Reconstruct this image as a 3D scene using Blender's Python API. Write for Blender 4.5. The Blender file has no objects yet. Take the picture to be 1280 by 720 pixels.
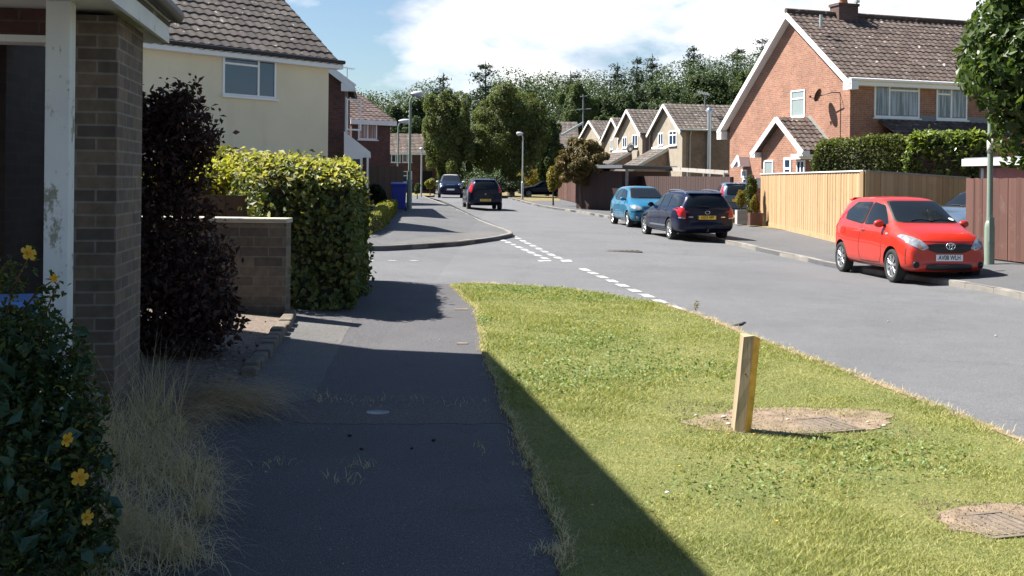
import bpy, bmesh, math, random
import numpy as np
from mathutils import Vector, Matrix
from mathutils.bvhtree import BVHTree
from mathutils.geometry import tessellate_polygon

random.seed(7)
RNG = np.random.default_rng(11)
sc = bpy.context.scene
COL = sc.collection
V = Vector
rad = math.radians

# ------------------------------------------------------------------ camera model
F_PX, H_CAM, ROLL, Y0 = 1400.0, 1.5, 0.0105, 226.0
def ray(px, py):
    dx = (px - 640) / F_PX; dy = (Y0 - py) / F_PX
    return V((dx - ROLL * dy, 1.0, dy + ROLL * dx))
def sc01(v, a, b):
    return min(max(v - a, 0.0), b - a)
def T(x, y):
    """height of the land (pavement level) at x, y"""
    return (-.03 * sc01(x, 0, 7) + .06 * sc01(x, 7.5, 10) + .006 * sc01(y, 25, 60) + .08 * sc01(-x, 1.2, 3.2))
def G(px, py, dz=0.0):
    """ground point seen at a measured spot of the photograph"""
    r = ray(px, py); d = 30.0
    for _ in range(60):
        z = T(r.x * d, d) + dz
        nd = (z - H_CAM) / min(r.z, -1e-4)
        d = .5 * d + .5 * min(max(nd, 2), 400)
    return V((r.x * d, d, T(r.x * d, d) + dz))
def P(px, py, d):
    r = ray(px, py); return V((r.x * d, d, H_CAM + r.z * d))
def onplane(px, py, p0, n):
    r = ray(px, py); c = V((0, 0, H_CAM))
    t = (p0 - c).dot(n) / r.dot(n)
    return c + r * t

# ------------------------------------------------------------------ objects
WL = {}
def tag(o, label=None, cat=None, group=None, kind=None):
    if label: o['label'] = label
    if cat: o['category'] = cat; o['kind'] = kind or 'thing'
    if group: o['group'] = group
    if kind: o['kind'] = kind
    return o
def thing(name, label, cat, loc=(0, 0, 0), rotz=0.0, group=None):
    o = bpy.data.objects.new(name, None); COL.objects.link(o)
    o.location = loc; o.rotation_euler = (0, 0, rotz); o.empty_display_size = .2
    WL[o] = V(loc)
    return tag(o, label, cat, group)
def link_mesh(name, me, parent=None):
    o = bpy.data.objects.new(name, me); COL.objects.link(o)
    if parent is not None: o.parent = parent
    WL[o] = WL.get(parent, V((0, 0, 0)))
    return o
def dup(root, loc, rotz=0.0, scale=1.0, label=None, group=None):
    r = root.copy(); COL.objects.link(r); r.location = loc; r.rotation_euler = (0, 0, rotz)
    r.scale = (scale,) * 3 if not hasattr(scale, '__len__') else scale
    if label: r['label'] = label
    if group: r['group'] = group
    for ch in list(root.children):
        c = ch.copy(); COL.objects.link(c); c.parent = r
        for g in ch.children:
            d = g.copy(); COL.objects.link(d); d.parent = c
    return r

class MB:
    """collects shapes into ONE mesh object"""
    def __init__(s): s.v = []; s.f = []; s.uv = {}; s.sm = []
    def add(s, vs, fs, smooth=False, uvs=None):
        b = len(s.v); s.v += [V(p) for p in vs]
        for f in fs:
            s.f.append([b + i for i in f]); s.sm.append(smooth)
        if uvs:
            for i, u in enumerate(uvs): s.uv[b + i] = u
        return s
    def obox(s, o, r, u, n, a, b, c):
        """box in frame o + r*a + u*b + n*c, each (lo, hi)"""
        vs = [o + r * x + u * y + n * z for z in c for y in b for x in a]
        return s.add(vs, [(0, 2, 3, 1), (4, 5, 7, 6), (0, 1, 5, 4), (2, 6, 7, 3), (0, 4, 6, 2), (1, 3, 7, 5)])
    def box(s, x, y, z):
        return s.obox(V((0, 0, 0)), V((1, 0, 0)), V((0, 1, 0)), V((0, 0, 1)), x, y, z)
    def prism(s, pts, dv):
        """polygon (3d points) pushed along dv"""
        n = len(pts); p = [V(q) for q in pts]; q = [a + V(dv) for a in p]
        fs = [list(range(n))[::-1], [n + i for i in range(n)]]
        fs += [(i, (i + 1) % n, n + (i + 1) % n, n + i) for i in range(n)]
        return s.add(p + q, fs)
    def tube(s, pts, rs, n=8, cap=True, smooth=True):
        pts = [V(p) for p in pts]
        if not hasattr(rs, '__len__'): rs = [rs] * len(pts)
        vs = []; fs = []
        for i, p in enumerate(pts):
            d = (pts[min(i + 1, len(pts) - 1)] - pts[max(i - 1, 0)]).normalized()
            a = d.orthogonal().normalized() if i == 0 else (a - d * a.dot(d)).normalized()
            b = d.cross(a)
            vs += [p + (a * math.cos(t) + b * math.sin(t)) * rs[i] for t in [2 * math.pi * k / n for k in range(n)]]
        for i in range(len(pts) - 1):
            for k in range(n):
                fs.append((i * n + k, i * n + (k + 1) % n, (i + 1) * n + (k + 1) % n, (i + 1) * n + k))
        s.add(vs, fs, smooth)
        if cap:
            s.add(vs[:n], [list(range(n))[::-1]]); s.add(vs[-n:], [list(range(n))])
        return s
    def lathe(s, c, axis, prof, n=24, smooth=True):
        """profile [(along axis, radius)] turned about axis through c"""
        axis = V(axis).normalized(); a = axis.orthogonal().normalized(); b = axis.cross(a); c = V(c)
        vs = []; fs = []
        for (h, r) in prof:
            vs += [c + axis * h + (a * math.cos(t) + b * math.sin(t)) * r for t in [2 * math.pi * k / n for k in range(n)]]
        for i in range(len(prof) - 1):
            for k in range(n):
                fs.append((i * n + k, i * n + (k + 1) % n, (i + 1) * n + (k + 1) % n, (i + 1) * n + k))
        return s.add(vs, fs, smooth)
    def ball(s, c, r, n=10, m=6):
        r = V((r, r, r)) if not hasattr(r, '__len__') else V(r); c = V(c)
        vs = [c + V((0, 0, r.z))]; fs = []
        for i in range(1, m):
            t = math.pi * i / m
            vs += [c + V((r.x * math.sin(t) * math.cos(p), r.y * math.sin(t) * math.sin(p), r.z * math.cos(t))) for p in [2 * math.pi * k / n for k in range(n)]]
        vs.append(c - V((0, 0, r.z))); L = len(vs) - 1
        for k in range(n): fs.append((0, 1 + k, 1 + (k + 1) % n)); fs.append((L, 1 + (m - 2) * n + (k + 1) % n, 1 + (m - 2) * n + k))
        for i in range(m - 2):
            for k in range(n):
                a = 1 + i * n + k; b = 1 + i * n + (k + 1) % n
                fs.append((a, a + n, b + n, b))
        return s.add(vs, fs, True)
    def build(s, name, mat, parent=None, bevel=0.0, local=False):
        me = bpy.data.meshes.new(name)
        off = V((0, 0, 0)) if (local or parent is None) else WL[parent]
        me.from_pydata([p - off for p in s.v], [], s.f)
        me.polygons.foreach_set('use_smooth', s.sm)
        me.materials.append(mat)
        metric_uv(me, s.v, s.uv)
        me.validate(); me.update()
        o = link_mesh(name, me, parent)
        if bevel:
            m = o.modifiers.new('Bevel', 'BEVEL'); m.width = bevel; m.segments = 2; m.limit_method = 'ANGLE'; m.angle_limit = rad(40)
        return o
def metric_uv(me, vs, given):
    ul = me.uv_layers.new(name='UVMap'); data = [0.0] * (2 * len(me.loops))
    for p in me.polygons:
        n = p.normal
        h = math.hypot(n.x, n.y)
        if h > .25: t = V((-n.y / h, n.x / h, 0)); b = V((0, 0, 1)) if h > .8 else n.cross(t)
        else: t = V((1, 0, 0)); b = V((0, 1, 0))
        for li in p.loop_indices:
            vi = me.loops[li].vertex_index
            if vi in given: u, w = given[vi]
            else: q = vs[vi]; u, w = q.dot(t), q.dot(b)
            data[2 * li] = u; data[2 * li + 1] = w
    ul.data.foreach_set('uv', data)

def np_mesh(name, verts, faces, mat, parent=None, smooth=False):
    """mesh from numpy arrays; faces all of one size"""
    me = bpy.data.meshes.new(name); k = faces.shape[1]; nf = len(faces)
    me.vertices.add(len(verts)); me.vertices.foreach_set('co', np.ascontiguousarray(verts, np.float32).ravel())
    me.loops.add(nf * k); me.loops.foreach_set('vertex_index', np.ascontiguousarray(faces, np.int32).ravel())
    me.polygons.add(nf); me.polygons.foreach_set('loop_start', np.arange(0, nf * k, k, dtype=np.int32))
    me.polygons.foreach_set('use_smooth', np.full(nf, smooth))
    me.materials.append(mat); me.update(calc_edges=True)
    return link_mesh(name, me, parent)

# ------------------------------------------------------------------ materials
def nt_new(name):
    m = bpy.data.materials.new(name); m.use_nodes = True
    t = m.node_tree; b = t.nodes['Principled BSDF']
    return m, t, b
def N(t, typ, **kw):
    n = t.nodes.new(typ)
    for k, v in kw.items():
        if k in n.inputs: n.inputs[k].default_value = v
        else: setattr(n, k, v)
    return n
def L(t, a, b): t.links.new(a, b)
def c4(c): return (c[0], c[1], c[2], 1)
def ramp(t, fac, stops):
    r = t.nodes.new('ShaderNodeValToRGB'); e = r.color_ramp.elements
    e[0].position, e[0].color = stops[0][0], c4(stops[0][1]); e[1].position, e[1].color = stops[-1][0], c4(stops[-1][1])
    for p, c in stops[1:-1]:
        x = e.new(p); x.color = c4(c)
    L(t, fac, r.inputs['Fac']); return r
def mixc(t, fac, a, b, mode='MIX'):
    m = t.nodes.new('ShaderNodeMix'); m.data_type = 'RGBA'; m.blend_type = mode
    for s, x in ((0, fac), (6, a), (7, b)):
        if hasattr(x, 'links'): L(t, x, m.inputs[s])
        elif s == 0: m.inputs[0].default_value = x
        else: m.inputs[s].default_value = c4(x)
    return m.outputs[2]
def mathn(t, op, a, b=None):
    m = t.nodes.new('ShaderNodeMath'); m.operation = op
    for i, x in enumerate((a, b)):
        if x is None: continue
        if hasattr(x, 'links'): L(t, x, m.inputs[i])
        else: m.inputs[i].default_value = x
    return m.outputs[0]
def noise(t, scale, detail=4, rough=.6, vec=None, dim='3D'):
    n = N(t, 'ShaderNodeTexNoise', Scale=scale, Detail=detail, Roughness=rough)
    if vec is not None: L(t, vec, n.inputs['Vector'])
    return n.outputs['Fac']
def pos(t): return t.nodes.new('ShaderNodeNewGeometry').outputs['Position']
def objc(t): return t.nodes.new('ShaderNodeTexCoord').outputs['Object']
def bump(t, b, h, strength=.3, dist=.02):
    n = N(t, 'ShaderNodeBump', Strength=strength, Distance=dist); L(t, h, n.inputs['Height']); L(t, n.outputs[0], b.inputs['Normal'])
def scaled(c, k): return tuple(min(1, x * k) for x in c)

def plain(name, col, rough=.7, var=.15, scale=4.0, metal=0.0, bmp=0.0, bscale=40.0, coat=0.0, world=True):
    m, t, b = nt_new(name); vec = pos(t) if world else objc(t)
    f = noise(t, scale, 5, .6, vec)
    r = ramp(t, f, [(.25, scaled(col, 1 - var)), (.75, scaled(col, 1 + var))])
    L(t, r.outputs[0], b.inputs['Base Color']); b.inputs['Roughness'].default_value = rough; b.inputs['Metallic'].default_value = metal
    if coat: b.inputs['Coat Weight'].default_value = coat; b.inputs['Coat Roughness'].default_value = .04
    if bmp: bump(t, b, noise(t, bscale, 4, .6, vec), bmp, .01)
    return m
def brickmat(name, c1, c2, mortar, bw=.225, bh=.075, var=.25, dirt=None):
    m, t, b = nt_new(name); uv = t.nodes.new('ShaderNodeTexCoord').outputs['UV']
    k = N(t, 'ShaderNodeTexBrick', Scale=1.0, Color1=c4(c1), Color2=c4(c2), Mortar=c4(mortar)); L(t, uv, k.inputs['Vector'])
    k.inputs['Mortar Size'].default_value = .007; k.inputs['Mortar Smooth'].default_value = .3; k.inputs['Bias'].default_value = 0
    k.inputs['Brick Width'].default_value = bw; k.inputs['Row Height'].default_value = bh
    f = noise(t, 1.3, 5, .65, pos(t)); f2 = noise(t, 14, 3, .6, pos(t))
    col = mixc(t, 1.0, k.outputs['Color'], ramp(t, f, [(.3, (1 - var,) * 3), (.7, (1 + var,) * 3)]).outputs[0], 'MULTIPLY')
    col = mixc(t, 1.0, col, ramp(t, f2, [(.3, (.8,) * 3), (.7, (1.18,) * 3)]).outputs[0], 'MULTIPLY')
    if dirt:
        g = noise(t, .5, 6, .7, pos(t)); col = mixc(t, ramp(t, g, [(.52, (0,) * 3), (.7, (.6,) * 3)]).outputs[0], col, dirt)
    L(t, col, b.inputs['Base Color']); b.inputs['Roughness'].default_value = .9
    bump(t, b, mixc(t, .25, k.outputs['Fac'], f2), -.5, .008)
    return m
def tilemat(name, c1, c2, c3, lichen=.04, lcol=(.45, .42, .36)):
    """roof tiles: one colour per tile by its cell, lichen spots"""
    m, t, b = nt_new(name); uv = t.nodes.new('ShaderNodeTexCoord').outputs['UV']
    fl = N(t, 'ShaderNodeVectorMath', operation='FLOOR'); L(t, uv, fl.inputs[0])
    wn = N(t, 'ShaderNodeTexWhiteNoise', noise_dimensions='2D'); L(t, fl.outputs[0], wn.inputs['Vector'])
    r = ramp(t, wn.outputs['Value'], [(0, c1), (.5, c2), (1, c3)])
    g = noise(t, 1.1, 6, .7, pos(t)); col = mixc(t, 1.0, r.outputs[0], ramp(t, g, [(.3, (.7,) * 3), (.7, (1.25,) * 3)]).outputs[0], 'MULTIPLY')
    s = noise(t, 5.5, 3, .6, pos(t))
    col = mixc(t, ramp(t, s, [(.66 - lichen, (0,) * 3), (.72, (.75,) * 3)]).outputs[0], col, lcol)
    L(t, col, b.inputs['Base Color']); b.inputs['Roughness'].default_value = .85
    bump(t, b, noise(t, 40, 4, .6, pos(t)), .3, .01)
    return m
def leafmat(name, ca, cb, cc=None, trans=.25, scale=1.2, rough=.55):
    m, t, b = nt_new(name)
    isl = t.nodes.new('ShaderNodeNewGeometry').outputs['Random Per Island']
    st = [(0, ca), (1, cb)] if cc is None else [(0, ca), (.62, cb), (1, cc)]
    f = mathn(t, 'ADD', mathn(t, 'MULTIPLY', isl, .6), mathn(t, 'MULTIPLY', noise(t, scale, 3, .6, pos(t)), .55))
    r = ramp(t, mathn(t, 'SUBTRACT', f, .1), st)
    L(t, r.outputs[0], b.inputs['Base Color']); b.inputs['Roughness'].default_value = rough
    b.inputs['Specular IOR Level'].default_value = .35
    if trans:
        tr = N(t, 'ShaderNodeBsdfTranslucent'); L(t, mixc(t, 1.0, r.outputs[0], (1.25, 1.35, .6), 'MULTIPLY'), tr.inputs['Color'])
        mx = N(t, 'ShaderNodeMixShader', Fac=trans); L(t, b.outputs[0], mx.inputs[1]); L(t, tr.outputs[0], mx.inputs[2])
        L(t, mx.outputs[0], t.nodes['Material Output'].inputs['Surface'])
    return m
def woodmat(name, ca, cb, board=.12, rough=.8, along='z', stain=None):
    """upright boards: a tone per board plus grain along the height"""
    m, t, b = nt_new(name); uv = t.nodes.new('ShaderNodeTexCoord').outputs['UV']
    mp = N(t, 'ShaderNodeMapping'); L(t, uv, mp.inputs['Vector'])
    mp.inputs['Scale'].default_value = (1 / board, .02, 1) if along == 'z' else (.02, 1 / board, 1)
    fl = N(t, 'ShaderNodeVectorMath', operation='FLOOR'); L(t, mp.outputs[0], fl.inputs[0])
    wn = N(t, 'ShaderNodeTexWhiteNoise', noise_dimensions='2D'); L(t, fl.outputs[0], wn.inputs['Vector'])
    mg = N(t, 'ShaderNodeMapping'); L(t, uv, mg.inputs['Vector']); mg.inputs['Scale'].default_value = (60, 2.5, 1) if along == 'z' else (2.5, 60, 1)
    g = noise(t, 1.0, 5, .6, mg.outputs[0]); big = noise(t, .9, 4, .6, pos(t))
    f = mathn(t, 'ADD', mathn(t, 'MULTIPLY', wn.outputs['Value'], .55), mathn(t, 'ADD', mathn(t, 'MULTIPLY', g, .35), mathn(t, 'MULTIPLY', big, .3)))
    col = ramp(t, f, [(.15, ca), (.9, cb)]).outputs[0]
    if stain:
        s = noise(t, 2.2, 5, .7, pos(t)); col = mixc(t, ramp(t, s, [(.55, (0,) * 3), (.75, (.7,) * 3)]).outputs[0], col, stain)
    L(t, col, b.inputs['Base Color']); b.inputs['Roughness'].default_value = rough
    bump(t, b, g, .3, .004)
    return m
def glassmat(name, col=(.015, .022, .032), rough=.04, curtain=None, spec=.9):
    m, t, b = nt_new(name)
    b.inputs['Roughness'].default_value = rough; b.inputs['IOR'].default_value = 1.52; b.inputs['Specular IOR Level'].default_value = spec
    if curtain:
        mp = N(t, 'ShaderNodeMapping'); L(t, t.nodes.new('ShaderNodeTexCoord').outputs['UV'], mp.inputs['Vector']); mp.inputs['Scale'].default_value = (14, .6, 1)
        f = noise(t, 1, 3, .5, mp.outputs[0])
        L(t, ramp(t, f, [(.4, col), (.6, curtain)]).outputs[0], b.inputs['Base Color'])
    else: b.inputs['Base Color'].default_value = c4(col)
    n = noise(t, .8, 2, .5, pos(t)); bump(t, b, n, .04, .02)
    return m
def asphalt(name, col, patch=.12, speck=.6, crack=True):
    m, t, b = nt_new(name); p = pos(t)
    big = noise(t, .35, 5, .6, p); mid = noise(t, 1.7, 6, .7, p); fine = noise(t, 150, 2, .75, p); fine2 = noise(t, 42, 3, .75, p)
    c = ramp(t, big, [(.3, scaled(col, 1 - patch)), (.7, scaled(col, 1 + patch))]).outputs[0]
    c = mixc(t, 1.0, c, ramp(t, mid, [(.3, (.90,) * 3), (.7, (1.09,) * 3)]).outputs[0], 'MULTIPLY')
    c = mixc(t, speck, c, ramp(t, fine, [(.36, (.25,) * 3), (.5, (1,) * 3), (.66, (2.6,) * 3)]).outputs[0], 'MULTIPLY')
    c = mixc(t, speck, c, ramp(t, fine2, [(.3, (.7,) * 3), (.72, (1.35,) * 3)]).outputs[0], 'MULTIPLY')
    if crack:
        wob = N(t, 'ShaderNodeVectorMath', operation='ADD'); L(t, p, wob.inputs[0])
        nn = N(t, 'ShaderNodeTexNoise', Scale=1.5, Detail=5); L(t, p, nn.inputs['Vector']); L(t, nn.outputs['Color'], wob.inputs[1])
        vo = N(t, 'ShaderNodeTexVoronoi', Scale=.32, feature='DISTANCE_TO_EDGE'); L(t, wob.outputs[0], vo.inputs['Vector'])
        c = mixc(t, ramp(t, vo.outputs['Distance'], [(.001, (.28,) * 3), (.005, (0,) * 3)]).outputs[0], c, scaled(col, .35))
    L(t, c, b.inputs['Base Color']); b.inputs['Roughness'].default_value = .88
    bump(t, b, mixc(t, .5, fine2, fine), .9, .012)
    return m

SUN_STR, SKY_STR, EXPO, SKY_SEED = 5.0, .046, 1.5, 3.7
# ------------------------------------------------------------------ palette
def render_wall(name, col):
    m, t, b = nt_new(name); p = pos(t)
    mp = N(t, 'ShaderNodeMapping'); L(t, p, mp.inputs['Vector']); mp.inputs['Scale'].default_value = (2.2, 2.2, .16)
    st = noise(t, 1.0, 6, .7, mp.outputs[0]); f = noise(t, .6, 5, .6, p)
    c = ramp(t, f, [(.3, scaled(col, .93)), (.7, scaled(col, 1.05))]).outputs[0]
    c = mixc(t, ramp(t, st, [(.52, (0,) * 3), (.75, (.35,) * 3)]).outputs[0], c, scaled(col, .72))
    L(t, c, b.inputs['Base Color']); b.inputs['Roughness'].default_value = .92; bump(t, b, noise(t, 90, 4, .6, p), .35, .01); return m
M = dict(
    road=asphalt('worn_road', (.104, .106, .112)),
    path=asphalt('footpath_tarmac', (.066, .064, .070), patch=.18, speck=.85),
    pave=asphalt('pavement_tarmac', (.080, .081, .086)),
    patchy=asphalt('patch_tarmac', (.095, .092, .09), crack=False),
    kerb=plain('kerb_concrete', (.2, .185, .165), .9, .3, 2.2, bmp=.5, bscale=60),
    white_line=None, 
    brick_red=brickmat('red_brick', (.315, .145, .092), (.245, .105, .068), (.33, .26, .20), var=.18),
    brick_buff=brickmat('buff_brick', (.165, .12, .085), (.085, .066, .056), (.19, .165, .14), var=.2),
    brick_brown=brickmat('brown_brick', (.11, .048, .038), (.075, .033, .03), (.10, .07, .06)),
    brick_grey=brickmat('grey_brown_brick', (.23, .165, .125), (.18, .13, .10), (.21, .17, .14)),
    brick_wall=brickmat('garden_wall_brick', (.18, .145, .105), (.085, .07, .06), (.17, .155, .13), var=.22, bw=.3, bh=.1),
    cream=render_wall('cream_render', (.74, .66, .47)),
    pebble=plain('pebbledash', (.30, .255, .20), .95, .16, 2.0, bmp=.8, bscale=70),
    upvc=plain('white_plastic', (.78, .78, .77), .35, .04, 2),
    white_paint=plain('white_paint', (.72, .72, .70), .55, .08, 1.5),
    glass=glassmat('window_glass', (.018, .042, .085)), glass_net=glassmat('window_glass_net', curtain=(.28, .30, .36)),  # blue base tint stands in for reflected sky
    glass_pale=glassmat('frosted_glass', col=(.25, .30, .30), rough=.25),
    car_glass=glassmat('car_glass', col=(.010, .013, .017), rough=.04, spec=.25),
    tile_dark=tilemat('dark_roof_tiles', (.045, .038, .036), (.07, .056, .05), (.095, .078, .07)),
    tile_brown=tilemat('brown_roof_tiles', (.064, .044, .037), (.086, .060, .050), (.11, .082, .070), lichen=.05, lcol=(.5, .46, .42)),
    tile_red=tilemat('red_brown_tiles', (.052, .032, .028), (.068, .042, .037), (.09, .058, .051), lichen=.0),
    tile_grey=tilemat('grey_brown_tiles', (.070, .056, .048), (.095, .076, .066), (.125, .103, .09), lichen=.05),
    fence_new=woodmat('new_fence_boards', (.31, .185, .085), (.44, .30, .165), stain=(.25, .165, .095)),
    fence_red=woodmat('red_brown_fence_boards', (.060, .026, .020), (.115, .052, .040), stain=(.17, .115, .09)),
    fence_dark=woodmat('dark_brown_fence_boards', (.032, .017, .015), (.055, .028, .024)),
    fence_old=woodmat('old_fence_boards', (.06, .04, .03), (.10, .065, .045)),
    timber=woodmat('dark_timber', (.05, .033, .026), (.09, .06, .045), along='x'),
    grey_timber=woodmat('weathered_timber', (.3, .27, .24), (.42, .39, .36), along='x'),
    galv=plain('galvanised_steel', (.42, .45, .44), .45, .12, 3, metal=.55),
    lamp_green=plain('lamp_post_paint', (.20, .26, .21), .5, .12, 3),
    lamp_head=plain('lamp_glass', (.5, .52, .55), .2, .1, 3),
    steel=plain('stainless_flue', (.62, .63, .65), .28, .05, 2, metal=.9),
    black=plain('black_plastic', (.012, .012, .013), .5, .2, 4),
    dark=plain('dark_void', (.01, .009, .009), .9, .2, 4),
    rubber=plain('tyre_rubber', (.018, .018, .019), .85, .2, 8, world=False),
    alloy=plain('alloy_wheel', (.55, .56, .58), .28, .05, 4, metal=.8, world=False),
    chrome=plain('chrome', (.75, .75, .77), .12, .02, 4, metal=1.0, world=False),
    blue_bin=plain('blue_bin_plastic', (.018, .035, .30), .45, .12, 3),
    soil=plain('dry_soil', (.20, .148, .10), .95, .5, 9, bmp=1.0, bscale=45),
    gravel=plain('gravel', (.145, .112, .09), .95, .55, 26, bmp=1.0, bscale=45),
    stone=plain('edging_stone', (.13, .108, .085), .9, .35, 5, bmp=.7, bscale=30),
    coping=plain('coping_stone', (.42, .385, .32), .9, .2, 5, bmp=.5, bscale=40),
    iron=plain('rusty_iron', (.085, .07, .06), .7, .35, 20, metal=.3, bmp=.5, bscale=60),
    lead=plain('lead_flashing', (.17, .18, .20), .5, .12, 4),
    terracotta=plain('terracotta', (.35, .15, .08), .85, .15, 6),
    grate=plain('soil_clogged_grating', (.15, .12, .095), .9, .4, 20, bmp=.6, bscale=60),
    trunk=plain('bark', (.10, .075, .055), .95, .35, 6, bmp=.8, bscale=25),
    twig=plain('dark_twigs', (.045, .03, .028), .9, .3, 8),
    ply_yellow=plain('number_plate_yellow', (.78, .52, .06), .4, .05, 5),
    ply_white=plain('number_plate_white', (.80, .80, .79), .4, .04, 5),
    ink=plain('plate_lettering', (.012, .012, .013), .5, .1, 5),
    red_lamp=plain('red_lamp_lens', (.42, .015, .02), .15, .15, 12, world=False),
    clear_lamp=plain('clear_lamp_lens', (.40, .42, .44), .10, .55, 11, metal=.5, world=False),
    paint_red=None,
)
def paint(name, col, flake=.0, rough=.32, coat=.85):
    m, t, b = nt_new(name); b.inputs['Base Color'].default_value = c4(col); b.inputs['Roughness'].default_value = rough
    b.inputs['Coat Weight'].default_value = coat; b.inputs['Specular IOR Level'].default_value = .4 * coat; b.inputs['Coat Roughness'].default_value = .03; b.inputs['Metallic'].default_value = flake
    f = noise(t, 2.5, 4, .6, objc(t)); L(t, ramp(t, f, [(.3, scaled(col, .93)), (.7, scaled(col, 1.05))]).outputs[0], b.inputs['Base Color'])
    d = noise(t, 6, 5, .7, objc(t)); L(t, ramp(t, d, [(.4, (rough * .9,) * 3), (.75, (rough * 1.35,) * 3)]).outputs[0], b.inputs['Roughness'])
    return m
M['paint_red'] = paint('red_car_paint', (.44, .020, .008), 0, .4)
M['paint_navy'] = paint('navy_car_paint', (.003, .006, .026), .0, .3, .35)
M['paint_blue'] = paint('bright_blue_car_paint', (.016, .145, .26), .2)
M['paint_dark'] = paint('dark_blue_car_paint', (.003, .006, .022), .0, .3, .35)
M['paint_white'] = paint('white_car_roof_paint', (.72, .72, .72), 0)
M['paint_grey'] = paint('grey_blue_car_paint', (.10, .14, .20), .3)

def worn_line():
    m, t, b = nt_new('worn_road_paint'); p = pos(t)
    f = noise(t, 5, 6, .75, p); f2 = noise(t, 45, 3, .7, p)
    g = mathn(t, 'ADD', mathn(t, 'MULTIPLY', f, .6), mathn(t, 'MULTIPLY', f2, .4))
    L(t, ramp(t, g, [(.44, (.15,) * 3), (.52, (.46,) * 3), (.7, (.62,) * 3)]).outputs[0], b.inputs['Base Color']); b.inputs['Roughness'].default_value = .8
    return m
M['white_line'] = worn_line()

def grassground(name, stops, scale=1.4):
    m, t, b = nt_new(name); p = pos(t)
    f = noise(t, scale, 5, .65, p); f2 = noise(t, 26, 4, .7, p)
    g = mathn(t, 'ADD', mathn(t, 'MULTIPLY', f, .65), mathn(t, 'MULTIPLY', f2, .35))
    L(t, ramp(t, g, stops).outputs[0], b.inputs['Base Color']); b.inputs['Roughness'].default_value = .95
    bump(t, b, f2, .8, .03); return m
M['lawn'] = grassground('lawn_soil', [(.3, (.075, .092, .022)), (.5, (.13, .14, .035)), (.68, (.21, .185, .065))])
M['drylawn'] = grassground('dry_lawn', [(.3, (.10, .10, .035)), (.5, (.17, .14, .06)), (.7, (.23, .18, .10))])
M['land'] = grassground('open_land', [(.3, (.05, .055, .02)), (.5, (.09, .085, .035)), (.7, (.13, .11, .06))], .4)

# ------------------------------------------------------------------ ground sheets
def sheet(name, poly, dz, mat, skirt=0.0, kind='structure', step=1.5):
    """a polygon of land (plan points) laid on the terrain, skirt = depth of its edge"""
    bm = bmesh.new()
    vs = [bm.verts.new((p[0], p[1], 0)) for p in poly]
    f = bm.faces.new(vs)
    if f.normal.z < 0: f.normal_flip()
    bmesh.ops.triangulate(bm, faces=[f], ngon_method='EAR_CLIP')
    xs = [p[0] for p in poly]; ys = [p[1] for p in poly]
    cuts = [((x, 0, 0), (1, 0, 0)) for x in (-3.2, -2.2, -1.2, 0, 3.5, 7, 7.5, 8.3, 9.1, 10)]
    cuts += [((0, y, 0), (0, 1, 0)) for y in [25, 32, 40, 50, 60]]
    for co, no in cuts:
        bmesh.ops.bisect_plane(bm, geom=bm.verts[:] + bm.edges[:] + bm.faces[:], plane_co=co, plane_no=no, dist=1e-5)
    border = [e for e in bm.edges if len(e.link_faces) == 1]
    for v in bm.verts: v.co.z = T(v.co.x, v.co.y) + dz
    if skirt:
        r = bmesh.ops.extrude_edge_only(bm, edges=border)
        for v in [g for g in r['geom'] if isinstance(g, bmesh.types.BMVert)]: v.co.z -= skirt
    bmesh.ops.recalc_face_normals(bm, faces=bm.faces)
    me = bpy.data.meshes.new(name); bm.to_mesh(me); bm.free(); me.materials.append(mat)
    ul = me.uv_layers.new(name='UVMap')
    for p in me.polygons:
        for li in p.loop_indices:
            c = me.vertices[me.loops[li].vertex_index].co; ul.data[li].uv = (c.x, c.y)
    me.update(); o = link_mesh(name, me); o['kind'] = kind
    if sum(p.normal.z * p.area for p in me.polygons) < 0: me.flip_normals()
    return o
def smooth_line(pts, n=4):
    """Catmull-Rom through plan points"""
    out = []
    p = [V((q[0], q[1])) for q in pts]
    for i in range(len(p) - 1):
        a, b, c, d = p[max(i - 1, 0)], p[i], p[i + 1], p[min(i + 2, len(p) - 1)]
        for k in range(n):
            t = k / n
            out.append(.5 * ((2 * b) + (c - a) * t + (2 * a - 5 * b + 4 * c - d) * t * t + (3 * b - a - 3 * c + d) * t ** 3))
    out.append(p[-1]); return out
def kerbline(name, line, width=.13, h=.10, mat=None, side=1, top=.006, low=.14):
    """row of kerb stones along a plan line, side = which side of the line the stone lies"""
    mb = MB(); L_ = [V((q[0], q[1])) for q in line]
    # resample to 0.91 m stones
    acc = [L_[0]]; rest = .915
    cur = L_[0]; i = 1
    while i < len(L_):
        d = (L_[i] - cur).length
        if d >= rest: cur = cur + (L_[i] - cur) * (rest / d); acc.append(cur); rest = .915
        else: rest -= d; cur = L_[i]; i += 1
    acc.append(L_[-1])
    for a, b in zip(acc[:-1], acc[1:]):
        d = (b - a)
        if d.length < .05: continue
        u = d.normalized(); n = V((-u.y, u.x)) * side; g = .008
        a2, b2 = a + u * g, b - u * g
        j = random.uniform(-.004, .004)
        pts = []
        for q in (a2, b2):
            z = T(q.x, q.y)
            pts.append([V((q.x, q.y, z - low)), V((q.x, q.y, z + top - .02 + j)), V((q.x + n.x * .02, q.y + n.y * .02, z + top + j)),
                        V((q.x + n.x * width, q.y + n.y * width, z + top + j)), V((q.x + n.x * width, q.y + n.y * width, z - low))])
        vs = pts[0] + pts[1]
        mb.add(vs, [(0, 1, 2, 3, 4), (9, 8, 7, 6, 5)] + [(k, k + 5, k + 6, k + 1) for k in range(4)])
    o = mb.build(name, mat or M['kerb']); o['kind'] = 'structure'; return o
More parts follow.
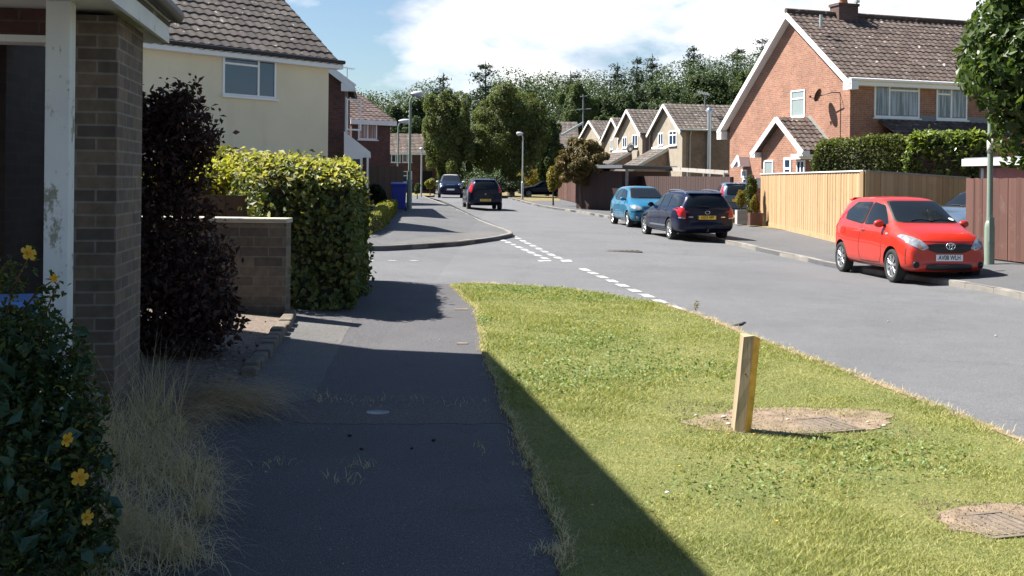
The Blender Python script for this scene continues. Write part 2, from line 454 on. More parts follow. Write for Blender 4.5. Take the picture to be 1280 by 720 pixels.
def ribbon(mb, line, w, dz):
    L_ = [V((q[0], q[1])) for q in line]
    for a, b in zip(L_[:-1], L_[1:]):
        u = (b - a).normalized(); n = V((-u.y, u.x)) * w / 2
        q = [a - n, b - n, b + n, a + n]
        mb.add([V((p.x, p.y, T(p.x, p.y) + dz)) for p in q], [(0, 1, 2, 3)])

big = sheet('ground', [(-900, -60), (900, -60), (900, 1500), (-900, 1500)], -.16, M['land'])
sheet('road', [(-70, -25), (60, -25), (60, 135), (-70, 135)], -.10, M['road'])

Gp = lambda x, y, dz=0: G(x, y, dz).xy
# near side: pavement, verge and garden of the house beside the camera
near_edge = [Gp(455, 350), Gp(520, 352.5), Gp(563, 355), Gp(600, 355.5), Gp(700, 362), Gp(800, 377), Gp(870, 394), Gp(950, 426), Gp(1100, 482), Gp(1280, 554)]
near_edge = [near_edge[0] + V((-40, 3.0))] + smooth_line(near_edge, 4)
d_ = (near_edge[-1] - near_edge[-6]).normalized()
near_edge += [near_edge[-1] + d_ * 4, near_edge[-1] + d_ * 30]
near_land = near_edge + [V((3, -24)), V((-60, -24))]
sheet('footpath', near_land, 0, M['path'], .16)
# grass verge on it
pr = [Gp(563, 358), Gp(577, 370), Gp(594, 388), Gp(596, 410), Gp(602, 436), Gp(618, 478), Gp(638, 530), Gp(662, 590), Gp(688, 655), Gp(705, 720)]
pe = smooth_line(pr, 3)
jit = [p + V((random.uniform(-.025, .025), random.uniform(-.05, .05))) for p in pe]
verge_poly = [p for p in near_edge[9:]]                            # from (563,355) along the road
verge_poly = [q + V((0, -.06)) for q in near_edge[12:-1]]
back = jit[::-1]
VERGE = [jit[0]] + verge_poly + [V((2.9, -6)), V((1.6, -6))] + back[:-1]
sheet('grass_verge', VERGE, .022, M['lawn'], .03)

# far left land beyond the side road
fl = [Gp(300, 308.5), Gp(455, 307.5), Gp(528, 304.5), Gp(580, 301), Gp(615, 297), Gp(636, 293), Gp(641, 290.5), Gp(632, 286), Gp(620, 282), Gp(599, 274), Gp(579, 264.5), Gp(551, 253), Gp(530, 245)]
fls = smooth_line(fl, 5)
end = fls[-1]
fls += [end + V((-3, 14)), end + V((-9, 40)), end + V((-16, 60))]
left_land = fls + [V((-60, 133)), V((-60, fls[0].y))]
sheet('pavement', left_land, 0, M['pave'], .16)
kerbline('kerb', fls, side=1)
# right land
rl = [Gp(1420, 410, -.05), Gp(1280, 371, -.05), Gp(1212, 354), Gp(1120, 341), Gp(1040, 329), Gp(1000, 320), Gp(955, 311), Gp(930, 305), Gp(885, 296), Gp(840, 287), Gp(757, 269.5), Gp(720, 263), Gp(690, 259), Gp(662, 253.5), Gp(640, 247.5), Gp(612, 241.5), Gp(590, 238)]
rls = [rl[0] + (rl[0] - rl[1]) * 3] + smooth_line(rl, 4)
back_y = rls[-1].y
right_land = rls + [V((-14, back_y + 6)), V((-40, back_y + 14)), V((-40, 133)), V((59, 133)), V((59, rls[0].y))]
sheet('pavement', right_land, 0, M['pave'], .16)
kerbline('kerb', rls, side=-1)

# yards and grass on the land
sheet('grass', [Gp(640, 246.5) + V((.3, .3)), Gp(662, 251.5), Gp(700, 251), Gp(700, 243), Gp(640, 240), Gp(600, 239)], .006, M['drylawn'])
sheet('grass', [V((-60, 80)), V((-5.6, 80)), V((-6.4, 92)), V((-12, 105)), V((-60, 105))], .006, M['drylawn'])
sheet('yard', [V((11.0, 20)), V((58, 20)), V((58, 132)), V((8, 110)), V((9, 70)), V((9.6, 45)), V((8.6, 41)), V((10.6, 27))], .005, M['drylawn'])
# gravel bed beside the path
gb = [Gp(356, 398), Gp(297, 472), Gp(262, 530), Gp(150, 640), V((-4.5, 4)), V((-5.5, 11.3)), Gp(300, 394)]
sheet('gravel', gb, .02, M['gravel'], .03, kind='stuff')
sheet('yard', [V((-40, 11.3)), V((-3.0, 11.4)), V((-2.9, 17)), V((-40, 20))], .008, M['soil'])
# repairs in the tarmac
def quad(*p):
    c = [Gp(*q) for q in p]; out = []
    for a, b in zip(c, c[1:] + c[:1]):
        k = max(1, int((b - a).length / .07)); out += [a.lerp(b, i / k) + V((random.uniform(-.006, .006), random.uniform(-.018, .018))) for i in range(k)]
    return out
sheet('tarmac_patch', quad((335, 440), (364, 399), (441, 401), (390, 500), (300, 512)), .002, M['patchy'], .003)
sheet('tarmac_patch', quad((372, 503), (610, 505), (635, 530), (365, 528)), .002, asphalt('older_tarmac', (.078, .068, .066), crack=False, speck=.85), .003)
sheet('tarmac_patch', quad((463, 306.5), (560, 301.5), (640, 291.5), (600, 288), (520, 298)), .002, M['patchy'], .003)

# road markings
mk = MB()
def dashes(p0, p1, n, w, fill=.6, dz=-.094, skew=None):
    a, b = Gp(*p0, -.1), Gp(*p1, -.1); d = b - a
    for i in range(n):
        s = a + d * (i / n); e = a + d * ((i + fill) / n)
        u = d.normalized(); nn = V((-u.y, u.x)) * w / 2
        q = [s - nn, e - nn, e + nn, s + nn]
        mk.add([V((p.x, p.y, T(p.x, p.y) + dz)) for p in q], [(0, 1, 2, 3)])
dashes((641, 295), (704, 325.5), 9, .15, .60)
dashes((627, 300), (688, 326), 8, .15, .60)
mk.add([V((p.x, p.y, T(p.x, p.y) - .094)) for p in [Gp(672, 325.6, -.1), Gp(688, 325.6, -.1), Gp(690, 327, -.1), Gp(674, 327, -.1)]], [(3, 2, 1, 0)])
mk.add([V((p.x, p.y, T(p.x, p.y) - .094)) for p in [Gp(700, 325, -.1), Gp(713, 325, -.1), Gp(716, 327.5, -.1), Gp(703, 327.5, -.1)]], [(3, 2, 1, 0)])
dashes((728, 336), (858, 391), 9, .16, .62)
dashes((456, 326), (540, 326), 3, .10, .35)
o = mk.build('road_marking', M['white_line']); o['kind'] = 'structure'

# dry worn strip along the edges of the verge
eg = MB()
def worn(line, w):
    L_ = [V((q[0], q[1])) for q in line]; prev = None
    for i in range(len(L_)):
        a, b = L_[max(i - 1, 0)], L_[min(i + 1, len(L_) - 1)]; u = (b - a).normalized(); n = V((-u.y, u.x)); k = w * random.uniform(.4, 1.2)
        cur = (L_[i] - n * k, L_[i] + n * k * .7)
        if prev: q = [prev[0], cur[0], cur[1], prev[1]]; eg.add([V((p.x, p.y, T(p.x, p.y) + .0275)) for p in q], [(0, 1, 2, 3)])
        prev = cur
def fine_line(line, step=.12):
    out = []
    for a, b in zip(line[:-1], line[1:]):
        a, b = V((a[0], a[1])), V((b[0], b[1])); k = max(1, int((b - a).length / step)); out += [a.lerp(b, i / k) for i in range(k)]
    return out
EDGE1 = fine_line([q + V((-.01, -.09)) for q in near_edge[13:-1]], .25); EDGE2 = fine_line(jit, .12)
worn(EDGE1, .055)
o = eg.build('worn_soil', M['soil']); o['kind'] = 'structure'
# iron covers
def cover(name, label, px, py, dz, w, h, mat, ang=0.0, bars=6, cat='cover', group=None):
    p = G(px, py, dz); t = thing(name, label, cat, p, ang, group)
    if bars < 0:
        mb = MB(); mb.lathe(V((0, 0, 0)), UP, [(-.02, w), (.010, w), (.012, w * .9), (.009, w * .86), (.009, 0)], 24); mb.build('lid', mat, t, local=True); return t
    mb = MB()
    for (x0, x1, y0, y1) in ((-w, w, -h, -h * .86), (-w, w, h * .86, h), (-w, -w * .9, -h * .86, h * .86), (w * .9, w, -h * .86, h * .86)):
        mb.box((x0, x1), (y0, y1), (-.05, .012))
    mb.build('frame', mat, t, local=True)
    mb = MB(); mb.box((-w * .9, w * .9), (-h * .86, h * .86), (-.05, .001 if bars else .010))
    for i in range(bars):
        x = -w * .84 + 1.68 * w * (i + .5) / bars
        mb.box((x - .5 * w / bars, x + .5 * w / bars), (-h * .8, h * .8), (0, .012))
    mb.build('lid', mat, t, local=True); return t
cover('manhole_cover', 'round dark iron cover set in the road beyond the dashed line', 778, 314, -.1, .45, .3, M['iron'])
# ------------------------------------------------------------------ buildings
UP = V((0, 0, 1))
def roof_slab(name, parent, mat, p0, u, v, ul, vl, tw=.30, th=.32, amp=.036, step=.022, thick=.07, nu=5):
    """tiled slope: p0 lower corner, u along the eave, v up the slope"""
    n = u.cross(v).normalized()
    if n.z < 0: n = -n
    mb = MB(); nt = max(1, round(ul / tw)); tw = ul / nt; nr = max(1, round(vl / th)); th = vl / nr
    us = [(i / nu) * tw for i in range(nt * nu + 1)]; vsr = []
    for j in range(nr): vsr += [(j * th, step, j + .02), ((j + 1) * th, 0, j + .98)]
    vs = []; uvs = []
    for (y, h, tv) in vsr:
        for i, x in enumerate(us):
            ph = (i % nu) / nu; a = amp * (.5 - .5 * math.cos(2 * math.pi * ph)) if amp else 0
            jit = .004 * math.sin(i // nu * 12.9898 + int(tv) * 78.233)
            vs.append(p0 + u * x + v * y + n * (a + h + jit)); uvs.append((x / tw + .001, tv))
    w = len(us); fs = []
    flip = u.cross(v).z < 0
    for j in range(len(vsr) - 1):
        for i in range(w - 1):
            q = (j * w + i, j * w + i + 1, (j + 1) * w + i + 1, (j + 1) * w + i)
            fs.append(q[::-1] if flip else q)
    mb.add(vs, fs, False, uvs)
    a, b = p0 - n * thick, p0 + n * .002
    mb.obox(p0, u, v, n, (0, ul), (0, vl), (-thick, 0))
    return mb.build(name, mat, parent)
def bar(mb, a, b, w, h, up=UP):
    d = (b - a); l = d.length; d.normalize(); s = d.cross(up).normalized(); n = s.cross(d)
    mb.obox(a, d, s, n, (0, l), (-w / 2, w / 2), (-h / 2, h / 2))
def window(parent, o, r, w, h, mull=(), trans=(), glass=None, frame=None, fw=.06, sill=True, name='window', proud=.03, label=None):
    """o = lower left corner on the wall seen from outside, r = to the right; mull: fractions; trans: (x0, x1, y)"""
    n = r.cross(UP).normalized()   # points outwards for r seen left-to-right
    frame = frame or M['upvc']; mb = MB()
    mb.obox(o, r, UP, n, (0, w), (0, fw), (-.02, proud)); mb.obox(o, r, UP, n, (0, w), (h - fw, h), (-.02, proud))
    mb.obox(o, r, UP, n, (0, fw), (fw, h - fw), (-.02, proud)); mb.obox(o, r, UP, n, (w - fw, w), (fw, h - fw), (-.02, proud))
    for m_ in mull: mb.obox(o, r, UP, n, (m_ * w - fw / 2, m_ * w + fw / 2), (fw, h - fw), (-.02, proud - .002))
    for (x0, x1, y) in trans: mb.obox(o, r, UP, n, (x0 * w + fw * .5, x1 * w - fw * .5), (y * h - fw * .45, y * h + fw * .45), (-.02, proud - .004))
    f = mb.build(name, frame, parent)
    if label: f['label'] = label
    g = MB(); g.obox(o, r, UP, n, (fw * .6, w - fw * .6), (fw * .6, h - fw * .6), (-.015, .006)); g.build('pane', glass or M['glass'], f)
    if sill:
        s = MB(); s.obox(o, r, UP, n, (-.05, w + .05), (-.05, -.002), (-.02, .10)); s.build('sill', frame, f)
    return f
def window_px(parent, p0, r, px0, py0, px1, py1, **k):
    """window on the wall through p0 with direction r, measured in the photograph"""
    n = r.cross(UP).normalized(); ym, xm = (py0 + py1) / 2, (px0 + px1) / 2
    a, b = onplane(px0, ym, p0, n), onplane(px1, ym, p0, n); t, l = onplane(xm, py0, p0, n), onplane(xm, py1, p0, n)
    return window(parent, V((a.x, a.y, l.z)), r, (b - a).length, t.z - l.z, **k)
def wall_poly(mb, pts, thick, n):
    mb.prism(pts, -n * thick)

# ---- cream house -------------------------------------------------
def cream_house():
    d2 = 32.0; A = P(411, 78, d2); zE = A.z                          # right end of the eave
    r = V((.64, .768, 0)).normalized(); n = r.cross(UP).normalized()
    zg = T(A.x, A.y)
    t = thing('cream_house', 'cream rendered house with dark tiled roof and white windows behind the rounded hedge', 'house', (A.x, A.y, zg))
    B = A - r * 10.5; bk = -n
    lo = V((0, 0, zg - .3 - zE))
    mb = MB(); q = [B + lo, A + lo, A, B]; mb.prism(q, bk * 7.0)
    pk = [A, A + bk * 7.0, A + bk * 3.5 + UP * 2.7]; mb.prism(pk, -r * 10.5)
    mb.build('wall', M['cream'], t)
    p = .80; ov = .28; v = (bk + UP * p).normalized()
    e0 = B - r * .0 - bk * ov - UP * (ov * p) + UP * .12
    e0 = e0 - r * .2
    roof_slab('roof', t, M['tile_dark'], e0, r, v, 10.5 + .5, 3.85 * math.hypot(1, p), tw=.3, th=.30)
    v2 = (-bk + UP * p).normalized(); e1 = A + bk * (7.0 + ov) - UP * (ov * p) + UP * .12 + r * .3
    roof_slab('roof', t, M['tile_dark'], e1, -r, v2, 11.0, 3.7 * math.hypot(1, p), nu=2)
    f = MB(); f.obox(B - r * .2, r, UP, n, (0, 11.0), (-.19, .03), (ov - .03, ov)); f.obox(B - r * .2, r, UP, n, (0, 11.0), (-.19, -.17), (.0, ov - .03)); f.build('fascia', M['upvc'], t)
    gt = MB(); gt.tube([B - r * .2 + n * (ov + .05) - UP * .0, A + r * .3 + n * (ov + .05)], .055, 8); gt.build('gutter', M['black'], t)
    window_px(t, A, r, 278, 68.5, 344.5, 121.5, mull=(.66,), trans=((0, .66, .75),))
    window_px(t, A, r, 286, 190, 338, 232, mull=(.5,), trans=((0, 1, .75),))
    # small pale vent on the wall end
    return t
cream_house()

# ---- brown house behind the cream one -----------------------------
def brown_gable_house():
    d = 40.0; A = P(431, 101, d); zE = A.z; zg = T(A.x, A.y)
    e = V((-.12, .99, 0)).normalized()           # front wall runs away along the street
    g = V((-.99, -.12, 0)).normalized()          # gable runs to the left
    t = thing('brown_house', 'dark brick house with a white gable verge and open window beside the cream house', 'house', (A.x, A.y, zg))
    lo = UP * (zg - .3 - zE)
    mb = MB(); mb.prism([A + lo, A + g * 7 + lo, A + g * 7, A + g * 3.5 + UP * 2.55, A], e * 8); mb.build('wall', M['brick_brown'], t)
    p = .73; v = (g + UP * p).normalized(); ov = .3
    e0 = A - g * ov - UP * ov * p + UP * .1 - e * .25
    roof_slab('roof', t, M['tile_dark'], e0, e, v, 8.5, 3.85 * math.hypot(1, p), nu=3)
    v2 = (-g + UP * p).normalized(); e1 = A + g * (7 + ov) - UP * ov * p + UP * .1 - e * .25
    roof_slab('roof', t, M['tile_dark'], e1, e, v2, 8.5, 3.7 * math.hypot(1, p), nu=3)
    b = MB(); a0 = A - g * (ov + .05) - e * .28 - UP * (ov * p + .04); bar(b, a0, a0 + (g + UP * p) * 3.9, .04, .24)
    b.obox(A - e * .28, g, UP, e, (-ov - .06, .12), (-.38, -.1), (0, .3)); b.build('bargeboard', M['upvc'], t)
    n = g * -1
    r = e   # seen from the road side the wall runs right-to-left away
    w0 = A + e * .9
    window(t, V((w0.x, w0.y, zE - 1.75)), e, 1.5, 1.25, mull=(.5,), trans=((0, 1, .7),), label='white window with its casement standing open')
    c = MB(); c.obox(V((w0.x, w0.y, zE - 1.72)) + e * 0.1 + n * .05, (n * .85 + e * .5).normalized(), UP, e, (0, .62), (0, .06), (-.02, .02))
    for (a0_, a1_, b0, b1) in ((0, .62, 1.1, 1.16), (0, .06, .06, 1.1), (.56, .62, .06, 1.1)): c.obox(V((w0.x, w0.y, zE - 1.72)) + e * 0.1 + n * .05, (n * .85 + e * .5).normalized(), UP, e, (a0_, a1_), (b0, b1), (-.02, .02))
    c.build('casement', M['upvc'], t)
    # white clad lean-to porch on the front
    q0 = P(430, 197, 39.6)
    pr_ = MB(); tri = [P(430, 164, 39.6), P(463, 190, 39.6), P(463, 197, 39.6), P(430, 197, 39.6)]
    pr_.prism(tri, e * 2.4); pr_.build('porch_gable', M['upvc'], t)
    pw = MB(); pw.prism([P(430.5, 197, 39.65), P(461, 197, 39.65), P(461, 262, 39.65), P(430.5, 262, 39.65)], e * 2.3); pw.build('porch_wall', M['brick_brown'], t)
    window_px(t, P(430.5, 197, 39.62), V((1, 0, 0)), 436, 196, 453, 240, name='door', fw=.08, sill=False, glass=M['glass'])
    dp = MB(); q = P(459.5, 195, 39.5); dp.tube([q, V((q.x, q.y, zg))], .035, 8); dp.build('downpipe', M['upvc'], t)
    al = MB(); a0 = P(434, 92, 42); al.tube([a0 - UP * 1, a0], .015, 6); al.tube([P(427, 83.5, 42), P(443, 86.5, 42)], .012, 6)
    for k in range(6): a_ = P(428 + 2.7 * k, 83.7 + .5 * k, 42); al.tube([a_ - V((.05, .2, .05)), a_ + V((.05, .2, .05))], .008, 5)
    al.tube([P(434, 85, 42), P(434, 92, 42)], .015, 6); al.build('aerial', M['galv'], t)
brown_gable_house()

def slope_front_house(name, label, pxl, pxr, y_eave, y_ridge, d, mats, depth=7.0, r=V((1, 0, 0)), d2=None, winds=(), tall=None, tw=.3):
    """house whose roof slopes towards the viewer"""
    A, B = P(pxl, y_eave, d), P(pxr, y_eave, d2 or d); zE = A.z; B.z = zE; r = (B - A).normalized(); n = r.cross(UP).normalized(); bk = -n
    zg = T(A.x, A.y); t = thing(name, label, 'house', (B.x, B.y, zg)); W = (B - A).length
    rise = P(pxl, y_ridge, d + depth / 2).z - zE; p = rise / (depth / 2); lo = UP * (zg - .3 - zE)
    mb = MB(); mb.prism([B + lo, B + lo + bk * depth, B + bk * depth, B + bk * depth / 2 + UP * rise * .97, B], -r * W); mb.build('wall', mats[0], t)
    ov = .25
    for s, o_ in ((1, A - r * .2), (-1, A - r * .2 + bk * depth)):
        dv = bk * s; v = (dv + UP * p).normalized(); e0 = o_ - dv * ov - UP * ov * p + UP * .1
        roof_slab('roof', t, mats[1], e0, r, v, W + .4, (depth / 2 + ov) * math.hypot(1, p), nu=3, tw=tw)
    f = MB(); f.obox(A - r * .2, r, UP, n, (0, W + .4), (-.2, .02), (ov - .02, ov + .02)); f.build('fascia', M['upvc'], t)
    for w in winds: window_px(t, A, r, *w[:4], **w[4])
    return t, A, r, n, zg
t2, A2, r2, n2, zg2 = slope_front_house('brown_house', 'brown brick house with red tiled roof and a white two-light window above the porch', 440, 488, 150, 118, 52, (M['brick_brown'], M['tile_red']), d2=53.2,
    winds=((447.5, 151.5, 471, 174.5, dict(mull=(.5,), glass=M['glass_net'])),))
t3, A3, r3, n3, zg3 = slope_front_house('terrace_house', 'far brown brick terrace with tiled roof and two white upper windows behind the lamp posts', 470, 545, 190, 168, 96, (M['brick_brown'], M['tile_brown']), depth=7, tw=.6, d2=97,
    winds=((489, 193, 500.5, 203, dict(mull=(.5,))), (503, 192, 515, 203, dict(mull=(.5,))), (503, 214, 515, 228, dict(mull=(.5,), trans=((0, 1, .6),)))))
gd = MB(); a = onplane(526, 214, A3, n3); b = onplane(540, 238, A3, n3); gd.obox(V((a.x, a.y, b.z)), r3, UP, n3, (0, (V((b.x, b.y, 0)) - V((a.x, a.y, 0))).length), (0, a.z - b.z), (-.02, .03)); gd.build('garage_door', M['dark'], t3)

# ---- red brick house on the right ---------------------------------
def red_house():
    d = 40.0; A0 = G(1063, 300); A = P(1063, 98, d); e = V((.945, .326, 0)).normalized(); g = V((-.326, .945, 0)).normalized()
    zg = T(A.x, A.y) ; zE = A.z; ng = -e; nf = -g
    t = thing('brick_house', 'red brick house with a tall white-edged gable, brown tiled roof and gabled porch', 'house', (A.x, A.y, zg))
    apex = onplane(990, 13, A, ng); wa = (apex - A).dot(g); zR = apex.z - .22
    lo2 = onplane(907, 157, A, ng); wl = (lo2 - A).dot(g); zl = lo2.z - .18
    fw = onplane(912, 200, A, ng); wf = (fw - A).dot(g)
    kink = onplane(935, 150, A, ng); wk = (kink - A).dot(g)
    LEN = 15.0
    pz = lambda w: zE + (zR - zE) * (w / wa) if w < wa else zR + (zl - zR) * ((w - wa) / (wl - wa))
    lo = zg - .4
    at = lambda w, z: V((A.x, A.y, 0)) + g * w + UP * z
    mb = MB(); mb.prism([at(0, lo), at(wk, lo), at(wk, pz(wk)), at(wa, zR), at(0, zE)], e * LEN); mb.build('wall', M['brick_red'], t)
    # the rear part stands slightly proud of the gable
    mb = MB(); mb.prism([at(wk + .002, lo) , at(wf, lo), at(wf, pz(wf) - .02), at(wk + .002, pz(wk) - .02)], e * LEN); 
    w_ = mb.build('wall', M['brick_red'], t)
    # roof slopes
    sF = (zR - zE) / wa; v = (g + UP * sF).normalized(); ov = .32; side = .28
    e0 = at(-ov, zE - ov * sF + .12) - e * side
    roof_slab('roof', t, M['tile_brown'], e0, e, v, LEN + side, (wa + ov) * math.hypot(1, sF) + .05, tw=.28, th=.27)
    sB = (zR - zl) / (wl - wa); v = (-g + UP * sB).normalized()
    e0 = at(wl + .15, zl - .15 * sB + .12) - e * side
    roof_slab('roof', t, M['tile_brown'], e0, e, v, LEN + side, (wl + .15 - wa) * math.hypot(1, sB) + .05, nu=3)
    rd = MB(); rd.tube([at(wa, zR + .2) - e * side, at(wa, zR + .2) + e * LEN], .1, 8); rd.build('ridge_tiles', M['tile_brown'], t)
    # white barge boards and soffits
    b = MB(); k = side + .005
    bar(b, at(-ov - .05, zE - (ov + .05) * sF + .0) - e * k, at(wa, zR + .03) - e * k, .035, .20)
    bar(b, at(wl + .2, zl - .2 * sB + .01) - e * k, at(wa, zR + .03) - e * k, .035, .20)
    b.obox(at(-.02, zE) - e * k, g, UP, e, (-ov - .12, .05), (-.42, -.12), (0, .3)); b.obox(at(wl, zl) - e * k, g, UP, e, (-.12, .25), (-.42, -.08), (0, .3))
    b.build('bargeboard', M['upvc'], t)
    s = MB(); 
    for (w0, z0, w1, z1) in ((-ov, zE - ov * sF, wa, zR), (wl, zl, wa, zR)):
        bar(s, at(w0, z0 - .10) - e * (side / 2), at(w1, z1 - .10) - e * (side / 2), side, .02)
    s.build('soffit', M['white_paint'], t)
    f = MB(); f.obox(at(0, zE), e, UP, nf, (-side, LEN), (-.26, -.02), (ov - .03, ov)); f.obox(at(0, zE), e, UP, nf, (-side, LEN), (-.26, -.24), (0, ov - .03)); f.build('fascia', M['upvc'], t)
    gt = MB(); gt.tube([at(-ov - .06, zE - .06) - e * side, at(-ov - .06, zE - .06) + e * LEN], .06, 8); gt.build('gutter', M['upvc'], t)
    # windows on the shaded front
    P0 = at(0, zE)
    window_px(t, P0, e, 1092.5, 101.5, 1149, 147.5, mull=(.33,), trans=((.33, 1, .75),), glass=M['glass_net'], fw=.07)
    window_px(t, P0, e, 1170, 106, 1208.5, 150, mull=(.48,), trans=((0, .48, .72),), glass=M['glass_net'], fw=.07)
    # lean-to canopy roof under them
    c0 = onplane(1098, 150, P0, nf); c1 = c0 + e * 6
    vv = (nf * .9 - UP * .42).normalized()
    q = c0 + vv * 1.25
    roof_slab('canopy_roof', t, M['tile_brown'], q, e, -vv, 6, 1.25, nu=4)
    fl_ = MB(); fl_.obox(c0, e, UP, nf, (-.1, 6), (.0, .2), (-.01, .025)); fl_.build('flashing', M['lead'], t)
    # ground floor bay wall under the canopy
    bw_ = MB(); cc = c0 + nf * .001; bw_.obox(V((c0.x, c0.y, lo)), e, UP, nf, (.15, 5.8), (0, c0.z - lo - .5), (0, .95)); bw_.build('bay_wall', M['brick_red'], t)
    # gable window, small windows
    re_ = -g  # seen from outside the gable runs right = towards A
    window_px(t, A, re_, 989, 112.5, 1006.5, 146.5, trans=((0, 1, .68),), glass=M['glass_pale'], fw=.06)
    window_px(t, A, re_, 927, 212, 934, 222, fw=.07, sill=False); window_px(t, A, re_, 928.5, 223, 933.5, 236, fw=.06, sill=False)
    # tiny side canopy
    sc_ = MB(); a = onplane(928, 209, A, ng); b2 = onplane(936, 196, A, ng)
    bar(sc_, a - e * .5, b2 - e * .5, .05, .18); bar(sc_, b2 - e * .5, onplane(938, 208, A, ng) - e * .5, .05, .14); sc_.prism([a - e * .45, b2 - e * .45, onplane(938, 208, A, ng) - e * .45], e * .46); sc_.build('side_canopy', M['upvc'], t)
    # porch: gabled, ridge runs out from the gable wall
    rg = onplane(1012, 148, A, ng); wr = (rg - A).dot(g); zr = rg.z; hw = 1.62; drop = 1.22; out = 1.45
    at2 = lambda w, z, o_: at(w, z) - e * o_
    pm = MB(); pm.prism([at2(wr - hw + .2, lo, out - .25), at2(wr + hw - .2, lo, out - .25), at2(wr + hw - .2, zr - drop + .02, out - .25), at2(wr, zr - .12, out - .25), at2(wr - hw + .2, zr - drop + .02, out - .25)], e * (out - .26)); pm.build('porch_wall', M['brick_red'], t)
    sl = drop / hw
    for s_ in (-1, 1):
        vv = (g * -s_ + UP * sl).normalized(); e0 = at2(wr + s_ * (hw + .08), zr - drop - .08 * sl, out)
        roof_slab('porch_roof', t, M['tile_brown'], e0, e, vv, out - .02, (hw + .08) * math.hypot(1, sl), nu=5, tw=.26, th=.28)
    pb = MB()
    for s_ in (-1, 1): bar(pb, at2(wr + s_ * (hw + .14), zr - drop - .14 * sl - .06, out + .02), at2(wr, zr - .06, out + .02), .035, .2)
    for s_ in (-1, 1): pb.obox(at2(wr + s_ * (hw + .0), zr - drop - .04, out + .02), g, UP, e, (-.16, .16), (-.22, -.02), (0, .3))
    pb.build('porch_bargeboard', M['upvc'], t)
    ps = MB(); bar(ps, at2(wr - hw, zr - drop + .06, .03), at2(wr, zr + .08, .03), .05, .1); ps.build('flashing', M['galv'], t)
    pf = at2(wr, lo, out - .25)
    window_px(t, pf, re_, 955, 200, 967, 238, fw=.07, sill=False, name='door', glass=M['glass_pale'])
    window_px(t, pf, re_, 980, 197, 989.5, 218, fw=.09, trans=((0, 1, .35),), sill=False)
    cs = MB(); q = onplane(995, 193, pf, ng); q2 = onplane(1006, 199, pf, ng); cs.obox(V((q.x, q.y, q2.z)), re_, UP, ng, (0, .62), (0, q.z - q2.z), (-.5, .22)); cs.build('soffit', M['upvc'], t)
    window_px(t, pf - e * .01, re_, 996, 200, 1006, 232, fw=.07, sill=False, mull=(.5,))
    # satellite dish
    dc = onplane(1036, 120, A, ng) - e * .42; rt = onplane(1050, 116, A, ng)
    ds = MB(); ax = (-e * .5 + g * .8 + UP * .35).normalized()
    ds.lathe(dc, ax, [(.0, .0), (.004, .08), (.02, .17), (.05, .25), (.056, .255), (.03, .17), (.0, .0)], 18); ds.build('satellite_dish', M['black'], t)
    dm = MB(); dm.tube([rt, rt - e * .35 - g * .02, dc - ax * .03], .02, 6); dm.tube([dc - UP * .2, dc + ax * .36 - UP * .16], .012, 6); dm.ball(dc + ax * .37 - UP * .15, .045, 8, 5)
    cbl = [rt, onplane(1051, 135, A, ng) - e * .01, onplane(1050.5, 165, A, ng) - e * .01, onplane(1051, 180, A, ng) - e * .01]; dm.tube(cbl, .012, 5); dm.build('dish_bracket', M['black'], t)
    # chimney, vent, pole
    rp = at(wa, zR + .1); nrm = g
    cp = onplane(1043, 16, rp, nf); u0 = (cp - rp).dot(e); cp2 = onplane(1067, 16, rp, nf); u1 = (cp2 - rp).dot(e)
    zt = onplane(1055, 5.5, rp, nf).z
    ch = MB(); ch.obox(rp, e, UP, g, (u0, u1), (-.5, zt - rp.z - .1), (-.3, .3)); ch.obox(rp, e, UP, g, (u0 - .04, u1 + .04), (zt - rp.z - .1, zt - rp.z), (-.34, .34)); c_ = ch.build('chimney', brickmat('old_chimney_brick', (.10, .05, .045), (.07, .04, .035), (.12, .1, .09)), t)
    cpot = MB(); pc = rp + e * ((u0 + u1) / 2 - .03); cpot.lathe(V((pc.x, pc.y, zt)), UP, [(0, .17), (.03, .18), (.16, .15), (.18, .17), (.2, .17), (.2, .0)], 14); cpot.build('chimney_pot', M['terracotta'], c_)
    vp = MB(); a = P(1026, 29, 42.4); vp.tube([a - UP * .15, a + UP * .32], .06, 10); vp.build('vent_pipe', M['galv'], t)
    pl = MB(); a = rp + e * (u1 + .15); pl.tube([a - UP * .2, a + UP * (zt - rp.z + .15)], .03, 6); pl.obox(a + UP * (zt - rp.z + .1), e, UP, g, (-.08, .08), (0, .1), (-.08, .08)); pl.build('aerial', M['galv'], t)
    lt = MB(); q = onplane(950, 218, A, ng); 
    return t, A, e, g
RH = red_house()

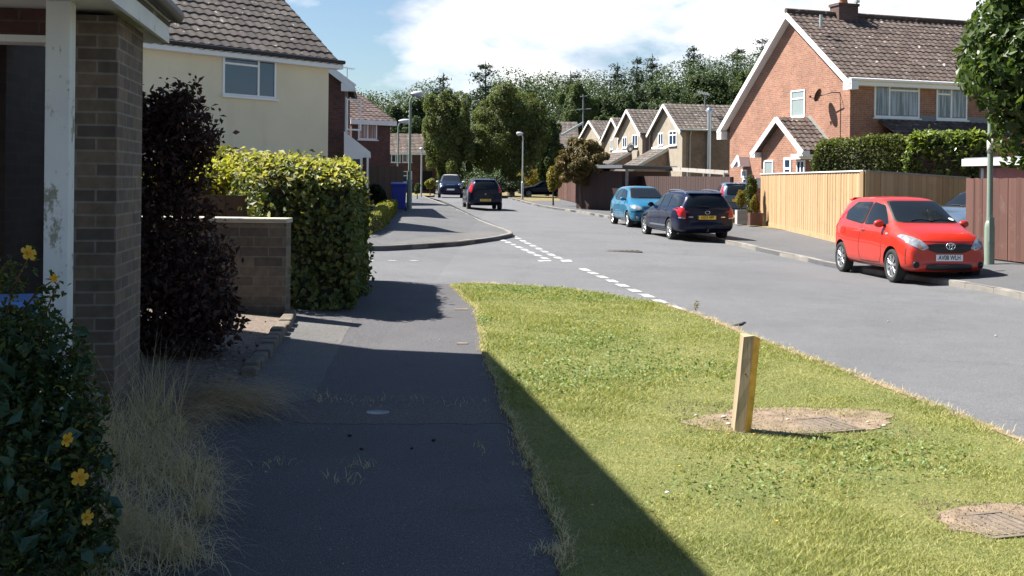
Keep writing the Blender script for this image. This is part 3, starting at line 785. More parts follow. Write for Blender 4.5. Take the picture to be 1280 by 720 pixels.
# ---- rendered houses in a row --------------------------------------
def gable_row(label, pxl, pxr, yl, yr, pxa, ya, d, side_px, W=6.0, L_=8.5, winds=(), leanto=None, gap=False):
    """gable facing the road with its roof running back; corner R at (pxr, yr)"""
    R_ = P(pxr, yr, d); zE = R_.z; g = V((-.24, .97, 0)).normalized(); ng = V((-.97, -.24, 0)); e = -ng
    Lp = onplane(pxl, yl, R_, ng); w = (Lp - R_).dot(g); ap = onplane(pxa, ya, R_, ng); zR = ap.z
    zg = T(R_.x, R_.y); t = thing('rendered_house', label, 'house', (R_.x, R_.y, zg)); at = lambda a, z: V((R_.x, R_.y, 0)) + g * a + UP * z
    lo = zg - .4
    mb = MB(); mb.prism([at(0, lo), at(w, lo), at(w, zE), at(w / 2, zR - .15), at(0, zE)], e * .25); mb.build('gable_wall', M['pebble'], t)
    mb = MB(); mb.prism([at(.002, lo) + e * .251, at(w, lo) + e * .251, at(w, zE) + e * .251, at(w / 2, zR - .15) + e * .251, at(.002, zE) + e * .251], e * (L_ - .25)); mb.build('wall', M['brick_grey'], t)
    sl = (zR - zE) / (w / 2); ov = .3
    for s_, w0 in ((1, 0), (-1, w)):
        v = (g * s_ + UP * sl).normalized(); e0 = at(w0 - s_ * ov, zE - ov * sl + .0) - e * .3
        roof_slab('roof', t, M['tile_grey'], e0, e, v, L_ + .4, (w / 2 + ov) * math.hypot(1, sl), nu=3, tw=.33)
    b = MB()
    for s_, w0 in ((1, 0), (-1, w)): bar(b, at(w0 - s_ * (ov + .08), zE - (ov + .08) * sl - .1) - e * .32, at(w / 2, zR - .1) - e * .32, .04, .19)
    b.build('bargeboard', M['upvc'], t)
    gt = MB(); gt.tube([at(-ov, zE - .12) - e * .3, at(-ov, zE - .12) + e * L_], .055, 6); gt.tube([at(-ov, zE - .12) + e * .5, at(-.06, zE - .5) + e * .5, at(-.06, lo) + e * .5], .04, 6); gt.build('gutter', M['galv'], t)
    for (x0, y0, x1, y1, kw) in winds: window_px(t, R_, -g, x0, y0, x1, y1, fw=.09, **kw)
    if leanto:
        (xa, ya_), (xb, yb), dep = leanto     # ridge start on wall to eave end
        a = onplane(xa, ya_, R_, ng); b2 = onplane(xb, yb, R_, ng)
    return t, R_, g, e, ng
H1 = gable_row('pebbledashed grey-brown house with a steel flue, the tallest gable of the row', 816, 853, 161, 160, 832.5, 130, 70, 912,
    winds=((823, 166, 829.5, 182, dict(mull=(.5,))), (836.5, 163, 846, 182, dict(mull=(.5,), trans=((0, 1, .7),)))))
t, R_, g_, e_, ng_ = H1
fl_ = MB(); q = onplane(886, 200, R_ - g_ * .25, g_); fl_.tube([V((q.x, q.y, T(q.x, q.y) + 1)), V((q.x, q.y, onplane(886, 138, R_ - g_ * .25, g_).z))], .14, 12); 
zt_ = onplane(886, 138, R_ - g_ * .25, g_).z; fl_.lathe(V((q.x, q.y, zt_)), UP, [(-.1, .2), (.05, .2), (.2, .05), (.2, 0)], 12); fl_.build('flue', M['steel'], t)
ae = MB(); a = P(881, 128, 72); ae.tube([a - UP * .5, P(881, 117, 72)], .04, 6); ae.tube([P(872, 115, 72), P(887, 118, 72)], .03, 6)
for k in range(7): a_ = P(873 + 2.1 * k, 115.2 + .42 * k, 72); ae.tube([a_ - V((0, .35, .12)), a_ + V((0, .35, .12))], .018, 5)
ae.build('aerial', M['lead'], t)
def leanto(t, R_, g, e, ng, pts, label=None):
    """single storey lean-to roof in front of a gable; pts: ridge-left, ridge-right, eave px on the front plane"""
    (x0, y0), (x1, y1), out = pts
    a = onplane(x0, y0, R_, ng); b = onplane(x1, y1, R_, ng)
    u = (V((a.x, a.y, 0)) - V((b.x, b.y, 0))); ul = u.length; u.normalize(); z = (a.z + b.z) / 2
    p = V((b.x, b.y, z)); v = (e * .9 + UP * .5).normalized(); q = p - v * out
    roof_slab('lean_to_roof', t, M['tile_grey'], q, u, v, ul, out, nu=3)
    mb = MB(); lo = T(p.x, p.y) - .3; zl = q.z - .12
    A_ = V((p.x, p.y, 0)) - e * (out * .8); B_ = V((p.x, p.y, 0)) - e * .01
    mb.prism([A_ + UP * lo, B_ + UP * lo, B_ + UP * (z - .1), A_ + UP * zl], u * ul); mb.build('lean_to_wall', M['brick_grey'], t)
    b_ = MB(); bar(b_, q - u * .05 - UP * .06, p - u * .05 - UP * .06, .05, .2); b_.build('lean_to_bargeboard', M['galv'], t)
    f_ = MB(); bar(f_, p + UP * .06 - e * .02, p + UP * .06 + u * ul - e * .02, .05, .14); f_.build('flashing', M['white_paint'], t)
leanto(t, R_, g_, e_, ng_, ((815, 188), (835, 183.5), 3.4))
H2 = gable_row('pebbledashed house with a black dish, middle gable of the row beyond the flue', 773, 803, 166, 164, 785.5, 137, 78, 830,
    winds=((778.5, 171, 784, 185, dict(mull=(.5,))), (790.5, 168, 797.5, 184, dict(mull=(.5,)))))
leanto(*H2, ((766, 193), (789, 187), 3.4))
dd = MB(); c = onplane(796, 185, H2[1], H2[4]) - H2[3] * .4; dd.lathe(c, (-H2[3] - H2[2] * .4 + UP * .3), [(0, 0), (.02, .2), (.08, .38), (.05, .2), (0, 0)], 14); dd.tube([c, c + H2[3] * .42], .03, 5); dd.build('satellite_dish', M['black'], H2[0])
H3 = gable_row('pebbledashed house whose narrow gable rises behind the red-leaved tree', 756, 781, 172, 171, 769, 147, 90, 790, winds=((763, 174, 766.5, 187, dict(mull=(.5,))), (772, 173, 775, 186, dict())))
H4 = gable_row('pebbledashed house at the far end of the row, half hidden by the red-leaved tree', 727, 752, 172, 170, 737, 151, 103, 760, winds=((741, 176, 745, 186, dict()),))
# low bungalow with its roof end seen across
t5, A5, r5, n5, zg5 = slope_front_house('bungalow', 'low dark house with a shallow grey roof behind the big street trees', 660, 722, 182, 153, 118, (M['brick_brown'], M['tile_grey']), depth=9, tw=.6)
b_ = MB(); bar(b_, P(702, 169, 112), P(729, 153.5, 116), .1, .22); b_.build('bargeboard', M['galv'], t5)
ae = MB(); a = P(729, 155, 116); ae.tube([a - UP * .6, P(729, 118, 116)], .07, 6); ae.tube([P(721, 137, 116), P(739, 136, 116)], .05, 5); ae.tube([P(725, 121, 116), P(734, 120, 116)], .05, 5); ae.build('aerial', M['lead'], t5)

# shed and pergola behind the dark fence
def shed():
    d = 56; a, b = P(776, 207, d), P(838, 212, d + 3); zg = T(a.x, a.y)
    t = thing('shed', 'dark timber shed with a flat felt roof behind the dark brown fence', 'shed', (a.x, a.y, zg)); u = V((b.x - a.x, b.y - a.y, 0)); ul = u.length; u.normalize(); n = V((u.y, -u.x, 0))
    z = (a.z + b.z) / 2
    mb = MB(); mb.obox(V((a.x, a.y, zg - .2)), u, UP, n, (.1, ul - .1), (0, z - zg), (-3, 0)); mb.build('wall', M['fence_dark'], t)
    mb = MB(); mb.obox(V((a.x, a.y, z)), u, UP, n, (-.25, ul + .2), (-.06, .1), (-3.2, .3)); mb.build('roof', M['lead'], t)
    mb = MB(); mb.obox(V((a.x, a.y, z)), u, UP, n, (-.27, ul + .22), (-.09, .06), (.305, .33)); mb.build('fascia', M['black'], t)
    mb = MB(); q = a + u * .35; mb.obox(V((q.x, q.y, zg)), u, UP, n, (0, .2), (0, z - zg - .1), (.01, .06)); mb.build('corner_post', M['grey_timber'], t)
    # pergola beams
    t = thing('pergola', 'weathered pergola rafters joining the shed to the brick house', 'pergola', (b.x, b.y, zg))
    e1, e2 = P(836, 211, d + 3), P(911, 216, 52)
    mb = MB(); bar(mb, e1, e2, .08, .2); mb.build('beam', M['grey_timber'], t)
    for k in range(7):
        f = (k + .5) / 7; q = e1.lerp(e2, f)
        mb = MB(); bar(mb, q - V((.0, .12, 0)) + UP * .04, q + V((.3, 2.6, 0)) + UP * .04, .05, .12); mb.build('rafter', M['grey_timber'], t)
    for f in (.35, .62, .97):
        q = e1.lerp(e2, f); mb = MB(); mb.obox(V((q.x, q.y, zg)), V((1, 0, 0)), V((0, 1, 0)), UP, (-.05, .05), (-.05, .05), (-.2, q.z - zg - .1)); mb.build('post', M['grey_timber'], t)
    gl = thing('garden_arch', 'small white framed glazed door standing beside the brick house wall', 'door', (P(908, 222, 51).x, 51, zg))
    window(gl, V((P(904, 222, 51).x, 51, zg)), V((1, 0, 0)), .38, P(904, 216, 51).z - zg, fw=.07, sill=False, name='door_frame')
shed()

# flat roofed garage behind the red-brown fence
def garage():
    d = 30; a, b = P(1221, 206, d), P(1330, 196, d - 4); zg = T(a.x, a.y); z = a.z
    t = thing('garage', 'flat-roofed garage with white fascia and dull pink door behind the red-brown fence', 'garage', (a.x, a.y, zg)); u = V((b.x - a.x, b.y - a.y, 0)); ul = u.length; u.normalize(); n = V((u.y, -u.x, 0))
    mb = MB(); mb.obox(V((a.x, a.y, zg - .2)), u, UP, n, (.12, ul), (0, z - zg + .2), (-5, 0)); mb.build('wall', M['brick_grey'], t)
    mb = MB(); mb.obox(V((a.x, a.y, z)), u, UP, n, (-.15, ul + .2), (-.04, .15), (-5.2, .35)); mb.build('fascia', plain('dull_white_fascia', (.5, .5, .49), .6, .12, 2), t)
    mb = MB(); mb.obox(V((a.x, a.y, z)), u, UP, n, (-.12, ul + .17), (.151, .18), (-5.1, .3)); mb.build('roof', M['lead'], t)
    mb = MB(); mb.obox(V((a.x, a.y, zg)), u, UP, n, (.45, 2.6), (0, z - zg - .1), (.0, .04)); mb.build('door', plain('pink_garage_door', (.30, .10, .09), .6, .12, 3), t)
    mb = MB(); mb.obox(V((a.x, a.y, zg)), u, UP, n, (.33, .45), (0, z - zg - .1), (.0, .06)); mb.obox(V((a.x, a.y, zg)), u, UP, n, (2.6, 2.75), (0, z - zg - .1), (.0, .06)); mb.build('door_frame', M['white_paint'], t)
garage()

# ---- house and garage beside the camera ----------------------------
def own_house():
    u = V((-.145, 1, 0)).normalized(); l = V((-u.y, u.x, 0))          # u along the path, l to the left
    base = V((-2.31, 6.54, 0)); zg = T(-2.6, 6.5)
    t = thing('garage', 'brown brick garage with a peeling white post, white fascia and dark open front', 'garage', (base.x, base.y, zg))
    at = lambda a, b, z: base + u * a + l * b + UP * (z)
    lo = zg - .2; zt = 2.44
    mb = MB(); mb.obox(base, u, l, UP, (0, .80), (0, .27), (lo, zt)); mb.build('wall', M['brick_buff'], t)
    mb = MB(); mb.obox(base, u, l, UP, (.802, 5.5), (.0, .27), (lo, zt)); 
    mb = MB(); mb.obox(base, u, l, UP, (3.2, 3.4), (.85, 4.2), (lo, 2.6)); mb.obox(base, u, l, UP, (.02, 3.2), (4.0, 4.2), (lo, 2.8)); mb.obox(base, u, l, UP, (.81, 3.19), (.85, 1.05), (lo, zt)); mb.obox(base, u, l, UP, (.60, .80), (.272, 1.05), (lo, lo + .01)); mb.build('back_wall', brickmat('shade_toned_garage_brick', (.035, .022, .02), (.02, .014, .013), (.03, .025, .022)), t)  # interior brick toned near black, putting the garage's shade into its colour
    # sloping tiled roof rising to the left
    v = (l + UP * .35).normalized(); q = at(-1.6, -.14, zt + .1)
    roof_slab('roof', t, M['tile_dark'], q, u, v, 2.62, 4.6, tw=.24, th=.26)
    f = MB(); f.obox(base, u, l, UP, (-1.6, 1.0), (-.13, -.105), (zt - .035, zt + .13)); f.obox(base, u, l, UP, (1.0, 1.03), (-.13, 4.2), (zt - .035, zt + .13)); f.build('fascia', peel('peeling_white_fascia', .08), t)
    s = MB(); s.obox(base, u, l, UP, (-1.6, 1.0), (-.10, 4.2), (zt + .035, zt + .05)); s.build('soffit', M['white_paint'], t)
    g_ = MB(); g_.tube([at(-1.6, -.18, zt + .15), at(1.03, -.18, zt + .15)], .05, 8); g_.build('gutter', M['black'], t)
    # lintel and frame of the opening
    mb = MB(); mb.obox(base, u, l, UP, (.02, .2), (.27, 4.0), (zt - .165, zt - .125)); mb.obox(base, u, l, UP, (.02, .14), (.272, .36), (lo, zt - .125)); mb.build('door_frame', M['white_paint'], t)
    mb = MB(); mb.obox(base, u, l, UP, (.05, .3), (.272, 4.0), (zt - .124, zt + .03)); mb.build('lintel', M['brick_brown'], t)
    # white post
    p = P(74.5, 300, 6.25); mb = MB(); mb.obox(V((p.x, p.y, 0)), V((1, .06, 0)).normalized(), V((-.06, 1, 0)).normalized(), UP, (-.072, .062), (-.05, .05), (lo, zt + .034)); mb.build('post', peel('peeling_white_paint', .5), t, bevel=.006)
    # main house: upper walls and roof rise out of frame above the garage
    th = thing('house', 'tall brick house beside the path that throws the long shade', 'house', (-4.5, 3, T(-4.5, 3)))
    cx = V((-3.78, 10.74, 0)); uu = V((-.177, 1, 0)).normalized(); ll = V((-uu.y, uu.x, 0)); zE = 5.0
    c = cx + ll * .35; endv = V((-1, .26, 0)).normalized()  # unseen end wall skewed to shape the far edge of the shade
    w0 = c - uu * .35; a0 = w0 - uu * 17
    far = w0 + endv * 7; 
    mb = MB(); mb.prism([V((w0.x, w0.y, 2.75)), V((a0.x, a0.y, 2.75)), V((a0.x, a0.y, zE)), V((w0.x, w0.y, zE))], ll * .3); mb.build('upper_wall', M['brick_brown'], th)
    mb = MB(); x0 = w0 - uu * .9 + ll * 1.1; mb.prism([V((x0.x, x0.y, -.1)), V((x0.x, x0.y, 2.75)), V((far.x, far.y, 2.75)), V((far.x, far.y, -.1))], -uu * .3)
    q1 = a0 + ll * .0; mb.prism([V((q1.x, q1.y, -.1)), V((q1.x, q1.y, 2.74)), V((q1.x - 6, q1.y, 2.74)), V((q1.x - 6, q1.y, -.1))], uu * .3); mb.build('lower_wall', M['brick_brown'], th)
    mb = MB(); mb.prism([V((w0.x, w0.y, 2.751)), V((far.x, far.y, 2.751)), V((far.x, far.y, zE)), V((w0.x, w0.y, zE))], -uu * .3); mb.build('end_wall', M['brick_brown'], th)
    # roof: slope whose far verge follows the end wall
    p = .7; R0 = cx; n_ = 3.6
    e2 = R0 - uu * 18; top = lambda q, k, dv: q + dv * k + UP * (zE + p * (dv * k).dot(ll))
    mb = MB(); k = 5.2
    A_, B_ = V((R0.x, R0.y, zE)), V((e2.x, e2.y, zE)); C_ = top(R0, k, endv); D_ = top(e2, k * endv.dot(ll), ll)
    mb.prism([A_, B_, D_, C_], V((0, 0, -.1))); mb.build('roof', M['tile_dark'], th)
def peel(name, amt):
    m, t, b = nt_new(name); p = pos(t)
    mp = N(t, 'ShaderNodeMapping'); L(t, p, mp.inputs['Vector']); mp.inputs['Scale'].default_value = (1, 1, .45)
    f = noise(t, 7, 7, .72, mp.outputs[0]); f2 = noise(t, 30, 5, .7, p)
    g = mathn(t, 'ADD', mathn(t, 'MULTIPLY', f, .75), mathn(t, 'MULTIPLY', f2, .25))
    th = .62 - .12 * amt
    fac = ramp(t, g, [(th - .02, (0,) * 3), (th + .03, (1,) * 3)]).outputs[0]
    wh = ramp(t, noise(t, 2, 5, .6, p), [(.3, (.60, .62, .62)), (.7, (.74, .75, .74))]).outputs[0]
    un = ramp(t, f2, [(.3, (.16, .17, .12)), (.7, (.36, .35, .28))]).outputs[0]
    L(t, mixc(t, fac, wh, un), b.inputs['Base Color']); b.inputs['Roughness'].default_value = .7
    bump(t, b, fac, -.4, .004); return m
own_house()
# ------------------------------------------------------------------ fences and walls
def board_fence(name, label, pts, h, mat, board=.12, cap=None, gravel=None, post=None, group=None, panel=1.83, wob=.004):
    """close-boarded fence along plan points (3d ground points); h one height or per point"""
    p0 = V(pts[0]); t = thing(name, label, 'fence', p0, 0, group)
    hs = h if hasattr(h, '__len__') else [h] * len(pts)
    mb = MB(); cp = MB(); po = []; gr = MB()
    for (a, b, ha, hb) in zip(pts[:-1], pts[1:], hs[:-1], hs[1:]):
        a, b = V(a), V(b); d = V((b.x - a.x, b.y - a.y, 0)); l = d.length; d.normalize(); n = V((d.y, -d.x, 0))
        k = max(1, round(l / board)); w = l / k
        for i in range(k):
            f0, f1 = i / k, (i + 1) / k
            q0, q1 = a.lerp(b, f0), a.lerp(b, f1); z0 = .14 if gravel else .03
            top = ha + (hb - ha) * (f0 + f1) / 2 + random.uniform(-wob, wob); o = random.uniform(0, .006) + (.006 if i % 2 else 0)
            mb.obox(q0, d, n, UP, (.003, w - .003 + .012), (o, o + .014), (z0, top))
        if cap:
            c0, c1 = a + UP * ha, b + UP * hb; bar(cp, c0 - d * .02 + n * .01, c1 + d * .02 + n * .01, .09, .035)
        m = max(1, round(l / panel))
        for i in range(m + 1):
            q = a.lerp(b, i / m); hh = ha + (hb - ha) * i / m
            if post: pm_ = MB(); po.append(pm_); pm_.obox(q, d, n, UP, (-.05, .05), (-.11, -.01) if post == 'back' else (-.06, .04), (-.1, hh + (.0 if post == 'back' else .06)))
        if gravel: gr.obox(a, d, n, UP, (0, l), (-.005, .035), (-.15, .138)) if abs(a.z - b.z) < .05 else bar(gr, a + UP * .04 + n * .015, b + UP * .04 + n * .015, .04, .2)
    mb.build('board_panel', mat, t)
    if cap: cp.build('cap_rail', cap, t)
    for pm_ in po: pm_.build('post', mat, t)
    if gravel: gr.build('gravel_board', gravel, t)
    return t
Gt = lambda x, y, dz=0.0: G(x, y, dz)
a = V((P(951, 280, 41.5).x, 41.5, 0)); a.z = T(a.x, a.y); hA = P(951, 217.5, a.y).z - a.z
b = V((P(1080, 300, 28.0).x, 28.0, 0)); b.z = T(b.x, b.y); hB = P(1080, 213.5, b.y).z - b.z
c = V((P(1209, 300, 31.5).x, 31.5, 0)); c.z = T(c.x, c.y); hC = P(1209, 222, c.y).z - c.z
board_fence('garden_fence', 'tall new honey-coloured board fence running back from the corner beside the red car', [a, b], [hA, hB], M['fence_new'], .145, cap=M['upvc'], gravel=M['fence_new'], post='back')
board_fence('garden_fence', 'shaded return of honey-coloured fence between the red car roof and the hedge', [b, c], [hB, hC], M['fence_new'], .145, cap=M['lead'], post='back')
a = Gt(1216, 333, 0); a = V((P(1208, 300, 24.5).x, 24.5, 0)); a.z = T(a.x, a.y); b = V((P(1345, 300, 21).x, 21.0, 0)); b.z = T(b.x, b.y)
board_fence('garden_fence', 'weathered red-brown board fence behind the lamp post and red car', [a, b], [P(1208, 223, a.y).z - a.z, P(1345, 222, b.y).z - b.z], M['fence_red'], .15, post='back', wob=.012)
b2 = V((a.x + 2.2, a.y + 6.0, 0)); b2.z = T(b2.x, b2.y)
# dark brown fence across the middle
a = Gt(698, 248.5); b = Gt(731, 256); c = V((P(913, 250, 44.5).x, 44.5, 0)); c.z = T(c.x, c.y)
hs = [P(698, 220.5, a.y).z - a.z, P(731, 219.5, b.y).z - b.z]
board_fence('garden_fence', 'short sunlit run of red-brown fence at the corner under the red-leaved tree', [a, b], hs, M['fence_red'], .16, post=None)
b1 = b + V((.06, .1, 0))
board_fence('garden_fence', 'long dark brown shaded fence behind the bright blue and navy cars', [b1, c], [hs[1], P(913, 221, c.y).z - c.z], M['fence_dark'], .16, post='back', gravel=M['stone'])
pm = MB(); q = Gt(721, 254); pm.obox(q, V((1, 0, 0)), V((0, 1, 0)), UP, (-.1, .1), (-.14, -.02), (-.1, 1.62)); o = pm.build('fence_post', M['fence_red']); tag(o, 'stout red-brown post standing proud of the sunlit corner fence', 'post')
# old fence by the brown houses
a = Gt(455, 262); a = V((P(452, 250, 46).x, 46, T(-6, 46))); b = V((P(503, 250, 47).x, 47, T(-4, 47)))
board_fence('garden_fence', 'low old dark fence beside the blue wheelie bin', [a, b], [P(452, 207, 46).z - a.z, P(503, 208, 47).z - b.z], M['fence_old'], .14, post='back')
# dark fence panel behind the low wall
a = V((P(186, 280, 12.9).x, 12.9, .1)); b = V((P(345, 280, 12.75).x, 12.75, .1))
board_fence('garden_fence', 'dark board fence in shade just above the low garden wall', [a, b], [P(186, 244, 12.9).z - .1, P(345, 244, 12.75).z - .1], M['fence_old'], .15, post='back')

def low_wall():
    A = P(357, 393, 11.4); A.z = T(A.x, A.y); r = V((-1, .02, 0)).normalized(); zt = P(357, 279, 11.4).z - A.z
    t = thing('garden_wall', 'low weathered brick garden wall with a pale stone coping beside the rounded hedge', 'wall', A)
    bk = V((.02, 1, 0)).normalized()
    mb = MB(); mb.obox(A, r, bk, UP, (0, 2.7), (0, .22), (-.2, zt)); mb.build('wall', M['brick_wall'], t, bevel=.008)
    mb = MB()
    k = 0.0
    while k < 2.7:
        w = .45; mb.obox(A, r, bk, UP, (k - .015 + .003, min(k + w, 2.72) - .003), (-.03, .25), (zt, zt + .05 + random.uniform(-.003, .003))); k += w
    mb.build('coping', M['coping'], t, bevel=.01)
low_wall()
# edging stones along the gravel
es = [Gt(356, 396), Gt(340, 419), Gt(322, 442), Gt(300, 470)]
line = smooth_line([(p.x, p.y) for p in es], 5)
mb = MB()
for i in range(len(line) - 1):
    p, q = line[i], line[i + 1]; u = V((q.x - p.x, q.y - p.y, 0)).normalized(); n = V((-u.y, u.x, 0)); z = T(p.x, p.y); l = (q - p).length
    mb.obox(V((p.x, p.y, z)), u, n, UP, (.01, l - .01), (0, .12 + random.uniform(-.01, .01)), (-.1, .07 + random.uniform(-.02, .02)))
o = mb.build('path_edging', M['stone'], bevel=.018); tag(o, 'rough stone edging between the gravel bed and the shaded path', 'edging')

# brick pier at the fence end, with a pale lantern
q = Gt(948, 277); t = thing('brick_pier', 'narrow brick pier at the end of the honey-coloured fence, with a small lantern', 'pier', q)
zt = P(948, 224, q.y).z - q.z
mb = MB(); mb.box((q.x - .12, q.x + .10), (q.y - .05, q.y + .3), (q.z - .1, q.z + zt)); mb.build('pier', M['brick_red'], t)
mb = MB(); mb.box((q.x - .12, q.x + .06), (q.y - .16, q.y - .06), (q.z + zt - .35, q.z + zt)); mb.box((q.x - .15, q.x + .09), (q.y - .19, q.y - .05), (q.z + zt + .002, q.z + zt + .05)); mb.build('lantern', M['lamp_head'], t)

# ------------------------------------------------------------------ lamp posts
def lamp_post(label, base, h, r0, r1, arm, head, hd=V((1, 0, 0)), mat=None, swan=True, hb=1.2, group='street lamps', band=0):
    t = thing('street_lamp', label, 'street lamp', base, 0, group); mat = mat or M['lamp_green']
    b = V(base)
    mb = MB(); mb.lathe(b, UP, [(-.2, r0), (hb - .08, r0), (hb, r0 * .9), (hb + .06, r1), (hb + .07, 0)], 14); mb.build('base', mat, t)
    mb = MB(); pts = [b + UP * hb, b + UP * (h - .35)]; rs = [r1, r1 * .8]
    if swan:
        for k in range(1, 7):
            a = k / 6 * math.pi / 2; pts.append(b + UP * (h - .35 + .35 * math.sin(a)) + hd * (.35 * (1 - math.cos(a)))); rs.append(r1 * .75)
        pts.append(b + UP * h + hd * arm); rs.append(r1 * .7)
    mb.tube(pts, rs, 10); mb.build('column', mat, t)
    if swan:
        e = b + UP * h + hd * arm; s = V((-hd.y, hd.x, 0))
        mb = MB(); mb.tube([e - hd * .1, e, e + hd * head * .3, e + hd * head * .8, e + hd * head], [.05, .09, .13, .13, .05], 10)
        l_ = mb.build('lamp_head', M['lamp_head'], t)
        mb = MB(); mb.tube([e + hd * head * .25 - UP * .05, e + hd * head * .55 - UP * .1, e + hd * head * .85 - UP * .05], [.06, .1, .06], 10); mb.build('lens', M['glass_pale'], l_)
    if band: mb = MB(); mb.lathe(b, UP, [(band, 0), (band, r1 * 1.12), (band + .28, r1 * 1.1), (band + .28, 0)], 14); mb.build('band', M['white_paint'], t)
    dr = MB(); dr.obox(b + UP * .45, V((1, 0, 0)), V((0, 1, 0)), UP, (-.05, .05), (-r0 - .004, -r0 + .02), (0, .5)); dr.build('access_door', mat, t)
    return t
q = Gt(511.5, 262); lamp_post('tall green street lamp with a curved neck standing by the blue wheelie bin', q, P(518, 117.5, q.y).z - q.z, .11, .06, .12, .42, hd=V((1, -.1, 0)).normalized())
q = Gt(495.5, 243); lamp_post('thinner street lamp behind the blue bin, its head just above the terrace roof', V((P(497, 240, 62).x, 62, T(-5, 62))), P(500, 151.5, 62).z - T(-5, 62), .1, .05, .12, .55, hd=V((1, 0, 0)))
q = V((P(653, 240, 80).x, 80, 0)); q.z = T(q.x, q.y); lamp_post('pale street lamp on the grass in front of the big street trees', q, P(653, 167, q.y).z - q.z, .09, .055, .10, .38, hd=V((-1, 0, 0)), mat=M['galv'])
q = Gt(1236.5, 331, 0); q = V((P(1236.5, 331, 22.6).x, 22.6, 0)); q.z = T(q.x, q.y)
lamp_post('grey-green lamp post with a thick base beside the red car', q, 5.6, .098, .06, .4, .5, hd=V((-.2, -1, 0)).normalized(), hb=.82, band=2.25)
q = V((P(526.5, 240, 75).x, 75, T(-5, 75))); mb = MB(); mb.tube([q, V((q.x, q.y, P(526.5, 186, 75).z))], [.06, .045], 8); mb.ball(V((q.x, q.y, P(526.5, 186, 75).z)), (.16, .12, .09)); o = mb.build('pole', M['galv']); tag(o, 'slim pale pole with a small cap in front of the far terrace', 'pole')

for px_ in (578, 603, 613, 624):
    q = V((P(px_, 225, 90).x, 90, 0)); q.z = T(q.x, q.y); mb = MB(); mb.lathe(q, UP, [(-.1, .055), (1.0, .055), (1.03, .03), (1.03, 0)], 10); o = mb.build('bollard', M['white_paint']); tag(o, 'slim white post in the grass under the big street trees', 'post', 'white posts under the street trees')
# wheelie bins
def wheelie_bin(label, loc, rz, mat, s=1.0):
    t = thing('wheelie_bin', label, 'wheelie bin', loc, rz)
    mb = MB(); v = [V((x * k, y * k2, z)) for z, k, k2 in ((.06, .24, .26), (1.0, .29, .34)) for x, y in ((-1, -1), (1, -1), (1, 1), (-1, 1))]
    mb.add(v, [(3, 2, 1, 0), (4, 5, 6, 7)] + [(i, (i + 1) % 4, 4 + (i + 1) % 4, 4 + i) for i in range(4)]); mb.box((-.31, .31), (-.36, .36), (.94, .99)); mb.build('body', mat, t, bevel=.02, local=True)
    mb = MB(); mb.prism([V((-.31, -.38, 1.0)), V((-.31, .36, 1.0)), V((-.31, .34, 1.07)), V((-.31, .1, 1.1)), V((-.31, -.36, 1.05))], V((.62, 0, 0))); mb.build('lid', mat, t, bevel=.012, local=True)
    mb = MB(); mb.tube([V((-.26, .38, .99)), V((.26, .38, .99))], .018, 6); mb.build('handle', M['black'], t, local=True)
    for x in (-.27, .27):
        mb = MB(); mb.lathe(V((x - .025, .27, .1)), V((1, 0, 0)), [(0, 0), (0, .1), (.05, .1), (.05, 0)], 14); mb.build('wheel', M['rubber'], t, local=True)
    t.scale = (s,) * 3; return t
q = V((P(498.5, 265, 44).x, 44, 0)); q.z = T(q.x, q.y); wheelie_bin('blue wheelie bin standing on the pavement next to the street lamp', q, .1, M['blue_bin'], 1.02)
q = V((P(16, 400, 8.4).x, 8.4, .16)); wheelie_bin('black wheelie bin in the dark open garage behind the white post', q, .3, plain('black_bin_plastic', (.012, .014, .02), .5, .1, 3))
# blue lidded box poking out beside the yellow-flowered shrub
q = P(4, 392, 5.2); t = thing('recycling_box', 'blue plastic box lid showing beside the yellow-flowered shrub', 'box', V((q.x, q.y, .14)), .35)
mb = MB(); zl = P(10, 378, 5.2).z - .14; mb.add([V((x * k, y * k, z)) for z, k in ((.0, .85), (zl - .06, 1)) for x, y in ((-.3, -.22), (.13, -.22), (.13, .22), (-.3, .22))], [(3, 2, 1, 0), (4, 5, 6, 7)] + [(i, (i + 1) % 4, 4 + (i + 1) % 4, 4 + i) for i in range(4)]); mb.build('box', M['black'], t, bevel=.02, local=True)
mb = MB(); mb.prism([V((-.33, -.25, zl - .05)), V((-.33, .25, zl - .05)), V((-.33, .2, zl + .02)), V((-.33, -.2, zl + .02))], V((.49, 0, .0))); mb.build('lid', plain('pale_blue_lid', (.12, .25, .55), .35, .1, 3), t, bevel=.015, local=True)

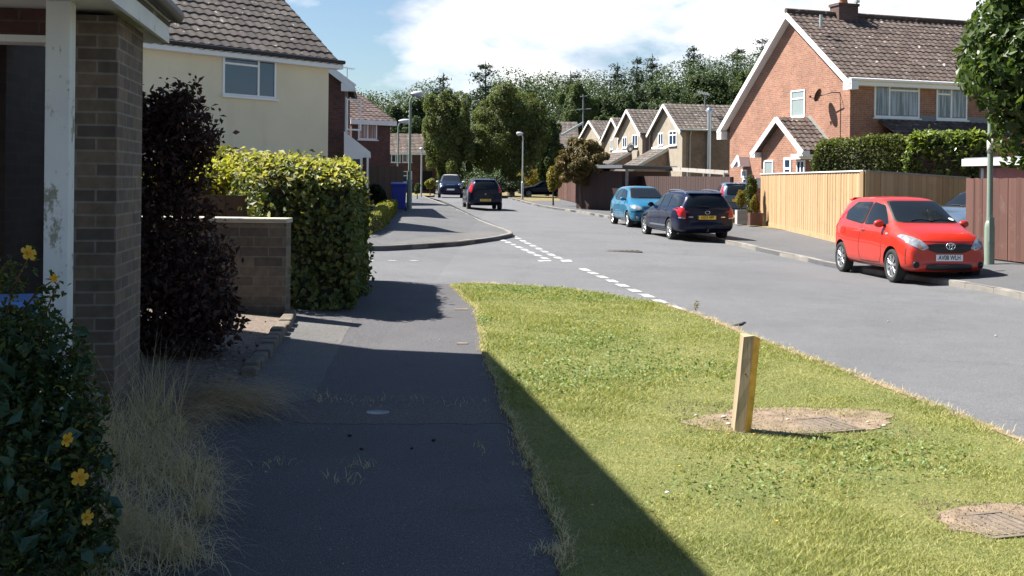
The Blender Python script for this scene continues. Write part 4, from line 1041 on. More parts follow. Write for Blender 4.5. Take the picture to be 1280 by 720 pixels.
# ------------------------------------------------------------------ verge furniture
def marker_post():
    b = G(926, 543); s = F_PX / b.y; h = (543 - 417.5) / s
    t = thing('marker_post', 'leaning wooden marker post, grey face and orange-painted edge, on the bare patch', 'post', b, .0)
    w = 20.5 / s; lean = 10.5 / s
    bm_pts = lambda z, k: [V((-w * .5 + k, -.055, z)), V((w * .06 + k, -.075, z)), V((w * .5 + k, -.045, z)), V((w * .5 + k, .05, z)), V((-w * .5 + k, .05, z))]
    face, edge = woodmat('grey_post_wood', (.24, .185, .115), (.34, .265, .175), .03, stain=(.34, .22, .09)), None
    mb = MB(); lo, hi = bm_pts(-.2, -.02), bm_pts(h, lean); hi[0].z -= .01; hi[2].z -= .02; hi[3].z -= .015
    n = 6; rows = [[lo[i].lerp(hi[i], k / n) + V((random.uniform(-.002, .002), random.uniform(-.002, .002), 0)) for i in range(5)] for k in range(n + 1)]
    vs = [p for r_ in rows for p in r_]; fs = [list(range(5))[::-1], [n * 5 + i for i in range(5)]]
    for k in range(n):
        for i in (0, 2, 3, 4): fs.append((k * 5 + i, k * 5 + (i + 1) % 5, (k + 1) * 5 + (i + 1) % 5, (k + 1) * 5 + i))
        fs.append((k * 5 + 1, k * 5 + 2, (k + 1) * 5 + 2, (k + 1) * 5 + 1))
    mb.add(vs, fs); mb.build('post', face, t, local=True)
    e = MB(); 
    vs = []; 
    for k in range(n + 1):
        a, b_ = rows[k][1], rows[k][2]; d = (b_ - a).normalized(); nn = V((d.y, -d.x, 0)); vs += [a + nn * .003, b_ + nn * .003]
    e.add(vs, [(2 * k, 2 * k + 1, 2 * k + 3, 2 * k + 2) for k in range(n)]); e.build('painted_edge', plain('flaking_orange_paint', (.78, .40, .06), .7, .35, 16, bmp=.4), t, local=True)
    for (z, x) in ((h * .62, -.01), (h * .86, .0)):
        q = MB(); q.lathe(V((x + lean * z / h - .01, -.066, z)), V((0, -1, 0)), [(0, .006), (.0015, .005), (.0015, 0)], 8); q.build('nail', M['iron'], t, local=True)
marker_post()
def blob(px0, px1, py0, py1, n=44, j=.2):
    cx_, cy_ = (px0 + px1) / 2, (py0 + py1) / 2; out = []
    for k in range(n):
        a = 2 * math.pi * k / n; r = .97 + .07 * math.sin(2 * a + px0) + .05 * math.sin(5 * a + py0) + .03 * math.sin(11 * a) + random.uniform(-.02, .02); out.append(Gp(cx_ + (px1 - px0) / 2 * r * math.cos(a), cy_ + (py1 - py0) / 2 * r * math.sin(a)))
    return out
BARE = [blob(852, 1126, 514, 548), blob(1168, 1330, 637, 676)]
for bp in BARE: sheet('bare_soil', bp, .027, M['soil'], .006)
t = cover('drain_cover', 'rusty grating set in the bare soil beside the leaning marker post', 1024, 533, .019, .20, .20, M['grate'], .35, 7)
t = cover('drain_cover', 'rusty grating in the bare soil at the grass edge by the road, nearer the camera', 1246, 658, .019, .17, .17, M['grate'], .3, 6)
cover('utility_cover', 'small oval pale cover set in the shaded path', 472, 517, -.006, .075, .075, M['lead'], .1, -1)
cover('utility_cover', 'small pale metal cover in the sunlit part of the path', 577, 387, -.006, .08, .10, M['stone'], .05, 0)
cover('utility_cover', 'tiny pale cover at the edge of the sunlit path by the grass', 578, 430, -.006, .05, .06, M['stone'], .05, 0)
# stones and litter
def bits(name, label, cat, spots, size, mat, dz=.02, group=None):
    for i, (x, y) in enumerate(spots):
        p = G(x, y, dz); mb = MB(); s = size * random.uniform(.7, 1.3)
        mb.ball(p + UP * s * .3, (s, s * random.uniform(.6, .9), s * .5), 7, 4)
        for k in range(len(mb.v)): mb.v[k] += V((random.uniform(-.2, .2), random.uniform(-.2, .2), random.uniform(-.1, .1))) * s
        o = mb.build(name, mat); tag(o, label, cat, group)
bits('stone', 'small pale stone lying on the bare soil patch by the marker post', 'stone', [(911, 531), (905, 522), (955, 540), (1085, 528), (1105, 533), (870, 520), (985, 525)], .016, M['coping'], .04, 'stones on the bare patch')
bits('stone', 'pale pebble lying loose on the main road', 'stone', [(785, 349), (803, 350), (791, 297), (830, 306), (1110, 402), (1245, 420)], .016, M['coping'], -.095, 'pebbles on the road')
bits('litter', 'scrap of white litter lying in the grass', 'litter', [(834, 616)], .016, M['upvc'], .05)
bits('dropping', 'dark scrap lying on the shaded tarmac path', 'scrap', [(542, 551), (515, 561), (452, 562), (437, 545)], .012, M['rubber'], .004, 'scraps on the path')
# bird on the kerb edge
q = G(925, 410, .02); t = thing('bird', 'small dark bird standing at the grass edge above the marker post', 'bird', q, 0)
mb = MB(); mb.tube([V((-.13, 0, .055)), V((-.06, 0, .06)), V((0, 0, .07)), V((.05, 0, .085)), V((.075, 0, .105)), V((.1, 0, .105)), V((.125, 0, .10))], [.008, .02, .036, .034, .026, .022, .002], 10)
mb.tube([V((.0, .012, .05)), V((.005, .012, 0))], .004, 5); mb.tube([V((.0, -.012, .05)), V((.005, -.012, 0))], .004, 5); mb.build('body', plain('bird_feathers', (.05, .045, .045), .8, .5, 30), t, local=True); t.scale = (.55,) * 3
# planters by the pier
def planter(label, px0, px1, py0, py1, d, mat):
    a, b = P(px0, py1, d), P(px1, py1, d); z = T(a.x, a.y); h = P(px0, py0, d).z - z; w = b.x - a.x
    t = thing('planter', label, 'planter', V(((a.x + b.x) / 2, d, z)))
    c = V(((a.x + b.x) / 2, d, z)); mb = MB(); mb.box((c.x - w / 2, c.x + w / 2), (d - .22, d - .18), (z + .05, z + h)); mb.box((c.x - w / 2, c.x + w / 2), (d + .18, d + .22), (z + .05, z + h)); mb.box((c.x - w / 2, c.x - w / 2 + .04), (d - .178, d + .178), (z + .05, z + h)); mb.box((c.x + w / 2 - .04, c.x + w / 2), (d - .178, d + .178), (z + .05, z + h)); mb.build('box', mat, t)
    mb = MB(); mb.box((c.x - w / 2 + .042, c.x + w / 2 - .042), (d - .176, d + .176), (z + .1, z + h - .06)); mb.build('soil', M['soil'], t)
    return c + UP * h
PL1 = planter('grey-brown wooden planter holding a yellow conifer, beside the parked navy estate', 920, 932.5, 262.5, 273, 41.5, M['grey_timber'])
PL2 = planter('red-brown wooden planter with a small yellow conifer at the foot of the brick pier', 936, 952, 266, 277, 40.2, M['fence_red'])
# ------------------------------------------------------------------ vegetation
def leaf_arrays(Pn, size, rng, aspect=.6, up=.3, fold=.12, tang=None, out=None, ow=1.5):
    n = len(Pn)
    nr = rng.normal(size=(n, 3)); nr[:, 2] += up * 2
    if out is not None: nr += out * ow
    nr /= np.linalg.norm(nr, axis=1)[:, None]
    t = rng.normal(size=(n, 3)) if tang is None else tang + .35 * rng.normal(size=(n, 3))
    t -= nr * np.sum(t * nr, 1)[:, None]; t /= np.linalg.norm(t, axis=1)[:, None] + 1e-9
    b = np.cross(nr, t); s = (size * rng.uniform(.6, 1.35, n))[:, None]
    v = np.stack([Pn - t * s * .5, Pn + b * s * aspect * .5 + nr * s * fold, Pn + t * s * .5, Pn - b * s * aspect * .5 + nr * s * fold], 1)
    return v.reshape(-1, 3), np.arange(4 * n).reshape(n, 4)
def leaves(name, Pn, size, mat, rng=None, parent=None, **k):
    v, f = leaf_arrays(np.asarray(Pn, float), size, rng or RNG, **k)
    return np_mesh(name, v, f, mat, parent)
def clump_points(rng, n, blobs, inner=.45):
    """points through a set of ellipsoid clumps (c, r), denser at their skins"""
    w = np.array([b[1][0] * b[1][1] + b[1][0] * b[1][2] for b in blobs]); w = w / w.sum()
    k = rng.choice(len(blobs), n, p=w); C = np.array([b[0] for b in blobs])[k]; R = np.array([b[1] for b in blobs])[k]
    d = rng.normal(size=(n, 3)); d /= np.linalg.norm(d, axis=1)[:, None]
    r = inner + (1.06 - inner) * rng.random(n) ** .45
    clump_points.n = d
    return C + d * R * r[:, None]
def crown_blobs(rng, c, R, k, fr=(.26, .42), core=True):
    c, R = np.array(c, float), np.array(R, float); out = []
    for i in range(k):
        d = rng.normal(size=3); d /= np.linalg.norm(d); d /= np.max(np.abs(d)) ** .40
        q = c + d * R * rng.uniform(.38, .82); q[2] -= 0; f = rng.uniform(*fr); out.append((q, R * f * np.array([1, 1, .85])))
    if core: out.append((c, R * .66))
    return out
LM = dict(
    street=leafmat('street_tree_leaves', (.040, .062, .020), (.112, .138, .044), (.33, .305, .11), .4, .8),
    wood=leafmat('wood_leaves', (.026, .046, .019), (.058, .088, .030), (.12, .15, .05), .3, .35),
    wood2=leafmat('pale_wood_leaves', (.042, .068, .022), (.09, .125, .038), (.17, .195, .06), .3, .35),
    pine=leafmat('pine_needles', (.014, .028, .018), (.026, .046, .026), (.05, .075, .04), .15, .5),
    redtree=leafmat('copper_tree_leaves', (.05, .055, .018), (.13, .095, .032), (.34, .18, .055), .3, 1.0),
    hedge=leafmat('beech_hedge_leaves', (.035, .058, .014), (.088, .112, .026), (.28, .21, .07), .2, 2.5),
    hedge2=leafmat('golden_hedge_leaves', (.08, .10, .016), (.24, .23, .04), (.48, .42, .08), .35, 2.5),
    conifer_hedge=leafmat('conifer_hedge_sprays', (.025, .042, .010), (.065, .085, .018), (.15, .16, .038), .25, 1.5),
    laurel=leafmat('glossy_hedge_leaves', (.035, .06, .014), (.085, .12, .026), (.20, .22, .045), .25, 1.5, rough=.3),
    purple=leafmat('dark_purple_leaves', (.026, .013, .013), (.058, .026, .024), (.11, .058, .040), .25, 2.0),
    maple=leafmat('broad_green_leaves', (.025, .05, .012), (.062, .098, .022), (.17, .21, .05), .4, 1.0, rough=.4),
    shrub=leafmat('shrub_leaves', (.018, .036, .012), (.045, .072, .018), (.15, .15, .03), .25, 5.0),
    yellow=leafmat('yellow_shrub_leaves', (.10, .09, .018), (.24, .19, .035), (.40, .30, .06), .35, 2.0),
    ivy=leafmat('ivy_leaves', (.03, .05, .010), (.08, .10, .02), (.17, .17, .03), .25, 2.0),
    dark=leafmat('dark_shrub_leaves', (.012, .022, .008), (.025, .038, .012), None, .15, 2.0),
    dry=leafmat('dry_grass_blades', (.40, .32, .20), (.62, .50, .31), (.78, .64, .42), .25, 3.0, rough=.8),
    blade=leafmat('grass_blades', (.125, .165, .048), (.30, .305, .095), (.58, .48, .25), .25, 1.7, rough=.7),
    dry2=leafmat('brown_dry_grass_blades', (.34, .235, .125), (.54, .39, .22), (.70, .54, .32), .2, 3.0, rough=.8),
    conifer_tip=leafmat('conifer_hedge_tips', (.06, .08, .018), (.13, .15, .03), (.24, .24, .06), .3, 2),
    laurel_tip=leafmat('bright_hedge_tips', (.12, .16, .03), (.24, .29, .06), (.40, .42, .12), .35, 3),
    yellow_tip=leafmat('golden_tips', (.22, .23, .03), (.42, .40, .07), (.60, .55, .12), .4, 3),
    petal=plain('yellow_petals', (.55, .31, .01), .6, .15, 30),
)
def tree(name, label, base, h, cr, R, seed, mat, nleaf, lsize, k=14, fr=(.28, .42), trunk_r=.2, limbs=5, group=None, cat='tree', inner=.45, tmat=None, up=.3, twigs=0):
    """base point, h = height of the crown centre, cr unused offset, R = crown radii"""
    rng = np.random.default_rng(seed); b = V(base); t = thing(name, label, cat, b, 0, group)
    c = b + V(cr) + UP * h; bl = crown_blobs(rng, c, R, k, fr)
    pts = clump_points(rng, nleaf, bl, inner); on = clump_points.n
    oc = pts - np.array(c); oc /= np.linalg.norm(oc, axis=1)[:, None] + 1e-9; on = on * .6 + oc * .6
    kp = pts[:, 2] > b.z + .15; pts = pts[kp]; on = on[kp]
    v, f = leaf_arrays(pts, lsize, rng, up=up, out=on); np_mesh('crown', v - np.array(b), f, mat, t)
    mb = MB(); top = c + V((0, 0, R[2] * .3)); mid = b.lerp(top, .5) + V((rng.normal() * .1, rng.normal() * .1, 0)) * R[0] * .3
    mb.tube([b - UP * .2, b + UP * .05, b.lerp(mid, .5), mid, top], [trunk_r * 1.5, trunk_r * 1.15, trunk_r * .9, trunk_r * .7, trunk_r * .2], 9)
    for i in range(limbs):
        q, r = bl[i]; s = b.lerp(top, .35 + .4 * i / max(1, limbs)); e = V(q)
        mb.tube([s, s.lerp(e, .5) + UP * R[2] * .06, e], [trunk_r * .45, trunk_r * .3, trunk_r * .1], 6)
    for i in range(twigs):
        q = V(pts[rng.integers(len(pts))]); s = V(bl[rng.integers(len(bl))][0]); mb.tube([s, s.lerp(q, .6) + UP * .03, q], [trunk_r * .12, trunk_r * .08, trunk_r * .03], 4, cap=False)
    mb.build('trunk', tmat or M['trunk'], t); return t
def px_tree(name, label, px, py_base, px_half, py_top, py_low, d, **k):
    """tree placed by its distance and seen size"""
    z = T(P(px, 200, d).x, d); b = V((P(px, 200, d).x, d, z)); zt, zl = P(px, py_top, d).z, P(px, py_low, d).z
    rx = px_half / F_PX * d; rz = (zt - zl) / 2; k.setdefault('R', None); k.pop('R')
    return tree(name, label, b, (zt + zl) / 2 - z, (0, 0, 0), (rx * .9, rx * .9, rz * .9), **k)
# the big street trees
px_tree('street_tree', 'broader big leafy street tree of the two, nearer the pale street lamp', 639, 0, 66, 80, 250, 96, seed=3, mat=LM['street'], nleaf=85000, lsize=.18, k=170, fr=(.07, .17), trunk_r=.3, group='big street trees')
px_tree('street_tree', 'narrower big leafy street tree of the two, nearer the terrace houses', 560, 0, 45, 88, 250, 94, seed=5, mat=LM['street'], nleaf=60000, lsize=.17, k=140, fr=(.08, .18), trunk_r=.25, group='big street trees')
px_tree('tree', 'bushy green tree standing behind the terrace house roof', 512, 0, 38, 108, 215, 118, seed=8, mat=LM['wood'], nleaf=15000, lsize=.3, k=50, fr=(.12, .26))
px_tree('street_tree', 'dark green tree filling the gap beside the broad street tree, above the dark saloon', 684, 0, 26, 128, 240, 104, seed=9, mat=LM['wood'], nleaf=16000, lsize=.24, k=60, fr=(.10, .24))
px_tree('copper_tree', 'small rounded tree with coppery red leaves behind the corner of the brown fence', 728, 0, 41, 166, 238, 58, seed=12, mat=LM['redtree'], nleaf=18000, lsize=.15, k=60, fr=(.10, .24), trunk_r=.12)
px_tree('yellow_shrub', 'golden yellow shrub beside the sunlit corner fence', 692, 0, 14, 198, 246, 63, seed=13, mat=LM['yellow'], nleaf=2600, lsize=.16, k=8, trunk_r=.05, cat='shrub')
px_tree('yellow_shrub', 'low yellow-green bush beyond the dark saloon', 662, 0, 26, 207, 240, 108, seed=14, mat=LM['yellow'], nleaf=2600, lsize=.25, k=9, trunk_r=.05, cat='shrub')
px_tree('shrub', 'small clipped round green shrub beside the far parked dark car', 538, 0, 8, 220, 240, 82, seed=15, mat=LM['hedge2'], nleaf=1800, lsize=.14, k=7, trunk_r=.04, cat='shrub')
px_tree('shrub', 'dark shrub under the broad street tree, behind the black hatchback', 616, 0, 40, 220, 246, 90, seed=16, mat=LM['dark'], nleaf=6000, lsize=.2, k=20, trunk_r=.04, cat='shrub')
px_tree('shrub', 'dark evergreen shrub in front of the low old fence', 474, 0, 16, 226, 270, 44.5, seed=17, mat=LM['dark'], nleaf=5000, lsize=.12, k=10, trunk_r=.04, cat='shrub')
px_tree('shrub', 'green shrub between the street lamp and the far terrace', 522, 0, 5, 226, 243, 66, seed=171, mat=LM['laurel'], nleaf=700, lsize=.12, k=5, trunk_r=.03, cat='shrub')

# the wood on the rise behind
rng = np.random.default_rng(21)
bl = []
for px in np.linspace(440, 1010, 60):
    d = rng.uniform(150, 215); ytop = np.interp(px, [440, 520, 600, 680, 720, 760, 830, 880, 960, 1010], [125, 122, 112, 100, 98, 99, 92, 80, 70, 64]) + rng.uniform(-4, 12)
    for lv in range(7):
        y = ytop + 9 + lv * 20 + rng.uniform(-6, 6); q = P(px + rng.uniform(-6, 6), y, d - lv * 4); r = rng.uniform(1.6, 3.0); bl.append((np.array(q), np.array([r * 1.15, r * 1.15, r])))
pts = clump_points(rng, 260000, bl, .4)
v, f = leaf_arrays(pts, .34, rng, up=.4, out=clump_points.n); o = np_mesh('woodland', v, f, LM['wood']); tag(o, 'dense dark green wood rising behind the rooftops', 'wood', None, 'stuff')
mb = MB()
for i in range(40):
    q = P(rng.uniform(440, 1010), 180, rng.uniform(155, 212)); mb.tube([V((q.x, q.y, 0)), V((q.x, q.y, 9))], [.3, .15], 6)
o2 = mb.build('woodland_trunks', M['trunk'], o)
def pine(label, px, py_top, half, d, seed, py_low=200, group='pines above the wood', bare=.35):
    rng = np.random.default_rng(seed); x = P(px, 200, d).x; z = T(x, d); b = V((x, d, z)); zt = P(px, py_top, d).z; t = thing('pine_tree', label, 'tree', b, 0, group)
    R = half / F_PX * d; mb = MB(); mb.tube([b, V((x, d, zt))], [.35, .05], 7); pts = []; tg = []
    z0 = P(px, py_low, d).z; n = int((zt - z0) / .95)
    for i in range(n):
        f = i / n; zz = z0 + (zt - z0) * f; r = R * (1.05 - f) ** .5 * rng.uniform(.45, 1.15) + .2
        for k in range(5):
            if rng.random() < .3: continue
            a = rng.uniform(0, 2 * math.pi); e = np.array([math.cos(a), math.sin(a), rng.uniform(-.05, .4)]); m_ = int(26 * r / R + 8)
            e[2] = rng.uniform(.0, .55); tf = np.array([x, d, zz]) + e * r * rng.uniform(.55, .95); m_ = int(m_ * 2.2); q = tf + rng.normal(size=(m_, 3)) * np.array([.42, .42, .22]) * (.55 + .8 * r / R); pts.append(q); tg.append(np.tile(e, (m_, 1)))
            mb.tube([V((x, d, zz)), V(np.array([x, d, zz]) + e * r * .8)], [.05, .015], 4, cap=False)
    pts = np.concatenate(pts); tg = np.concatenate(tg); v, f = leaf_arrays(pts, .42, rng, aspect=.4, up=.6, tang=tg); np_mesh('crown', v - np.array(b), f, LM['pine'], t); mb.build('trunk', M['trunk'], t)
pine('dark conifer tip rising between the two big street trees', 606, 76, 17, 150, 31, 150)
pine('ragged dark pine top above the left shoulder of the narrower street tree', 553, 91, 12, 150, 32, 150)
pine('wide ragged pine above the end of the brown bungalow roof', 771, 78, 13, 165, 33, 150)
pine('slim pine spire, first of the close pair above the rendered gables', 795, 70, 10, 168, 34, 150)
pine('slim pine spire, second and taller of the close pair above the rendered gables', 814, 67, 11, 172, 35, 150)
pine('broad tall pine, the highest top of the wood over the flue house', 866, 56, 19, 175, 36, 150)
pine('pine top beside the white verge of the brick gable', 920, 58, 13, 178, 37, 140)
pine('dark pine top cut off by the brick house roof', 951, 47, 15, 180, 38, 140)
pine('low ragged pine above the broad street tree shoulder', 712, 88, 14, 165, 39, 150)
for (lb, px, half, yt, yl, d, sd, mt) in (
    ('round broadleaf tree of the wood just behind the flue house roof', 884, 34, 80, 170, 150, 41, 'wood'),
    ('broadleaf tree of the wood with a pale drooping crown beside the brick gable', 938, 24, 78, 175, 148, 42, 'wood2'),
    ('lighter green broadleaf tree of the wood beyond the broad street tree', 722, 34, 92, 190, 140, 43, 'wood2'),
    ('dark broadleaf tree of the wood behind the second and third gables', 768, 34, 104, 190, 142, 44, 'wood'),
    ('broadleaf tree of the wood directly over the tallest pebbledashed gable', 828, 34, 98, 190, 146, 45, 'wood'),
    ('pale low shrubby tree behind the roofs of the row of gables', 756, 20, 135, 190, 128, 46, 'wood2')):
    px_tree('broadleaf_tree', lb, px, 0, half, yt, yl, d, seed=sd, mat=LM[mt], nleaf=30000, lsize=.25, k=60, fr=(.11, .24), trunk_r=.3, group='broadleaf trees of the wood')

# hedges: leafy skins over a dark twiggy core
def hedge(name, label, quad_, z0, ztop, mat, n, ls, seed, rnd=.25, lump=.08, cat='hedge', core=None, fuzz=.05, tips=None):
    """quad_: plan corners in order; ztop: height of each corner"""
    rng = np.random.default_rng(seed); q = [np.array(p[:2], float) for p in quad_]; c = sum(q) / 4; zb = z0
    t = thing(name, label, cat, V((c[0], c[1], zb)))
    def at(u, v_, w):
        p = (q[0] * (1 - u) + q[1] * u) * (1 - v_) + (q[3] * (1 - u) + q[2] * u) * v_
        h = (ztop[0] * (1 - u) + ztop[1] * u) * (1 - v_) + (ztop[3] * (1 - u) + ztop[2] * u) * v_
        return p, h
    # areas
    lu = np.linalg.norm(q[1] - q[0]); lv = np.linalg.norm(q[3] - q[0]); H = max(ztop) - z0
    ar = np.array([lu * lv, lu * H, lu * H, lv * H, lv * H]); side = rng.choice(5, n, p=ar / ar.sum()); a, b = rng.random(n), rng.random(n)
    u = np.where(side == 0, a, np.where(side <= 2, a, np.where(side == 3, 0., 1.))); v_ = np.where(side == 0, b, np.where(side == 1, 0., np.where(side == 2, 1., a))); w = np.where(side == 0, 1., b)
    Pp = (q[0] * (1 - u)[:, None] + q[1] * u[:, None]) * (1 - v_)[:, None] + (q[3] * (1 - u)[:, None] + q[2] * u[:, None]) * v_[:, None]
    h = (ztop[0] * (1 - u) + ztop[1] * u) * (1 - v_) + (ztop[3] * (1 - u) + ztop[2] * u) * v_
    Z = z0 + (h - z0) * w
    # round the shoulders
    f = np.clip((w - (1 - rnd)) / rnd, 0, 1); k = 1 - .30 * (1 - np.sqrt(np.clip(1 - f * f, 0, 1)))
    ed = np.minimum(np.minimum(u, 1 - u) * lu, np.minimum(v_, 1 - v_) * lv); Z = Z - np.where(side == 0, .24 * np.exp(-ed / .2), 0)
    Pp = c + (Pp - c) * np.where(side == 0, .97, k)[:, None]
    pts = np.column_stack([Pp, Z])
    ln = np.sin(pts[:, 0] * 3.1 + 1) * np.sin(pts[:, 1] * 2.7 + seed) * np.sin(pts[:, 2] * 4.3 + 2) + .5 * np.sin(pts[:, 0] * 9 + pts[:, 2] * 7)
    dirn = np.column_stack([Pp - c, np.where(side == 0, 1., .0) * 1.0]); dirn /= np.linalg.norm(dirn, axis=1)[:, None]
    pts += dirn * (lump * ln - np.abs(rng.normal(size=n)) * fuzz * 1.5 + (rng.random(n) < .03) * rng.random(n) * fuzz * 2.5)[:, None]
    dirn[:, 2] = np.where(side == 0, 1., .15); v, fc = leaf_arrays(pts, ls, rng, up=.15, aspect=.65, out=dirn, ow=1.3); np_mesh('foliage', v - np.array([c[0], c[1], zb]), fc, mat, t)
    if tips:  # second layer of brighter leaves over the top and shoulders
        tm, keep = tips; ok = (side == 0) | ((w > .80) & (rng.random(n) < .75)) | ((w > .6) & (rng.random(n) < .2)); tp = pts[ok] + np.column_stack([rng.normal(size=(ok.sum(), 2)) * .02, np.abs(rng.normal(size=ok.sum())) * .045]); v2, f2 = leaf_arrays(tp[rng.random(len(tp)) < keep], ls * 1.05, rng, up=.7, aspect=.6); np_mesh('tip_leaves', v2 - np.array([c[0], c[1], zb]), f2, tm, t)
    mb = MB(); s = .87
    qb = [c + (p - c) * s for p in q]; vs = [V((p[0], p[1], z0 - .1)) for p in qb] + [V((p[0], p[1], z0 + (hh - z0) * .88)) for p, hh in zip(qb, ztop)]
    mb.add(vs, [(3, 2, 1, 0), (4, 5, 6, 7)] + [(i, (i + 1) % 4, 4 + (i + 1) % 4, 4 + i) for i in range(4)]); mb.build('branches', core or M['twig'], t); return t
a, b = V((P(322, 300, 11.9).x, 11.9)), V((P(443, 380, 12.3).x, 12.3)); c_, d_ = V((P(459, 350, 16.4).x, 16.4)), V((-4.4, 16.4))
z = lambda x, y, d: P(x, y, d).z
hedge('hedge', 'big rounded beech hedge with coppery sunlit top at the corner of the path', [a, b, c_, d_], .06, [z(330, 198, 11.9), z(430, 207, 12.3), z(455, 212, 16.4) + .08, z(340, 192, 15)], LM['hedge'], 26000, .078, 51, rnd=.55, lump=.09, fuzz=.09, tips=(leafmat('bright_hedge_leaves', (.17, .19, .035), (.36, .33, .09), (.60, .46, .20), .4, 3), .55))
a, b = V((P(150, 300, 14.6).x, 14.6)), V((P(335, 300, 14.4).x, 14.4))
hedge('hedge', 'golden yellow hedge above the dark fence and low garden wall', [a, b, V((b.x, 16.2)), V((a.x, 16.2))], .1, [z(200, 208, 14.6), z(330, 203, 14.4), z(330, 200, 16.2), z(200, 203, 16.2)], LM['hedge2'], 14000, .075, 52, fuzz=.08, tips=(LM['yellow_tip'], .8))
px_tree('shrub', 'leafy green shrub rising behind the golden hedge', 262, 0, 46, 176, 250, 17.5, seed=53, mat=LM['hedge2'], nleaf=5000, lsize=.07, k=12, trunk_r=.04, cat='shrub')
a, b = V((Gp(457, 297).x, Gp(457, 297).y)), Gp(479, 287); c_ = Gp(497, 264.5); d_ = Gp(474, 266)
hedge('hedge', 'low clipped golden hedge lining the far pavement', [a, b, c_, d_], T(-4, 36) - .02, [T(-4, 36) + .42, T(-4, 36) + .46, T(-4, 42) + .5, T(-4, 42) + .45], LM['hedge2'], 7000, .075, 54, lump=.06)
a, b = P(1016, 210, 35.4), P(1135, 210, 33.6); zz = T(9, 33)
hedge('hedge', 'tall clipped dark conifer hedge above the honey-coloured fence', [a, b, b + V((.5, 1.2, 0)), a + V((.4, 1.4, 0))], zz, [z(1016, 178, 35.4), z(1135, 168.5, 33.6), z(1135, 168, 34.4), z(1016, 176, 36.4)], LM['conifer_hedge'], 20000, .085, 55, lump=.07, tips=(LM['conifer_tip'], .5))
a, b = P(1132, 210, 33.2), P(1238, 210, 32.6)
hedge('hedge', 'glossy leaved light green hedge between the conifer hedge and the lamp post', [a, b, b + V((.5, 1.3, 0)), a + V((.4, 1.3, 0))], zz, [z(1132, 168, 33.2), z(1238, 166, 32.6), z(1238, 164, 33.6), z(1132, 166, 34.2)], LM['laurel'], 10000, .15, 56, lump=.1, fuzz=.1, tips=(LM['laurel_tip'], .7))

# street tree overhanging from the right edge
b_ = V((P(1330, 300, 22.0).x, 22.0, 0)); b_.z = T(b_.x, b_.y)
tree('maple_tree', 'broad-leaved tree whose crown hangs over the lamp post at the edge of the view', b_, P(1300, 62, 22).z - b_.z, (-.55, -.35, .0), (2.15, 1.9, 2.45), 61, LM['maple'], 16000, .19, k=34, fr=(.20, .36), trunk_r=.14, limbs=9, inner=.5, twigs=60)

# dark purple shrub by the garage
rng = np.random.default_rng(71)
b_ = V((P(190, 420, 8.9).x, 8.9, T(-3, 9))); t = thing('purple_shrub', 'tall dark purple-leaved shrub between the brick pillar and low garden wall', 'shrub', b_)
sp = [((165, 240), .42, .6), ((192, 265), .30, .55), ((208, 305), .28, .5), ((185, 330), .45, .5), ((215, 370), .48, .45), ((232, 345), .32, .4), ((180, 400), .55, .45), ((240, 405), .40, .28), ((262, 395), .28, .22), ((210, 430), .4, .2), ((178, 190), .28, .4), ((208, 215), .22, .30), ((255, 380), .25, .25), ((265, 340), .2, .25), ((160, 160), .25, .3)]
bl = [(np.array(P(x, y, 8.9 + rng.uniform(-.25, .35))), np.array([r1, r1, r2])) for ((x, y), r1, r2) in sp]
pts = clump_points(rng, 11500, bl, .2); tw = MB(); extra = []
for (x0, y0, x1, y1) in ((185, 200, 205, 118), (195, 200, 238, 112), (200, 215, 268, 160), (205, 240, 262, 170), (190, 190, 180, 128), (200, 190, 222, 125), (210, 230, 255, 196), (195, 180, 210, 135), (215, 215, 248, 150), (230, 290, 262, 262), (240, 330, 280, 318), (240, 380, 290, 385), (198, 170, 250, 140), (180, 170, 232, 118), (206, 205, 242, 182), (210, 250, 246, 228)):
    s, e = P(x0, y0, 8.9 + rng.uniform(-.2, .2)), P(x1, y1, 8.85 + rng.uniform(-.25, .25)); tw.tube([s, s.lerp(e, .55) + UP * .04, e], [.010, .006, .003], 5)
    m_ = 240; f = rng.random(m_)[:, None] ** .7; q = np.array(s) * (1 - f) + np.array(e) * f; extra.append(q + rng.normal(size=(m_, 3)) * (.115 - .06 * f))
pts = np.concatenate([pts] + extra); pts = pts[pts[:, 2] > .12]
v, f = leaf_arrays(pts, .062, rng, aspect=.5); np_mesh('foliage', v - np.array(b_), f, LM['purple'], t)
for k in range(5):
    e = V(bl[k * 2][0]); s = b_ + V((rng.uniform(-.15, .15), rng.uniform(-.1, .1), -.1)); tw.tube([s, s.lerp(e, .5) + V((.03, 0, .05)), e], [.03, .022, .012], 6)
tw.build('branches', M['twig'], t)

# ivy on the brick pier, planter conifers
def bush(name, label, c, R, mat, n, ls, seed, cat='shrub', k=8, stem=True):
    rng = np.random.default_rng(seed); c = V(c); t = thing(name, label, cat, V((c.x, c.y, c.z - R[2]))); bl = crown_blobs(rng, c, R, k, (.35, .55)); pts = clump_points(rng, n, bl, .4)
    v, f = leaf_arrays(pts, ls, rng); np_mesh('foliage', v - np.array(WL[t]), f, mat, t)
    if stem:
        mb = MB(); mb.tube([WL[t] - UP * .05, V(c)], [.03, .015], 6); mb.build('stem', M['trunk'], t)
    return t
za, zb_ = P(938, 216, 40.8).z, P(938, 268, 40.8).z
bush('climber', 'tall green climbing shrub growing beside the brick pier', (P(939, 240, 40.8).x, 40.8, (za + zb_) / 2), (.26, .25, (za - zb_) / 2), LM['ivy'], 5000, .075, 81, k=14)
bush('conifer', 'golden dwarf conifer in the grey-brown wooden planter', PL1 + UP * .38, (.2, .2, .44), LM['yellow'], 2200, .06, 82)
bush('conifer', 'pointed golden dwarf conifer in the red-brown planter', PL2 + V((-.08, -.05, .32)), (.15, .15, .40), LM['yellow'], 1600, .055, 83)
